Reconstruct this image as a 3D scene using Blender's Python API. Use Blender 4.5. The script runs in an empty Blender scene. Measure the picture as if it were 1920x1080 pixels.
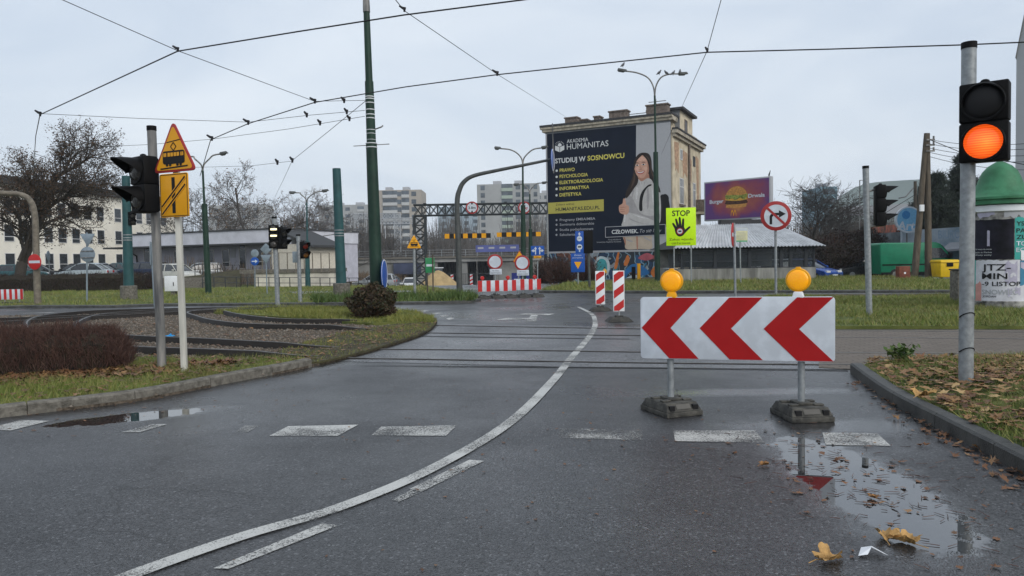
import bpy, bmesh, math, random
import numpy as np
from mathutils import Vector, Matrix
random.seed(7); rng = np.random.default_rng(7)
sc = bpy.context.scene
COL = sc.collection
# ---------------------------------------------------------------- camera
F = 1371.0; HC = 1.5
PITCH = math.atan(54/F); ROLL = math.radians(-1.0)
RM = Matrix.Rotation(math.pi/2-PITCH, 3, 'X') @ Matrix.Rotation(ROLL, 3, 'Z')
cam_d = bpy.data.cameras.new('camera'); cam = bpy.data.objects.new('camera', cam_d); COL.objects.link(cam)
cam_d.sensor_width = 36; cam_d.lens = 36*F/1920; cam_d.clip_end = 3000; cam_d.clip_start = .05
M4 = RM.to_4x4(); M4.translation = Vector((0,0,HC)); cam.matrix_world = M4
sc.camera = cam
# ---------------------------------------------------------------- world, sun, exposure
SUN_E, SUN_R = math.radians(34), math.radians(143)
w = bpy.data.worlds.new('World'); sc.world = w; w.use_nodes = True
sc.view_settings.view_transform = 'Standard'; sc.view_settings.look = 'None'
sc.view_settings.exposure = 0.36; sc.view_settings.gamma = 1
def nd(nt, t, ins=None, **props):
    n = nt.nodes.new(t)
    for k, v in props.items(): setattr(n, k, v)
    for k, v in (ins or {}).items():
        s = n.inputs[k]
        if isinstance(v, bpy.types.NodeSocket): nt.links.new(v, s)
        else: s.default_value = v
    return n
def mth(nt, op, a, b=0.0, clamp=False): return nd(nt, 'ShaderNodeMath', {0:a, 1:b}, operation=op, use_clamp=clamp).outputs[0]
def mix(nt, f, a, b, blend='MIX'):
    return nd(nt, 'ShaderNodeMix', {0:f, 6:a, 7:b}, data_type='RGBA', blend_type=blend).outputs[2]
def rng_map(nt, v, a, b, c, d):
    return nd(nt, 'ShaderNodeMapRange', {0:v, 1:a, 2:b, 3:c, 4:d}).outputs[0]
nt = w.node_tree; nt.nodes.clear()
sky = nd(nt, 'ShaderNodeTexSky', sky_type='NISHITA', sun_disc=False, sun_elevation=SUN_E, sun_rotation=SUN_R, air_density=1.5, dust_density=3)
tc = nd(nt, 'ShaderNodeTexCoord')
mp = nd(nt, 'ShaderNodeMapping', {0:tc.outputs['Generated'], 'Scale':(1,1,2.6)})
n1 = nd(nt, 'ShaderNodeTexNoise', {'Vector':mp.outputs[0], 'Scale':2.0, 'Detail':6, 'Roughness':.55, 'Distortion':.5})
cr = nd(nt, 'ShaderNodeValToRGB', {0:n1.outputs[0]})
cr.color_ramp.elements[0].position = .32; cr.color_ramp.elements[0].color = (4.75,5.5,6.6,1)
cr.color_ramp.elements[1].position = .68; cr.color_ramp.elements[1].color = (6.5,7.05,7.75,1)
skc = mix(nt, .9, sky.outputs[0], cr.outputs[0])
bg = nd(nt, 'ShaderNodeBackground', {'Color':skc, 'Strength':.1})
nd(nt, 'ShaderNodeOutputWorld', {0:bg.outputs[0]})
sl = bpy.data.lights.new('sun', 'SUN'); sl.energy = 1.4; sl.angle = math.radians(35); sl.color = (1,.96,.9)
so = bpy.data.objects.new('sun', sl); COL.objects.link(so)
so.rotation_euler = (math.pi/2-SUN_E, 0, math.radians(180)-SUN_R)
sc.cycles.max_bounces = 6; sc.cycles.transparent_max_bounces = 12; sc.cycles.volume_bounces = 1
sc.cycles.use_denoising = True
# ---------------------------------------------------------------- pixel helpers (photo pixel -> world)
def ray(px, py): return RM @ Vector(((px-960)/F, (540-py)/F, -1))
def at(px, py, Y): d = ray(px, py); return Vector((0,0,HC)) + d*(Y/d.y)
def G(px, py, z=0.0): d = ray(px, py); return Vector((0,0,HC)) + d*((z-HC)/d.z)
def sst(t): t = np.clip(t, 0, 1); return t*t*(3-2*t)
def h(x, y):
    x = np.asarray(x, float); y = np.asarray(y, float)
    wdw = sst((x+34)/12)*sst((13-x)/12)
    d = -2.7*sst((y-36)/80)*wdw
    up = .3*sst((y-50)/12)*sst((-16-x)/6)
    dr = -.32*sst((y-44.5)/3.5)*sst((x-13)/3)
    return d+up+dr
def hz(x, y): return float(h(x, y))
# ---------------------------------------------------------------- materials
def base_mat(name):
    m = bpy.data.materials.new(name); m.use_nodes = True
    nt = m.node_tree; nt.nodes.clear()
    b = nt.nodes.new('ShaderNodeBsdfPrincipled'); o = nt.nodes.new('ShaderNodeOutputMaterial'); nt.links.new(b.outputs[0], o.inputs[0])
    return m, nt, b
def c4(c): return (c[0], c[1], c[2], 1)
def mat(name, col, rough=.6, metal=0, var=.12, vs=6, bump=0, bs=60, col2=None, spec=.3, emit=0, streak=False, lo=.35, hi=.65):
    m, nt, b = base_mat(name)
    tc = nd(nt, 'ShaderNodeTexCoord')
    mp = nd(nt, 'ShaderNodeMapping', {0:tc.outputs['Object'], 'Scale':(1,1,.15) if streak else (1,1,1)})
    n = nd(nt, 'ShaderNodeTexNoise', {'Vector':mp.outputs[0], 'Scale':vs, 'Detail':5, 'Roughness':.6})
    a = c4([c*(1-var) for c in col]); d = c4(col2) if col2 else c4([min(1,c*(1+var)) for c in col])
    f = rng_map(nt, n.outputs[0], lo, hi, 0, 1)
    cc = mix(nt, f, a, d)
    nt.links.new(cc, b.inputs['Base Color'])
    r = rng_map(nt, n.outputs[0], .3, .7, max(0,rough-.08), min(1,rough+.08)); nt.links.new(r, b.inputs['Roughness'])
    b.inputs['Metallic'].default_value = metal; b.inputs['Specular IOR Level'].default_value = spec
    if emit:
        b.inputs['Emission Color'].default_value = c4(col); b.inputs['Emission Strength'].default_value = emit
    if bump:
        n2 = nd(nt, 'ShaderNodeTexNoise', {'Vector':tc.outputs['Object'], 'Scale':bs, 'Detail':4})
        bp = nd(nt, 'ShaderNodeBump', {'Strength':bump, 'Distance':.02, 'Height':n2.outputs[0]}); nt.links.new(bp.outputs[0], b.inputs['Normal'])
    return m
def island_mat(name, cols, rough=.7, spec=.3, patch=None, ps=.7):
    m, nt, b = base_mat(name)
    g = nd(nt, 'ShaderNodeNewGeometry')
    cr = nd(nt, 'ShaderNodeValToRGB', {0:g.outputs['Random Per Island']})
    el = cr.color_ramp.elements
    while len(el) < len(cols): el.new(.5)
    for i, c in enumerate(cols): el[i].position = i/(len(cols)-1); el[i].color = c4(c)
    oc = cr.outputs[0]
    if patch:
        P = nd(nt, 'ShaderNodeTexCoord').outputs['Object']
        for sc_, c, w_ in ((ps, patch, .5), (ps*3.1, (.07,.12,.02), .45)):
            n = nd(nt, 'ShaderNodeTexNoise', {'Vector':P, 'Scale':sc_, 'Detail':3}); oc = mix(nt, rng_map(nt, n.outputs[0], .48, .66, 0, w_), oc, c4(c))
    nt.links.new(oc, b.inputs['Base Color'])
    b.inputs['Roughness'].default_value = rough; b.inputs['Specular IOR Level'].default_value = spec
    return m
M = {}
M['green'] = mat('green_pole_paint', (.009,.034,.022), .55, var=.25, vs=3, col2=(.016,.045,.029), bump=.05, bs=40)
M['teal'] = mat('teal_pole_paint', (.022,.075,.08), .55, var=.2, vs=3, bump=.05, bs=40)
M['galv'] = mat('galvanised_steel', (.27,.29,.30), .5, .35, var=.22, vs=14, bump=.05, bs=90)
M['galv_dark'] = mat('weathered_steel', (.15,.155,.16), .55, .3, var=.4, vs=9, streak=True, col2=(.30,.29,.27))
M['mastgrey'] = mat('grey_mast_paint', (.075,.08,.078), .55, .2, var=.25, vs=6)
M['rustmast'] = mat('grey_brown_post', (.16,.14,.11), .7, 0, var=.3, vs=8)
M['black'] = mat('black_plastic', (.005,.005,.0055), .6, var=.2, spec=.12)
M['blackrub'] = mat('dark_rubber', (.035,.036,.035), .75, var=.35, vs=14, bump=.3, bs=50, col2=(.07,.068,.06))
M['rubbergrey'] = mat('dirty_grey_rubber', (.045,.045,.041), .75, var=.4, vs=12, bump=.4, bs=60, col2=(.09,.086,.075))
M['white'] = mat('white_paint', (.72,.74,.76), .45, var=.05)
M['signwhite'] = mat('reflective_white', (.56,.61,.67), .35, var=.12, vs=5, lo=.45, hi=.75)
M['red'] = mat('reflective_red', (.36,.014,.014), .38, var=.08)
M['brightred'] = mat('bright_red', (.45,.02,.02), .4, var=.08)
M['darkred'] = mat('sign_rim_red', (.33,.03,.03), .4, var=.1)
M['yellow'] = mat('sign_yellow', (.72,.33,.008), .38, var=.06, vs=4)
M['blue'] = mat('sign_blue', (.012,.08,.36), .4, var=.08)
M['neon'] = mat('neon_yellow_green', (.55,.86,.008), .4, var=.03)
M['ink'] = mat('black_print', (.01,.01,.011), .6, var=.1, spec=.25)
M['lens_off'] = mat('dark_signal_lens', (.045,.042,.038), .25, var=.3, vs=30)
M['lens_red'] = mat('dark_red_lens', (.16,.02,.012), .25, var=.3, vs=30)
M['lens_amber'] = mat('dark_amber_lens', (.17,.07,.012), .25, var=.3, vs=30)
M['backgrey'] = mat('bare_sign_back', (.23,.28,.32), .45, .3, var=.15)
M['concrete'] = mat('kerb_concrete', (.13,.12,.1), .85, var=.3, vs=14, bump=.9, bs=110, col2=(.22,.205,.175))
M['concrete_wet'] = mat('damp_dark_concrete', (.05,.052,.05), .55, var=.3, vs=5, bump=.4, bs=70, col2=(.085,.085,.08))
M['wire'] = mat('black_wire', (.02,.02,.022), .5, .2)
M['steel'] = mat('worn_rail_steel', (.15,.145,.14), .45, .7, var=.35, vs=3)
M['railside'] = mat('rusty_rail_side', (.016,.013,.011), .7, .1, var=.3, vs=6)
M['groove'] = mat('groove_dirt', (.012,.012,.012), .6)
M['bark'] = mat('dark_bark', (.045,.038,.032), .9, var=.35, vs=20, bump=.4, bs=40)
M['bark2'] = mat('grey_bark', (.075,.068,.062), .9, var=.3, vs=20)
M['wood'] = mat('weathered_pole_wood', (.10,.082,.062), .85, var=.35, vs=12, streak=True, bump=.3, bs=60)
M['glass'] = mat('dark_window_glass', (.03,.036,.042), .12, var=.4, vs=1.2, spec=.7)
M['carglass'] = mat('tinted_car_glass', (.018,.022,.026), .08, var=.2, spec=.8)
M['tyre'] = mat('tyre_rubber', (.018,.018,.018), .8)
M['rim'] = mat('alloy_rim', (.35,.36,.37), .35, .7)
M['headlight'] = mat('headlight_glass', (.6,.62,.62), .15)
M['taillight'] = mat('tail_lamp_red', (.4,.02,.02), .2)
M['brownrail'] = mat('dark_railing_paint', (.04,.045,.05), .6)
# ---------------------------------------------------------------- mesh building
def link(name, me, m, parent=None):
    o = bpy.data.objects.new(name, me); COL.objects.link(o)
    if m is not None: me.materials.append(m)
    if parent is not None: o.parent = parent
    return o
class MB:
    def __init__(s, X=None): s.v = []; s.f = []; s.M = X or Matrix.Identity(4)
    def add(s, vs, fs):
        b = len(s.v); s.v += [tuple(s.M @ Vector(v)) for v in vs]; s.f += [[i+b for i in f] for f in fs]; return s
    def box(s, x0, x1, y0, y1, z0, z1):
        return s.add([(x0,y0,z0),(x1,y0,z0),(x1,y1,z0),(x0,y1,z0),(x0,y0,z1),(x1,y0,z1),(x1,y1,z1),(x0,y1,z1)],
                     [(3,2,1,0),(4,5,6,7),(0,1,5,4),(1,2,6,5),(2,3,7,6),(3,0,4,7)])
    def frustum(s, a, b, z0, z1):
        (x0,x1,y0,y1), (u0,u1,w0,w1) = a, b
        return s.add([(x0,y0,z0),(x1,y0,z0),(x1,y1,z0),(x0,y1,z0),(u0,w0,z1),(u1,w0,z1),(u1,w1,z1),(u0,w1,z1)],
                     [(3,2,1,0),(4,5,6,7),(0,1,5,4),(1,2,6,5),(2,3,7,6),(3,0,4,7)])
    def tube(s, pts, r, n=10):
        pts = [Vector(p) for p in pts]; R = r if isinstance(r, (list, tuple)) else [r]*len(pts)
        vs = []; up = None
        for i, p in enumerate(pts):
            t = (pts[min(i+1,len(pts)-1)]-pts[max(i-1,0)]).normalized()
            if up is None: up = Vector((1,0,0)) if abs(t.x) < .9 else Vector((0,1,0))
            a = (up - t*up.dot(t)).normalized(); b = t.cross(a); up = a
            vs += [p + (a*math.cos(2*math.pi*k/n)+b*math.sin(2*math.pi*k/n))*R[i] for k in range(n)]
        fs = [(i*n+k, i*n+(k+1)%n, (i+1)*n+(k+1)%n, (i+1)*n+k) for i in range(len(pts)-1) for k in range(n)]
        fs += [tuple(reversed(range(n))), tuple(range((len(pts)-1)*n, len(pts)*n))]
        return s.add(vs, fs)
    def lathe(s, prof, n=24, c=(0,0,0)):
        vs = [(c[0]+r*math.cos(2*math.pi*k/n), c[1]+r*math.sin(2*math.pi*k/n), c[2]+z) for r, z in prof for k in range(n)]
        fs = [(i*n+k, i*n+(k+1)%n, (i+1)*n+(k+1)%n, (i+1)*n+k) for i in range(len(prof)-1) for k in range(n)]
        fs += [tuple(reversed(range(n))), tuple(range((len(prof)-1)*n, len(prof)*n))]
        return s.add(vs, fs)
    def prism(s, poly, y0, y1):           # polygon in x,z pushed along y
        n = len(poly)
        vs = [(x,y0,z) for x,z in poly]+[(x,y1,z) for x,z in poly]
        return s.add(vs, [tuple(range(n)), tuple(reversed(range(n,2*n)))]+[(i,n+i,n+(i+1)%n,(i+1)%n) for i in range(n)])
    def prismz(s, poly, z0, z1):
        n = len(poly)
        vs = [(p[0],p[1],z0) for p in poly]+[(p[0],p[1],z1) for p in poly]
        return s.add(vs, [tuple(reversed(range(n))), tuple(range(n,2*n))]+[(i,(i+1)%n,n+(i+1)%n,n+i) for i in range(n)])
    def face(s, poly, y): return s.add([(x,y,z) for x,z in poly], [tuple(range(len(poly)))])
    def ring(s, cx, cz, r0, r1, y0, y1, n=40, a0=0, a1=2*math.pi, ex=1):
        full = abs(a1-a0-2*math.pi) < 1e-6; k = n if full else n+1
        A = [a0+(a1-a0)*i/n for i in range(k)]
        vs = [(cx+r*math.cos(a)*ex, y, cz+r*math.sin(a)) for y in (y0,y1) for r in (r0,r1) for a in A]
        fs = []
        for i in range(n):
            j = (i+1) % k
            fs += [(i,j,k+j,k+i), (2*k+i,3*k+i,3*k+j,2*k+j), (i,2*k+i,2*k+j,j), (k+i,k+j,3*k+j,3*k+i)]
        return s.add(vs, fs)
    def profile(s, pts, hw):               # side outline x,z with a half width that depends on z
        n = len(pts)
        vs = [(x,-hw(x,z),z) for x,z in pts]+[(x,hw(x,z),z) for x,z in pts]
        return s.add(vs, [tuple(range(n)), tuple(reversed(range(n,2*n)))]+[(i,n+i,n+(i+1)%n,(i+1)%n) for i in range(n)])
    def build(s, name, m, parent=None, smooth=40, bevel=0, seg=2):
        bm = bmesh.new(); vv = [bm.verts.new(v) for v in s.v]
        for f in s.f:
            try: bm.faces.new([vv[i] for i in f])
            except ValueError: pass
        bmesh.ops.recalc_face_normals(bm, faces=bm.faces)
        if bevel:
            ed = [e for e in bm.edges if len(e.link_faces) == 2 and e.calc_face_angle(0) > .5]
            bmesh.ops.bevel(bm, geom=ed, offset=bevel, segments=seg, profile=.5, affect='EDGES', clamp_overlap=True)
        me = bpy.data.meshes.new(name); bm.to_mesh(me); bm.free()
        if smooth:
            me.polygons.foreach_set('use_smooth', [True]*len(me.polygons)); me.set_sharp_from_angle(angle=math.radians(smooth))
        return link(name, me, m, parent)
def npmesh(name, V, Fc, m, parent=None, smooth=False):
    V = np.asarray(V, np.float32); Fc = np.asarray(Fc, np.int32); k = Fc.shape[1]
    me = bpy.data.meshes.new(name); me.vertices.add(len(V)); me.vertices.foreach_set('co', V.ravel())
    me.loops.add(Fc.size); me.loops.foreach_set('vertex_index', Fc.ravel())
    me.polygons.add(len(Fc)); me.polygons.foreach_set('loop_start', np.arange(0, Fc.size, k, dtype=np.int32))
    me.update(calc_edges=True)
    if smooth: me.polygons.foreach_set('use_smooth', [True]*len(Fc))
    return link(name, me, m, parent)
def circ(cx, cz, r, n=40, ex=1): return [(cx+r*ex*math.cos(2*math.pi*i/n), cz+r*math.sin(2*math.pi*i/n)) for i in range(n)]
def rrect(x0, x1, z0, z1, r, n=5):
    P = []
    for cx, cz, a in ((x1-r,z0+r,-90),(x1-r,z1-r,0),(x0+r,z1-r,90),(x0+r,z0+r,180)):
        for i in range(n+1): t = math.radians(a+90*i/n); P.append((cx+r*math.cos(t), cz+r*math.sin(t)))
    return P
def rpoly(pts, r, n=5):
    P = []; k = len(pts)
    for i in range(k):
        p = Vector(pts[i]); a = (Vector(pts[i-1])-p).normalized(); b = (Vector(pts[(i+1)%k])-p).normalized()
        for j in range(n+1):
            t = j/n; q0 = p+a*r; q1 = p+b*r
            q = q0*(1-t)**2+p*2*t*(1-t)+q1*t*t; P.append((q.x,q.y))
    return P
def cr(pts, n=8, closed=False):            # Catmull-Rom through points
    P = [Vector(p) for p in pts]; out = []; k = len(P)
    rngk = range(k if closed else k-1)
    for i in rngk:
        if closed: p0,p1,p2,p3 = P[i-1],P[i],P[(i+1)%k],P[(i+2)%k]
        else: p0,p1,p2,p3 = P[max(i-1,0)],P[i],P[i+1],P[min(i+2,k-1)]
        for j in range(n):
            t = j/n
            out.append(.5*((2*p1)+(p2-p0)*t+(2*p0-5*p1+4*p2-p3)*t*t+(3*p1-p0-3*p2+p3)*t**3))
    if not closed: out.append(P[-1])
    return out
def tag(o, label=None, cat=None, group=None, kind=None):
    if label: o['label'] = label
    if cat: o['category'] = cat
    if group: o['group'] = group
    if kind: o['kind'] = kind
    return o
def thing(name, label, cat, loc=(0,0,0), rz=0, group=None):
    o = bpy.data.objects.new(name, None); COL.objects.link(o); o.empty_display_size = .2
    o.location = loc; o.rotation_euler = (0,0,rz); return tag(o, label, cat, group)
def copy_tree(o, parent=None):
    c = o.copy(); COL.objects.link(c)
    if parent is not None: c.parent = parent
    for ch in list(o.children): copy_tree(ch, c)
    return c
def text(parent, s, x, z, hgt, m, y=-.012, bold=0, align='LEFT', width=None, name='lettering', shear=0, bend=None, space=1):
    cu = bpy.data.curves.new('t', 'FONT'); cu.body = s; cu.size = hgt/.73; cu.offset = bold*hgt; cu.shear = shear; cu.space_character = space
    cu.resolution_u = 3
    to = bpy.data.objects.new('t', cu); COL.objects.link(to)
    me = bpy.data.meshes.new_from_object(to); bpy.data.objects.remove(to); bpy.data.curves.remove(cu)
    n = len(me.vertices); a = np.empty(n*3, np.float32); me.vertices.foreach_get('co', a); a = a.reshape(-1,3)
    x0, x1 = a[:,0].min(), a[:,0].max()
    k = 1 if width is None else width/(x1-x0)
    off = {'LEFT':0, 'CENTER':-(x1-x0)*k/2, 'RIGHT':-(x1-x0)*k}[align]
    X = (a[:,0]-x0)*k+off+x; Z = a[:,1]+z
    if bend: r, t0 = bend; out = np.stack([r*np.sin(X/r+t0), -r*np.cos(X/r+t0), Z], 1)
    else: out = np.stack([X, np.full(n, y), Z], 1)
    me.vertices.foreach_set('co', out.astype(np.float32).ravel()); me.update()
    return link(name, me, m, parent)
def inpoly(P, poly):
    x, y = P[:,0], P[:,1]; r = np.zeros(len(P), bool); n = len(poly)
    for i in range(n):
        x0,y0 = poly[i][0],poly[i][1]; x1,y1 = poly[(i+1)%n][0],poly[(i+1)%n][1]
        if y0 == y1: continue
        c = ((y0 > y) != (y1 > y)) & (x < (x1-x0)*(y-y0)/(y1-y0)+x0); r ^= c
    return r
def scatter(poly, n):
    a = np.array([(p[0],p[1]) for p in poly]); lo, hi = a.min(0), a.max(0); out = []; t = 0
    while t < n:
        P = rng.uniform(lo, hi, (n*2,2)); P = P[inpoly(P, a)]; out.append(P); t += len(P)
        if len(P) == 0: break
    return np.concatenate(out)[:n]
# ---------------------------------------------------------------- ground, roads, islands
def sheet(name, poly, dz, m, cell=None, skirt=0, kind='structure', parent=None, follow=True, z=None):
    bm = bmesh.new(); f = bm.faces.new([bm.verts.new((p[0],p[1],0)) for p in poly])
    if f.normal.z < 0: f.normal_flip()
    bm.normal_update()
    if bm.faces[:][0].normal.z < 0: bmesh.ops.reverse_faces(bm, faces=bm.faces[:])
    if cell:
        xs = [p[0] for p in poly]; ys = [p[1] for p in poly]
        for ax, lo, hi in ((0,min(xs),max(xs)), (1,min(ys),max(ys))):
            t = math.ceil(lo/cell)*cell
            while t < hi:
                co = [0,0,0]; no = [0,0,0]; co[ax] = t; no[ax] = 1
                bmesh.ops.bisect_plane(bm, geom=bm.verts[:]+bm.edges[:]+bm.faces[:], plane_co=co, plane_no=no); t += cell
    bmesh.ops.triangulate(bm, faces=[f for f in bm.faces if len(f.verts) > 4])
    for v in bm.verts: v.co.z = dz+hz(v.co.x, v.co.y)
    if skirt:
        be = [e for e in bm.edges if e.is_boundary]
        r = bmesh.ops.extrude_edge_only(bm, edges=be)
        for v in [g for g in r['geom'] if isinstance(g, bmesh.types.BMVert)]: v.co.z -= skirt
    me = bpy.data.meshes.new(name); bm.to_mesh(me); bm.free()
    o = link(name, me, m, parent)
    if kind: o['kind'] = kind
    return o
def px(L, z=0.0): return [G(a, b, z).xy for a, b in L]
# asphalt
def asphalt(name, base=.05, light=1.0, puddles=True):
    m, nt, b = base_mat(name)
    tc = nd(nt, 'ShaderNodeTexCoord'); P = tc.outputs['Object']
    vo = nd(nt, 'ShaderNodeTexVoronoi', {'Vector':P, 'Scale':85}, feature='F1')
    stone = rng_map(nt, nd(nt, 'ShaderNodeSeparateColor', {0:vo.outputs['Color']}).outputs[0], 0, 1, .25, 1.8)
    bright = mth(nt, 'GREATER_THAN', nd(nt, 'ShaderNodeSeparateColor', {0:vo.outputs['Color']}).outputs[1], .96)
    patch = nd(nt, 'ShaderNodeTexNoise', {'Vector':P, 'Scale':.55, 'Detail':5, 'Roughness':.6})
    fine = nd(nt, 'ShaderNodeTexNoise', {'Vector':P, 'Scale':6, 'Detail':6, 'Roughness':.7})
    k = mth(nt, 'MULTIPLY', stone, rng_map(nt, patch.outputs[0], .3, .7, .62, 1.45))
    k = mth(nt, 'MULTIPLY', k, rng_map(nt, fine.outputs[0], .3, .7, .8, 1.2))
    k = mth(nt, 'ADD', k, mth(nt, 'MULTIPLY', bright, 2.4))
    col = nd(nt, 'ShaderNodeVectorMath', {0:(base*.98*light, base*light, base*1.05*light), 'Scale':k}, operation='SCALE').outputs[0]
    # cracks
    cv = nd(nt, 'ShaderNodeTexVoronoi', {'Vector':nd(nt,'ShaderNodeVectorMath',{0:P,1:nd(nt,'ShaderNodeVectorMath',{0:nd(nt,'ShaderNodeTexNoise',{'Vector':P,'Scale':1.3,'Detail':6}).outputs['Color'],'Scale':.9},operation='SCALE').outputs[0]},operation='ADD').outputs[0], 'Scale':.32}, feature='DISTANCE_TO_EDGE')
    crack = mth(nt, 'LESS_THAN', cv.outputs['Distance'], .0035)
    crack = mth(nt, 'MULTIPLY', crack, mth(nt, 'GREATER_THAN', patch.outputs[0], .5))
    col = mix(nt, mth(nt, 'MULTIPLY', crack, .75), col, (.012,.012,.012,1))
    wet = nd(nt, 'ShaderNodeTexNoise', {'Vector':P, 'Scale':.35, 'Detail':4, 'Roughness':.55})
    rough = rng_map(nt, wet.outputs[0], .36, .66, .50, .19)
    bst = 0.5
    if puddles:
        def ell(c, rx, ry, ang, amp, sc_):
            d = nd(nt, 'ShaderNodeMapping', {0:P, 'Location':(-c[0],-c[1],0)}, vector_type='POINT').outputs[0]
            d = nd(nt, 'ShaderNodeVectorRotate', {'Vector':d, 'Angle':-ang}, rotation_type='Z_AXIS').outputs[0]
            d = nd(nt, 'ShaderNodeVectorMath', {0:d, 1:(1/rx,1/ry,0)}, operation='MULTIPLY').outputs[0]
            l = nd(nt, 'ShaderNodeVectorMath', {0:d}, operation='LENGTH').outputs['Value']
            nz = nd(nt, 'ShaderNodeTexNoise', {'Vector':P, 'Scale':sc_, 'Detail':5, 'Roughness':.6}).outputs[0]
            return mth(nt, 'ADD', l, mth(nt, 'MULTIPLY', mth(nt, 'SUBTRACT', nz, .5), amp))
        a = G(240,783); c = G(1612,905); s1 = G(350,722); s2 = G(1590,810)
        e1 = ell(a, .74, .24, math.radians(28), 1.1, 5); e2 = ell(c, .37, 1.25, math.radians(-3), .9, 5)
        e3 = ell(s1, 2.6, .42, math.radians(48), .9, 2.5); e4 = ell(G(1420,735), 1.5, .22, 0, 1.0, 3); e5 = ell(G(1560,800),1.0,.35,0,.9,4)
        pud = mth(nt, 'MINIMUM', e1, e2)
        pm = rng_map(nt, pud, .88, 1.0, 1, 0)
        soft = mth(nt, 'MINIMUM', mth(nt, 'MINIMUM', e3, mth(nt,'MINIMUM',e4,e5)), mth(nt, 'SUBTRACT', pud, .35))
        sm = rng_map(nt, soft, .55, 1.15, 1, 0)
        rough = mth(nt, 'ADD', mth(nt, 'MULTIPLY', rough, mth(nt, 'SUBTRACT', 1, mth(nt, 'MULTIPLY', sm, .62))), 0)
        rough = mth(nt, 'MULTIPLY', rough, mth(nt, 'SUBTRACT', 1, mth(nt, 'MULTIPLY', pm, .96)))
        col = mix(nt, mth(nt, 'MULTIPLY', sm, .35), col, (.02,.02,.021,1))
        col = mix(nt, mth(nt, 'MULTIPLY', pm, .6), col, (.018,.017,.015,1))
        bs = mth(nt, 'MULTIPLY', mth(nt, 'SUBTRACT', 1, mth(nt, 'MULTIPLY', sm, .55)), mth(nt, 'SUBTRACT', bst, mth(nt, 'MULTIPLY', pm, bst)))
    else: bs = bst
    hgt = mth(nt, 'ADD', mth(nt, 'MULTIPLY', vo.outputs['Distance'], -1), mth(nt, 'MULTIPLY', fine.outputs[0], .5))
    bp = nd(nt, 'ShaderNodeBump', {'Strength':bs, 'Distance':.0045, 'Height':hgt})
    b.inputs['Specular IOR Level'].default_value = .48
    if puddles: nt.links.new(mth(nt, 'ADD', 1.5, mth(nt, 'ADD', mth(nt, 'MULTIPLY', pm, .9), mth(nt, 'MULTIPLY', sm, .2))), b.inputs['IOR'])
    nt.links.new(col, b.inputs['Base Color']); nt.links.new(rough, b.inputs['Roughness']); nt.links.new(bp.outputs[0], b.inputs['Normal'])
    return m
M['asphalt'] = asphalt('wet_asphalt', .03)
M['crossing'] = asphalt('crossing_asphalt', .05, 1.7, False)
def paint(name, wear):
    m, nt, b = base_mat(name)
    tc = nd(nt, 'ShaderNodeTexCoord'); P = tc.outputs['Object']
    n = nd(nt, 'ShaderNodeTexNoise', {'Vector':P, 'Scale':75, 'Detail':5, 'Roughness':.8}); n2 = nd(nt, 'ShaderNodeTexNoise', {'Vector':P, 'Scale':1.7, 'Detail':4})
    v = mth(nt, 'ADD', mth(nt, 'MULTIPLY', n.outputs[0], .6), mth(nt, 'MULTIPLY', n2.outputs[0], .4))
    f = rng_map(nt, v, wear-.04, wear+.06, 0, 1)
    nt.links.new(mix(nt, f, (.05,.05,.052,1), mix(nt, n2.outputs[0], (.33,.33,.31,1), (.56,.56,.53,1))), b.inputs['Base Color'])
    b.inputs['Roughness'].default_value = .5
    tr = nd(nt, 'ShaderNodeBsdfTransparent'); mx = nd(nt, 'ShaderNodeMixShader', {0:f, 1:tr.outputs[0], 2:b.outputs[0]})
    out = [x for x in nt.nodes if x.type == 'OUTPUT_MATERIAL'][0]; nt.links.new(mx.outputs[0], out.inputs[0])
    bp = nd(nt, 'ShaderNodeBump', {'Strength':.4, 'Distance':.004, 'Height':n.outputs[0]}); nt.links.new(bp.outputs[0], b.inputs['Normal'])
    return m
M['paint'] = paint('road_paint', .445); M['paint_worn'] = paint('worn_road_paint', .47); M['paint_faint'] = paint('faint_road_paint', .505)
M['gravel_bed'] = mat('ballast_bed', (.075,.058,.042), .95, var=.5, vs=22, bump=1, bs=35, col2=(.13,.105,.08))
M['dirt'] = mat('damp_soil', (.05,.04,.026), .95, var=.4, vs=3, bump=.8, bs=25, col2=(.075,.07,.032))
M['soil_grass'] = mat('short_turf', (.075,.11,.022), .95, var=.35, vs=1.2, bump=.8, bs=30, col2=(.14,.15,.04))
M['far_ground'] = mat('scrubby_ground', (.075,.07,.035), .95, var=.35, vs=.5, col2=(.10,.085,.055))
M['paver'] = None
def paver():
    m, nt, b = base_mat('worn_track_slabs')
    b.inputs['Specular IOR Level'].default_value = .25
    tc = nd(nt, 'ShaderNodeTexCoord'); P = nd(nt,'ShaderNodeVectorRotate',{'Vector':tc.outputs['Object'],'Angle':math.radians(9)},rotation_type='Z_AXIS').outputs[0]
    br = nd(nt, 'ShaderNodeTexBrick', {'Vector':P, 'Color1':(.13,.108,.086,1), 'Color2':(.18,.152,.125,1), 'Mortar':(.07,.06,.052,1), 'Scale':1, 'Mortar Size':.012, 'Brick Width':.22, 'Row Height':.12})
    n = nd(nt, 'ShaderNodeTexNoise', {'Vector':P, 'Scale':1.2, 'Detail':6})
    c = mix(nt, rng_map(nt, n.outputs[0], .35, .65, 0, .6), br.outputs[0], (.12,.10,.082,1))
    nt.links.new(c, b.inputs['Base Color']); b.inputs['Roughness'].default_value = .7
    bp = nd(nt, 'ShaderNodeBump', {'Strength':.5, 'Distance':.01, 'Height':br.outputs['Fac']}, invert=True); nt.links.new(bp.outputs[0], b.inputs['Normal'])
    return m
M['paver'] = paver()
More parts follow.
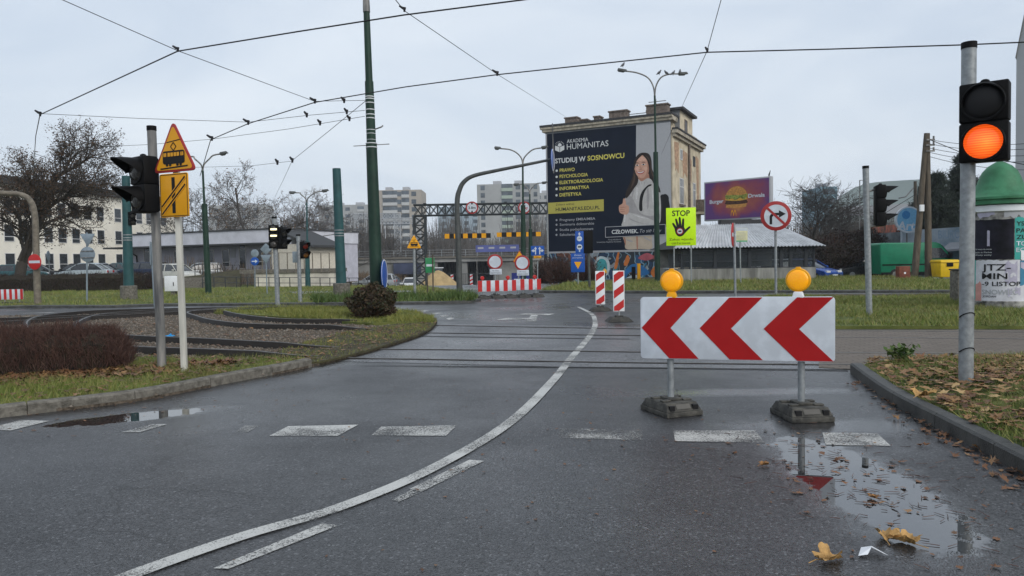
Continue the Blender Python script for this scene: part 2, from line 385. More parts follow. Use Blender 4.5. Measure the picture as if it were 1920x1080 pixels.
# base ground out to the horizon
gx = np.concatenate([np.linspace(-900,-70,10), np.linspace(-60,60,61), np.linspace(70,900,10)])
gy = np.concatenate([np.linspace(-200,-20,5), np.linspace(-10,140,76), np.linspace(160,1500,12)])
XX, YY = np.meshgrid(gx, gy); ZZ = h(XX, YY)-.06
nx, ny = len(gx), len(gy)
idx = np.arange(nx*ny).reshape(ny,nx)
tag(npmesh('ground', np.stack([XX,YY,ZZ],-1).reshape(-1,3), np.stack([idx[:-1,:-1],idx[:-1,1:],idx[1:,1:],idx[1:,:-1]],-1).reshape(-1,4), M['far_ground'], smooth=True), kind='structure')
road = sheet('road', [(-50,-8),(50,-8),(50,36),(-50,36)], 0, M['asphalt'])
sheet('underpass_road', [(-4.5,36.004),(2.2,36.004),(2.4,50),(1,70),(-1,132),(-19,132),(-22,100),(-20,62),(-12,50)], 0, M['asphalt'], cell=4)
# kerb sweep
def sweep(name, path, prof, m, stone=None, gap=.008, parent=None, kind=None, bevel=0):
    P = [Vector((p[0],p[1],0)) for p in path]; mb = MB()
    def emit(Q):
        k = len(prof); vs = []
        for i, p in enumerate(Q):
            t = (Q[min(i+1,len(Q)-1)]-Q[max(i-1,0)]).normalized(); n = Vector((-t.y,t.x,0))
            vs += [(p.x+n.x*a, p.y+n.y*a, z+hz(p.x,p.y)) for a, z in prof]
        fs = [(i*k+j, i*k+(j+1)%k, (i+1)*k+(j+1)%k, (i+1)*k+j) for i in range(len(Q)-1) for j in range(k)]
        fs += [tuple(range(k)), tuple(reversed(range((len(Q)-1)*k, len(Q)*k)))]
        mb.add(vs, fs)
    if not stone: emit(P)
    else:
        L = [0]
        for a, b in zip(P, P[1:]): L.append(L[-1]+(b-a).length)
        def pt(s):
            for i in range(len(P)-1):
                if s <= L[i+1]+1e-9: return P[i].lerp(P[i+1], (s-L[i])/max(1e-9, L[i+1]-L[i]))
            return P[-1]
        s = 0
        while s < L[-1]-.05:
            e = min(s+stone, L[-1]); emit([pt(s+gap/2+(e-s-gap)*i/4) for i in range(5)]); s = e
    o = mb.build(name, m, parent, smooth=35, bevel=bevel)
    if kind: o['kind'] = kind
    return o
KP = lambda w_, h_: [(0,-.1),(0,h_-.02),(.02,h_),(w_,h_),(w_,-.1)]
KPneg = lambda w_, h_: [(-a,b) for a,b in KP(w_,h_)]
# left front island
kl = cr([G(*p) for p in [(-420,868),(-200,815),(0,784),(211,759),(317,742),(437,717),(543,697),(585,688)]], 6)
nose = cr([G(*p) for p in [(585,688),(640,676),(706,658),(793,629),(819,607),(811,597),(779,586),(731,583)]], 6)
north = [G(*p) for p in [(640,579),(480,578),(420,584),(350,589),(250,590),(0,594),(-400,600)]]
isl = [p.xy for p in kl]+[p.xy for p in nose[1:]]+[p.xy for p in north]
isl_o = sheet('tram_island', isl, .03, M['gravel_bed'], skirt=.1)
sweep('kerb', [p for p in kl], KP(.14,.12), M['concrete'], stone=1.0, kind='structure')
# turf strip at the front of the island
off = []
for i, p in enumerate(kl):
    t = (kl[min(i+1,len(kl)-1)]-kl[max(i-1,0)]).normalized(); off.append((p.x-t.y*.142, p.y+t.x*.142))
strip = off + px([(560,672),(430,672),(226,668),(120,668),(-100,690),(-420,720)], .1)
sheet('turf', strip, .095, M['soil_grass'], skirt=.1)
dirtp = px([(560,672),(520,660),(560,645),(640,624),(715,612),(770,604)], .05)
dn = [p.xy for p in nose]; 
dirt_poly = [off[-1]] + [tuple(p) for p in dn[2:-14]] + [tuple(p) for p in reversed(dirtp)]
sheet('soil', dirt_poly, .06, M['dirt'], skirt=.08)
wedge = px([(400,588),(480,578),(640,579),(720,583.5),(779,586),(811,597),(815,604),(770,606),(700,609),(600,603),(500,594)], .05)
sheet('turf', wedge, .09, M['soil_grass'], skirt=.1)
# far left grass with its dark kerb
i2s = [G(*p) for p in [(-700,590),(-60,580),(60,577),(215,577),(300,574),(480,573),(735,571),(830,570),(880,568),(897,564)]]
i2 = [p.xy for p in i2s] + [(-1.5,30),(-2.6,34),(-5,42),(-12,50),(-20,62),(-70,62),(-70,30)]
sheet('turf', i2, .09, M['soil_grass'], cell=4, skirt=.16)
sweep('kerb', i2s, [(-.1,-.1),(-.1,.08),(.06,.1),(.06,-.1)], M['concrete_wet'], kind='structure')
sheet('path', px([(560,556),(640,552),(770,552),(770,549),(640,549),(540,551)]), .105, M['crossing'], cell=4)
# right grass strips
i3s = [G(*p) for p in [(1012,549),(1240,550),(1560,549),(1930,549),(2300,548)]]
i3 = [p.xy for p in i3s] + [(60,26),(60,34),(30,36.5),(22,38),(16.6,39.2),(13.5,45),(3.5,46),(2.6,40)]
sheet('pavement', [(13.6,45.5),(16.4,36.003),(70,36.003),(70,62),(13.6,62)], -.012, M['crossing'], cell=3)
sheet('turf', i3, .1, M['soil_grass'], cell=4, skirt=.16)
sweep('kerb', i3s, [(-.1,-.1),(-.1,.09),(.05,.11),(.05,-.1)], M['concrete_wet'], kind='structure')
i4 = [G(*p).xy for p in [(1470,616),(1570,617),(1930,617),(2500,617),(2300,556),(1930,557),(1570,558),(1440,559),(1380,572),(1390,600)]]
sheet('turf', i4, .06, M['soil_grass'], skirt=.16)
sweep('kerb', [G(*p) for p in [(2300,556),(1930,557),(1570,558),(1440,559)]], [(-.12,-.1),(-.12,.12),(.02,.12),(.02,-.1)], M['concrete'], kind='structure')
slab = [G(*p).xy for p in [(1540,619.5),(1930,619.5),(2500,620),(2700,692),(1930,692),(1590,693),(1535,690)]]
sheet('tram_slabs', slab, .012, M['paver'], skirt=.05)
# right verge
kr = cr([G(*p) for p in [(1594,699),(1661,750),(1767,809),(1905,884),(2080,985),(2400,1180)]], 6)
sweep('kerb', kr, KPneg(-.13,.12) if False else [(0,-.1),(0,.105),(.02,.125),(.13,.125),(.13,-.1)], M['concrete_wet'], stone=1.0, kind='structure')
kro = []
for i, p in enumerate(kr):
    t = (kr[min(i+1,len(kr)-1)]-kr[max(i-1,0)]).normalized(); kro.append((p.x-t.y*.132, p.y+t.x*.132))
PR = at(1811, 710, 7.3); VZ = PR.z                   # foot of the near right signal pole
vback = [(9.5,9.0),(6.5,9.3),(4.75,9.45)]
verge = kro+[(9,-2),(14,3),(14,9)]+vback[0:]
def vh(x, y):
    d = np.min([np.hypot(np.asarray(x)-a, np.asarray(y)-b) for a, b in kro], 0)
    back = np.clip((9.5-np.asarray(y))/1.1, 0, 1)
    return .1+(VZ-.1)*sst(d/1.0)*back
bm = bmesh.new(); f = bm.faces.new([bm.verts.new((a,b,0)) for a,b in verge])
for ax, lo, hi in ((0,3,14),(1,-4,10)):
    t = lo
    while t < hi:
        co = [0,0,0]; no = [0,0,0]; co[ax] = t; no[ax] = 1
        bmesh.ops.bisect_plane(bm, geom=bm.verts[:]+bm.edges[:]+bm.faces[:], plane_co=co, plane_no=no); t += .3
for v in bm.verts: v.co.z = float(vh(v.co.x, v.co.y))
bmesh.ops.recalc_face_normals(bm, faces=bm.faces)
me = bpy.data.meshes.new('turf'); bm.to_mesh(me); bm.free(); vg = link('turf', me, M['soil_grass']); vg['kind'] = 'structure'
if me.polygons[0].normal.z < 0: me.flip_normals()
# crossing surface and markings (parts of the road)
cz = [G(*p).xy for p in [(640,678),(735,652),(800,630),(828,607),(1540,619),(1590,693),(1050,688)]]
sheet('crossing_slab', cz, .004, M['crossing'], kind=None, parent=road)
def band(name, pts, wdt, z, m, n=8, parent=road):
    Q = cr(pts, n); vs = []
    for i, p in enumerate(Q):
        t = (Q[min(i+1,len(Q)-1)]-Q[max(i-1,0)]).normalized(); nn = Vector((-t.y,t.x,0))*wdt/2
        vs += [(p.x+nn.x,p.y+nn.y,z),(p.x-nn.x,p.y-nn.y,z)]
    return npmesh(name, vs, [(2*i+1,2*i+3,2*i+2,2*i) for i in range(len(Q)-1)], m, parent)
band('centre_line', [G(*p) for p in [(130,1130),(248,1080),(450,1009),(645,950),(820,875),(960,790),(1038,713),(1070,673),(1107,629),(1116,607),(1109,589),(1084,576)]], .115, .009, M['paint'])
def quad(name, P, m, z=.0045): return sheet(name, [G(*p).xy for p in P], z, m, kind=None, parent=road)
quad('edge_dash', [(400,1067),(605,982),(635,986),(428,1068)], M['paint_worn'])
quad('edge_dash', [(768,918),(880,863),(908,865),(790,923)], M['paint_worn'])
quad('edge_dash', [(735,938),(770,920),(788,924),(748,942)], M['paint_faint'])
for P, m in (([(-30,806),(40,788),(92,790),(20,808)],'paint'), ([(228,811),(285,796),(314,796),(262,811)],'paint'), ([(436,813),(460,799),(488,798),(462,812)],'paint_faint'),
             ([(505,818),(540,800),(672,797),(633,818)],'paint_worn'), ([(696,817),(715,801),(857,798),(836,818)],'paint_worn'), ([(1047,822),(1050,804),(1205,807),(1205,826)],'paint_faint'),
             ([(1266,828),(1262,808),(1416,808),(1434,831)],'paint_worn'), ([(1548,835),(1542,812),(1645,813),(1670,837)],'paint_worn')):
    quad('crossing_dash', P, M[m])
quad('turn_arrow', [(985,603.5),(998,589.5),(1009,589.5),(1005,603.5)], M['paint_worn'], .0095)
quad('turn_arrow', [(930,600),(950,596.5),(994,596.5),(990,600)], M['paint_worn'])
quad('turn_arrow', [(965,591.5),(985,588),(1040,588.5),(1030,591)], M['paint_worn'])
for P in ([(788,583.5),(798,582),(806,583.2),(796,584.7)], [(810,588),(822,586),(829,587.4),(817,589.4)], [(824,592.4),(836,590.4),(843,592),(831,594)], [(836,598),(846,595.5),(852,597.5),(842,600)]):
    quad('give_way_dash', P, M['paint'])
quad('lane_line', [(30,587.6),(95,585.6),(110,586.6),(40,588.4)], M['paint_worn'])
# tram tracks
def rail(pts, parent, flat=False):
    Q = cr(pts, 8)
    def zz(p):                               # stands proud on the ballast, flush in the road
        if flat: return .0165
        k = min(1, max(0, (-2.4-p.x)/1.6)); return .0165+.125*k
    for nm, w0, z0, m in (('rail_side',.12,-.02,M['railside']), ('rail_head',.04,0,M['steel'])):
        vs = []
        for i, p in enumerate(Q):
            t = (Q[min(i+1,len(Q)-1)]-Q[max(i-1,0)]).normalized(); nn = Vector((-t.y,t.x,0)); b = zz(p)
            top = b if nm == 'rail_head' else b-.004; kq = 1.0 if nm == 'rail_head' else (.42+.58*min(1,max(0,(b-.0165)/.125))); wd = w0/2*kq; o_ = .012 if nm == 'rail_head' else -.01
            vs += [(p.x+nn.x*(wd+o_),p.y+nn.y*(wd+o_),-.05),(p.x+nn.x*(wd+o_),p.y+nn.y*(wd+o_),top),(p.x+nn.x*(o_-wd),p.y+nn.y*(o_-wd),top),(p.x+nn.x*(o_-wd),p.y+nn.y*(o_-wd),-.05)]
        npmesh(nm, vs, [(4*i+j,4*i+j+1,4*i+j+5,4*i+j+4) for i in range(len(Q)-1) for j in range(3)], m, parent)
def track(label, A, B):
    t = thing('tram_track', label, 'tram track', (0,0,0))
    for L in (A, B): rail([G(x,y,.05 if x < 600 else 0) for x,y in L], t)
R_ = [(1566,667),(1930,674),(2400,683)]
track('near tram track crossing the road closest to the viewer, just behind the chevron board', [(500,583),(330,585.5),(250,588.5),(185,595),(150,607),(148,620),(226,635),(380,643),(558,652),(717,656),(1030,658.5),(1198,661),(1566,663),(1930,665),(2400,668)],
      [(480,580),(250,584.5),(150,589),(70,599),(50,618),(110,642),(226,657),(380,664),(543,670),(662,673),(1052,679),(1249,682),(1566,685),(1930,688),(2400,692)])
track('far tram track bending tightly round the grass wedge with the dark bush', [(700,580),(500,580.5),(400,584),(352,590),(368,598),(401,606.5),(474,614),(620,621),(811,625),(1110,629),(1400,632),(1930,637),(2400,641)],
      [(720,578),(560,578.5),(450,581),(420,586),(440,593),(480,599),(547,604.5),(696,609),(832,611),(1110,616),(1400,619.5),(1930,624),(2400,628)])
t = thing('tram_track', 'straight tram track at the left edge beyond the brown hedge bush', 'tram track')
for L in ([(-300,612),(0,602),(140,597),(330,588),(440,583)], [(-300,624),(0,609),(130,601),(330,590),(430,584)]): rail([G(x,y,.05) for x,y in L], t)
for P in ([(640,686),(860,687),(1250,690),(1590,694.5),(1590,696),(1250,691.4),(860,688.4)], [(690,627),(811,631),(1110,635),(1180,636),(1180,637),(811,632.2)]):
    quad('slab_joint', P, M['groove'], .0085)
# ---------------------------------------------------------------- posts, signals, signs
def foot(pxx, pyy, z=None, D=None):
    """ground point seen at a pixel; D overrides the distance"""
    if D: p = at(pxx, pyy, D); return Vector((p.x, D, hz(p.x, D)+(z or 0)))
    return G(pxx, pyy, z or 0)
def pole_part(root, base, top, r, m, name='pole', n=16, r1=None, cap=None, sub=.1):
    d = top-base; mb = MB(); mb.tube([(0,0,-sub), (d.x*.5,d.y*.5,d.z*.5), d], [r,(r+(r1 or r))/2,r1 or r], n)
    o = mb.build(name, m, root)
    if cap:
        mb = MB(); u = d.normalized(); mb.tube([d-u*.05, d+u*.012], [(r1 or r)+.004]*2, n); mb.build('pole_cap', cap, root)
    return o
def T(x, y, z, rz=0): return Matrix.Translation((x,y,z)) @ Matrix.Rotation(rz, 4, 'Z')
def lens_mat(name, col, st):
    m, nt, b = base_mat(name)
    tc = nd(nt, 'ShaderNodeTexCoord'); sx = nd(nt, 'ShaderNodeSeparateXYZ', {0:tc.outputs['Object']})
    s = mth(nt, 'SINE', mth(nt, 'MULTIPLY', sx.outputs[2], 270)); f = rng_map(nt, s, -1, 1, 0, 1)
    gx_ = nd(nt, 'ShaderNodeVectorMath', {0:nd(nt, 'ShaderNodeVectorMath', {0:tc.outputs['Generated'], 1:(-.5,-.5,-.45)}, operation='ADD').outputs[0], 1:(1,0,1)}, operation='MULTIPLY').outputs[0]
    rad_ = nd(nt, 'ShaderNodeVectorMath', {0:gx_}, operation='LENGTH').outputs['Value']
    core_ = mix(nt, rng_map(nt, rad_, .0, .42, 1, 0), c4([col[0]*.78,col[1]*.72,col[2]]), c4([col[0],col[1]*1.9,col[2]*4]))
    c = mix(nt, f, mix(nt, .55, core_, c4([.28,.02,.002])), core_)
    nt.links.new(c, b.inputs['Base Color']); nt.links.new(c, b.inputs['Emission Color']); b.inputs['Emission Strength'].default_value = st
    b.inputs['Roughness'].default_value = .25
    return m
M['lens_orange'] = lens_mat('lit_orange_lens', (1,.125,.008), .95)
M['lens_bar'] = mat('lit_white_bar', (1,.86,.5), .4, emit=1.3)
def head(root, X, n, w_=.36, ph=.37, lr=.14, lenses=None, vis=True, visl=.27, dep=.19, z0=0):
    """signal head facing -y, lowest section first; X places its bottom centre"""
    mb = MB(X)
    for i in range(n): mb.box(-w_/2, w_/2, 0, dep, z0+i*ph+.004, z0+(i+1)*ph-.004)
    mb.box(-w_/2+.02, w_/2-.02, .02, dep+.03, z0+.02, z0+n*ph-.02)
    mb.lathe([(.02,0),(.05,.02),(.02,.045)], 10, (0,dep/2,z0+n*ph-.006))
    H = mb.build('housing', M['black'], root, bevel=.022)
    for i in range(n):
        c = z0+(i+.5)*ph
        lm = lenses[i] if lenses else M['lens_off']
        k = MB(X); k.lathe([(lr,0),(lr*.98,.012),(lr*.75,.03),(lr*.4,.042),(.001,.046)], 36)
        k.v = [tuple(X @ (Matrix.Translation((0,-.004,c)) @ Matrix.Rotation(math.pi/2,4,'X') @ (X.inverted() @ Vector(v)))) for v in k.v]
        k.build('lens', lm, root, smooth=60)
        k = MB(X); k.ring(0, c, lr, lr+.022, -.02, .004, 36); k.build('lens_ring', M['black'], root)
        if vis:
            k = MB(X); N = 28; a0, a1 = math.radians(-8), math.radians(188); vs = []
            for r in (lr+.012, lr+.02):
                for j in range(N+1):
                    a = a0+(a1-a0)*j/N; e = max(.05, visl*(.2+.8*max(0,math.sin(a))**1.1))
                    for q in (0, .5, 1): vs.append((r*math.cos(a), -.01-e*q, c+r*math.sin(a)-.02*q*q))
            S = (N+1)*3; fs = []
            for s_ in (0, S):
                for j in range(N):
                    for q in (0,1): b = s_+j*3+q; fs.append((b,b+1,b+4,b+3))
            for j in range(N): fs.append((j*3+2, S+j*3+2, S+j*3+5, j*3+5))
            k.add(vs, fs); k.build('visor', M['black'], root, smooth=50)
    return H
def bracket(root, a, b, r=.022):
    mb = MB(); mb.tube([a,b], r, 8); mb.build('bracket', M['galv_dark'], root)
# --- near left signal
p = foot(304, 693, D=9.75); p.z = .095; t_ = at(284, 238, 9.75)
s = thing('traffic_signal', 'two lamp signal with long dark hoods turned left, by the near brown hedge bush', 'traffic signal', p)
pole_part(s, p, t_, .057, M['galv_dark'], cap=M['black'])
hp = at(259, 399, 9.6)-p
head(s, T(hp.x, hp.y, hp.z, math.radians(-36)), 2, .36, .37, .14, visl=.31)
bracket(s, hp+Vector((.02,.12,.03)), at(298,396,9.75)-p, .03); bracket(s, hp+Vector((.02,.12,.68)), at(287,305,9.75)-p, .03)
# --- tram warning sign
p = foot(346, 695, D=9.55); p.z = .095
s = thing('tram_crossing_sign', 'yellow triangle showing a tram above a yellow plate with crossing lines, on whitish square post', 'warning sign', p)
d = at(328, 246, 9.55)-p
mb = MB(); mb.add([(x+dx,y+dy,z) for dx,dy,z in ((0,0,-.1),(d.x,d.y,d.z)) for x,y in ((-.035,-.035),(.035,-.035),(.035,.035),(-.035,.035))],
    [(0,1,5,4),(1,2,6,5),(2,3,7,6),(3,0,4,7),(4,5,6,7)]); mb.build('post', mat('pale_zinc_post', (.50,.49,.44), .6, .1, var=.2, vs=8, streak=True), s, bevel=.008)
RZ = math.radians(-24)
def plate(root, X, poly, m, th=.012, y=0, name='plate', bevel=.003): mb = MB(X); mb.prism(poly, y, y+th); return mb.build(name, m, root, bevel=bevel, smooth=30)
def deco(root, X, poly, m, y, name='symbol', th=.0025): mb = MB(X); mb.prism(poly, y-th, y); return mb.build(name, m, root, smooth=0)
def line(a, b, w_):
    a, b = Vector(a), Vector(b); n = (b-a).normalized(); n = Vector((-n.y,n.x))*w_/2
    return [tuple(a+n), tuple(a-n), tuple(b-n), tuple(b+n)]
def tri_sign(root, X, side, rim, face):
    hh = side*.866; P = [(-side/2,-hh/3),(side/2,-hh/3),(0,2*hh/3)]
    pl = plate(root, X, rpoly(P, side*.12), rim, .02, 0, 'triangle_plate')
    k = .87; deco(root, X, rpoly([(a*k,b*k) for a,b in P], side*.09), face, -.001, 'triangle_face')
    return pl
def tram_symbol(root, X, u, y, m, fm):
    deco(root, X, rrect(-.24*u,.24*u,-.12*u,.09*u,.04*u), m, y, 'tram_symbol')
    for x in (-.205,-.17,.17,.205): deco(root, X, rrect((x-.012)*u,(x+.012)*u,-.0*u,.06*u,.004*u), fm, y-.003, 'symbol_window')
    for x in (-.1,-.035,.035,.1): deco(root, X, rrect((x-.026)*u,(x+.026)*u,-.0*u,.06*u,.004*u), fm, y-.003, 'symbol_window')
    for x in (-.15,-.08,.08,.15): deco(root, X, circ(x*u,-.13*u,.028*u,12), m, y-.0005, 'symbol_wheel')
    deco(root, X, line((-.3*u,-.19*u),(.3*u,-.165*u),.022*u), m, y, 'symbol_rail')
    for a,b in (((0,.09),(-.06,.155)),((-.06,.155),(0,.22)),((0,.22),(.06,.155)),((.06,.155),(0,.09))): deco(root, X, line((a[0]*u,a[1]*u),(b[0]*u,b[1]*u),.014*u), m, y, 'symbol_pantograph')
    deco(root, X, line((-.15*u,.228*u),(.15*u,.258*u),.012*u), m, y-.0006, 'symbol_wire')
c = at(326, 290, 9.45)-p; X = T(c.x, c.y, c.z, RZ)
tri_sign(s, X, .76, M['darkred'], M['yellow']); tram_symbol(s, X @ Matrix.Translation((0,0,-.02)), .8, -.005, M['ink'], M['yellow'])
c = at(326, 366, 9.45)-p; X = T(c.x, c.y, c.z, RZ)
plate(s, X, rrect(-.25,.25,-.28,.28,.03), M['yellow'], .015, 0, 'lower_plate'); 
mb = MB(X); 
for P in (line((-.235,-.265),(.235,-.265),.008), line((-.235,.265),(.235,.265),.008), line((-.235,-.269),(-.235,.269),.008), line((.235,-.269),(.235,.269),.008)): mb.prism(P, -.0025, 0)
mb.build('plate_border', M['ink'], s, smooth=0)
deco(s, X, [(-.03,-.23),(.025,-.23),(.025,.23),(-.03,.23)], M['ink'], -.001, 'road_symbol')
for q in (0,.1): deco(s, X, line((-.21,-.14-q),(.21,.23-q),.045), M['yellow'], -.0035-q*.001, 'symbol_gap'); deco(s, X, line((-.21,-.14-q),(.21,.23-q),.02), M['ink'], -.0065-q*.001, 'track_symbol')
# --- near right signal (orange lamp lit)
p = PR.copy(); t_ = at(1817, 82, 7.3)
s = thing('traffic_signal', 'signal with its round orange lamp lit on a thick grey pole at right', 'traffic signal', p)
pole_part(s, p, t_, .066, M['galv'], cap=M['black'], n=24)
hp = at(1843, 303, 7.12)-p
head(s, T(hp.x, hp.y, hp.z, math.radians(-40)), 2, .41, .385, .165, [M['lens_orange'], M['ink']], vis=True, visl=.06)
bracket(s, hp+Vector((-.02,.1,.03)), at(1812,318,7.3)-p, .025); bracket(s, hp+Vector((-.02,.1,.72)), at(1816,160,7.3)-p, .025)
for q in (.27,.62):
    mb = MB(); pts = [(0.07*math.cos(a)+q*0, -.07*math.sin(a), q+.05*math.sin(a*1.0)) for a in np.linspace(0,math.pi,10)]; mb.tube(pts, .005, 6); mb.build('cable_tie', M['black'], s)
# --- far right signal, head facing right
p = foot(1630, 588, .1); D = p.y; t_ = at(1623, 312, D)
s = thing('traffic_signal', 'three lamp signal in profile with hoods pointing right, on slim grey pole in the grass', 'traffic signal', p)
pole_part(s, p, t_, .068, M['galv'], cap=M['black'])
hp = at(1659, 424, D-.05)-p
head(s, T(hp.x, hp.y, hp.z, math.radians(74)), 3, .30, .315, .115, visl=.27)
bracket(s, hp+Vector((0,.05,.02)), at(1627,425,D)-p); bracket(s, hp+Vector((0,.05,.9)), at(1625,360,D)-p)
# --- mid left tram signal pair
p = foot(521, 577, .05); D = p.y; t_ = at(514, 407, D)
s = thing('traffic_signal', 'grey pole carrying a tram signal with two lit white bars and another hooded head', 'traffic signal', p)
pole_part(s, p, t_, .075, M['galv'], cap=M['black'])
hp = at(513, 466, D-.15)-p; head(s, T(hp.x,hp.y,hp.z,math.radians(8)), 3, .30, .255, .1, vis=False)
for q in (442,430): b_ = at(513, q, D-.22)-p; mb = MB(T(b_.x,b_.y,b_.z,math.radians(8))); mb.box(-.1,.1,-.02,.0,-.028,.028); mb.build('light_bar', M['lens_bar'], s, bevel=.008)
hp = at(533, 467, D)-p; head(s, T(hp.x,hp.y,hp.z,math.radians(62)), 2, .32, .36, .125, visl=.30)
bracket(s, hp+Vector((0,.03,.05)), at(518,466,D)-p); bracket(s, hp+Vector((0,.03,.65)), at(516,428,D)-p)
# --- next pole with small head facing right
p = foot(563, 566, .09); D = p.y; t_ = at(559, 440, D)
s = thing('traffic_signal', 'small signal with dull red and amber lamps on thin grey pole near the low fence', 'traffic signal', p)
pole_part(s, p, t_, .07, M['galv'], cap=M['black'])
hp = at(573, 485, D)-p; head(s, T(hp.x,hp.y,hp.z,math.radians(48)), 2, .3, .31, .12, [M['lens_amber'],M['lens_red']], visl=.25)
bracket(s, hp+Vector((0,.05,.05)), at(561,484,D)-p)
c = at(556, 482, D-.1)-p; plate(s, T(c.x,c.y,c.z,math.radians(65)), rrect(-.2,.2,-.2,.2,.03), M['backgrey'], name='sign_plate')
# --- edge-on sign pole behind left signal
p = foot(291, 570, .09); D = p.y; t_ = at(284, 456, D)
s = thing('sign_post', 'narrow blue grey pole with an edge on plate just left of the white utility box', 'sign post', p)
pole_part(s, p, t_, .05, M['backgrey'])
c = at(284, 475, D)-p; plate(s, T(c.x,c.y,c.z,math.radians(111)), rrect(-.4,.4,-.42,.42,.03), M['backgrey'], .02, name='sign_plate')
# --- teal tram poles
def teal_pole(label, x0, y0, x1, y1, rb=.21, rt=.16):
    p = foot(x0, y0, .09); t_ = at(x1, y1, p.y)
    s = thing('tram_pole', label, 'tram pole', p, group='teal tram poles')
    pole_part(s, p, t_, rb, M['teal'], n=24, r1=rt)
    mb = MB(); mb.lathe([(rb+.12,-.2),(rb+.12,.55),(rb+.09,.58)], 24); mb.build('base', M['concrete'], s)
    d = t_-p
    k = .5
    for q in (-.1,.0,.12): mb = MB(); mb.lathe([(rb*.93,-.02),(rb*.93,.02)], 24, d*k+Vector((0,0,q))); mb.build('clamp_band', M['galv'], s)
    return s, p, d
s, p, d = teal_pole('cut off teal tram pole on a round concrete base, no signal head on it', 641, 558, 631, 316)
mb = MB(); mb.tube([(d.x*.5-.65,0,d.z*.5-.1),(d.x*.5+.5,0,d.z*.5+.06)], .018, 6); mb.build('clamp_rod', M['galv_dark'], s)
s, p, d = teal_pole('teal tram pole on concrete base partly hidden by the near hooded signal', 242, 561, 236, 330)
hp = at(249, 422, p.y-.1)-p; head(s, T(hp.x,hp.y,hp.z,math.radians(50)), 2, .28, .28, .1, visl=.2)
# --- tall green pole
p = foot(708, 586, .07); D = p.y; t_ = at(687, 14, D); d = t_-p
s = thing('tram_pole', 'tall dark green tapering tram pole behind the round bush, wires tied to it', 'tram pole', p)
def seg(a, b, r0, r1, nm):
    mb = MB(); q0 = d*a; q1 = d*b; mb.tube([q0, q0.lerp(q1,.5), q1], [r0,(r0+r1)/2,r1], 24); return mb.build(nm, M['green'], s)
seg(-.01,.56,.185,.15,'lower_section'); seg(.56,.76,.13,.118,'middle_section'); seg(.76,1.0,.10,.085,'upper_section')
mb = MB(); mb.tube([d*.985, d*1.0, d*1.03], [.1,.1,.09], 16); mb.tube([d*1.02, d*1.12], [.016,.012], 8); mb.build('tip_cap', M['galv_dark'], s)
for k in (.545,.558,.57,.59,.602,.64,.652,.668,.69,.703,.71): 
    r = .155 if k < .56 else .126
    if k < .56: r = .158
    mb = MB(); mb.lathe([(r,-.012),(r+.006,0),(r,.012)], 20, d*k); mb.build('clamp_band', M['white'], s)
mb = MB(); mb.tube([d*.553+Vector((-.5,0,-.02)), d*.553+Vector((.5,0,.02))], .012, 6); mb.tube([d*.6, d*.6+Vector((.3,0,.1)), d*.6+Vector((.34,0,.14))], .02, 6); mb.build('bracket', M['galv_dark'], s)
GP = p; Gd = d
p2 = at(721, 515, D-.3); X = T(p2.x-p.x, p2.y-p.y, p2.z-p.z, math.radians(89))
plate(s, X, circ(0,0,.42,36), M['blue'], .02, name='blue_sign'); 
mb = MB(X); mb.ring(0,0,.39,.42,-.004,0,36); mb.build('sign_rim', M['white'], s)
# --- lamp posts with double arms
def lamp_post(label, x0, y0, x1, y1, D=None, arms=((-1,1.2,.12),(1,1.3,.16)), r0=.09, r1=.045, m='green', lw=.5, split=.55):
    p = foot(x0, y0, .05) if D is None else foot(x0, y0, 0, D)
    D = p.y; t_ = at(x1, y1, D); d = t_-p
    s = thing('street_lamp', label, 'street lamp', p, group='double arm street lamps')
    mb = MB(); mb.tube([d*-.01, d*split, d*split+Vector((0,0,.01)), d*.9], [r0,r0*.85,r1*1.1,r1], 12); mb.build('pole', M[m], s)
    for sx, L, rise in arms:
        P = [d*.88, d*.94+Vector((sx*.06,0,0)), d*.985+Vector((sx*.35,0,0)), d+Vector((sx*L*.6,0,rise*.5)), d+Vector((sx*L,0,rise))]
        mb = MB(); mb.tube(cr(P,4), r1*.75, 8); mb.build('arm', M['galv_dark'], s)
        mb = MB(Matrix.Translation(d+Vector((sx*L,0,rise))) @ Matrix.Rotation(-sx*math.atan2(rise*.5,L*.4), 4, 'Y'))
        a, b = sorted((-.05*sx, lw*sx)); mb.frustum((a,b,-.11,.11),(a+.03,b-.06,-.05,.05),-.02,.09); mb.frustum((a+.06*1,b-.18,-.08,.08),(a+.03,b-.1,-.1,.1),-.09,-.021); mb.build('lamp_head', M['mastgrey'], s, bevel=.012)
    return s, p, d
lp, lpp, lpd = lamp_post('tall dark green street lamp in front of the poster wall with birds on its arms', 1233, 530, 1227, 140, None, ((-1,1.55,.22),(1,1.35,.02)), .16, .055, lw=.5, split=.63)
lamp_post('green street lamp in front of the low grey building at left', 391, 552, 379, 294, None, ((-1,.7,.02),(1,.9,.12)), .15, .05, lw=.35, split=.66)
lamp_post('teal street lamp beyond the white bar signal, by the low fence', 577, 537, 575, 362, 46, ((-1,.7,.03),(1,1.0,.1)), .16, .05, 'teal', lw=.4, split=.5)
lamp_post('green street lamp passing in front of the red four metre height sign', 982, 556, 980, 282, 40, ((-1,1.2,.12),(1,1.05,.12)), .15, .05, lw=.35, split=.6)
lamp_post('thinner green street lamp right of the red four metre height sign', 996, 552, 993, 345, 52, ((-1,.75,-.02),(1,.9,.06)), .15, .05, lw=.4, split=.55)
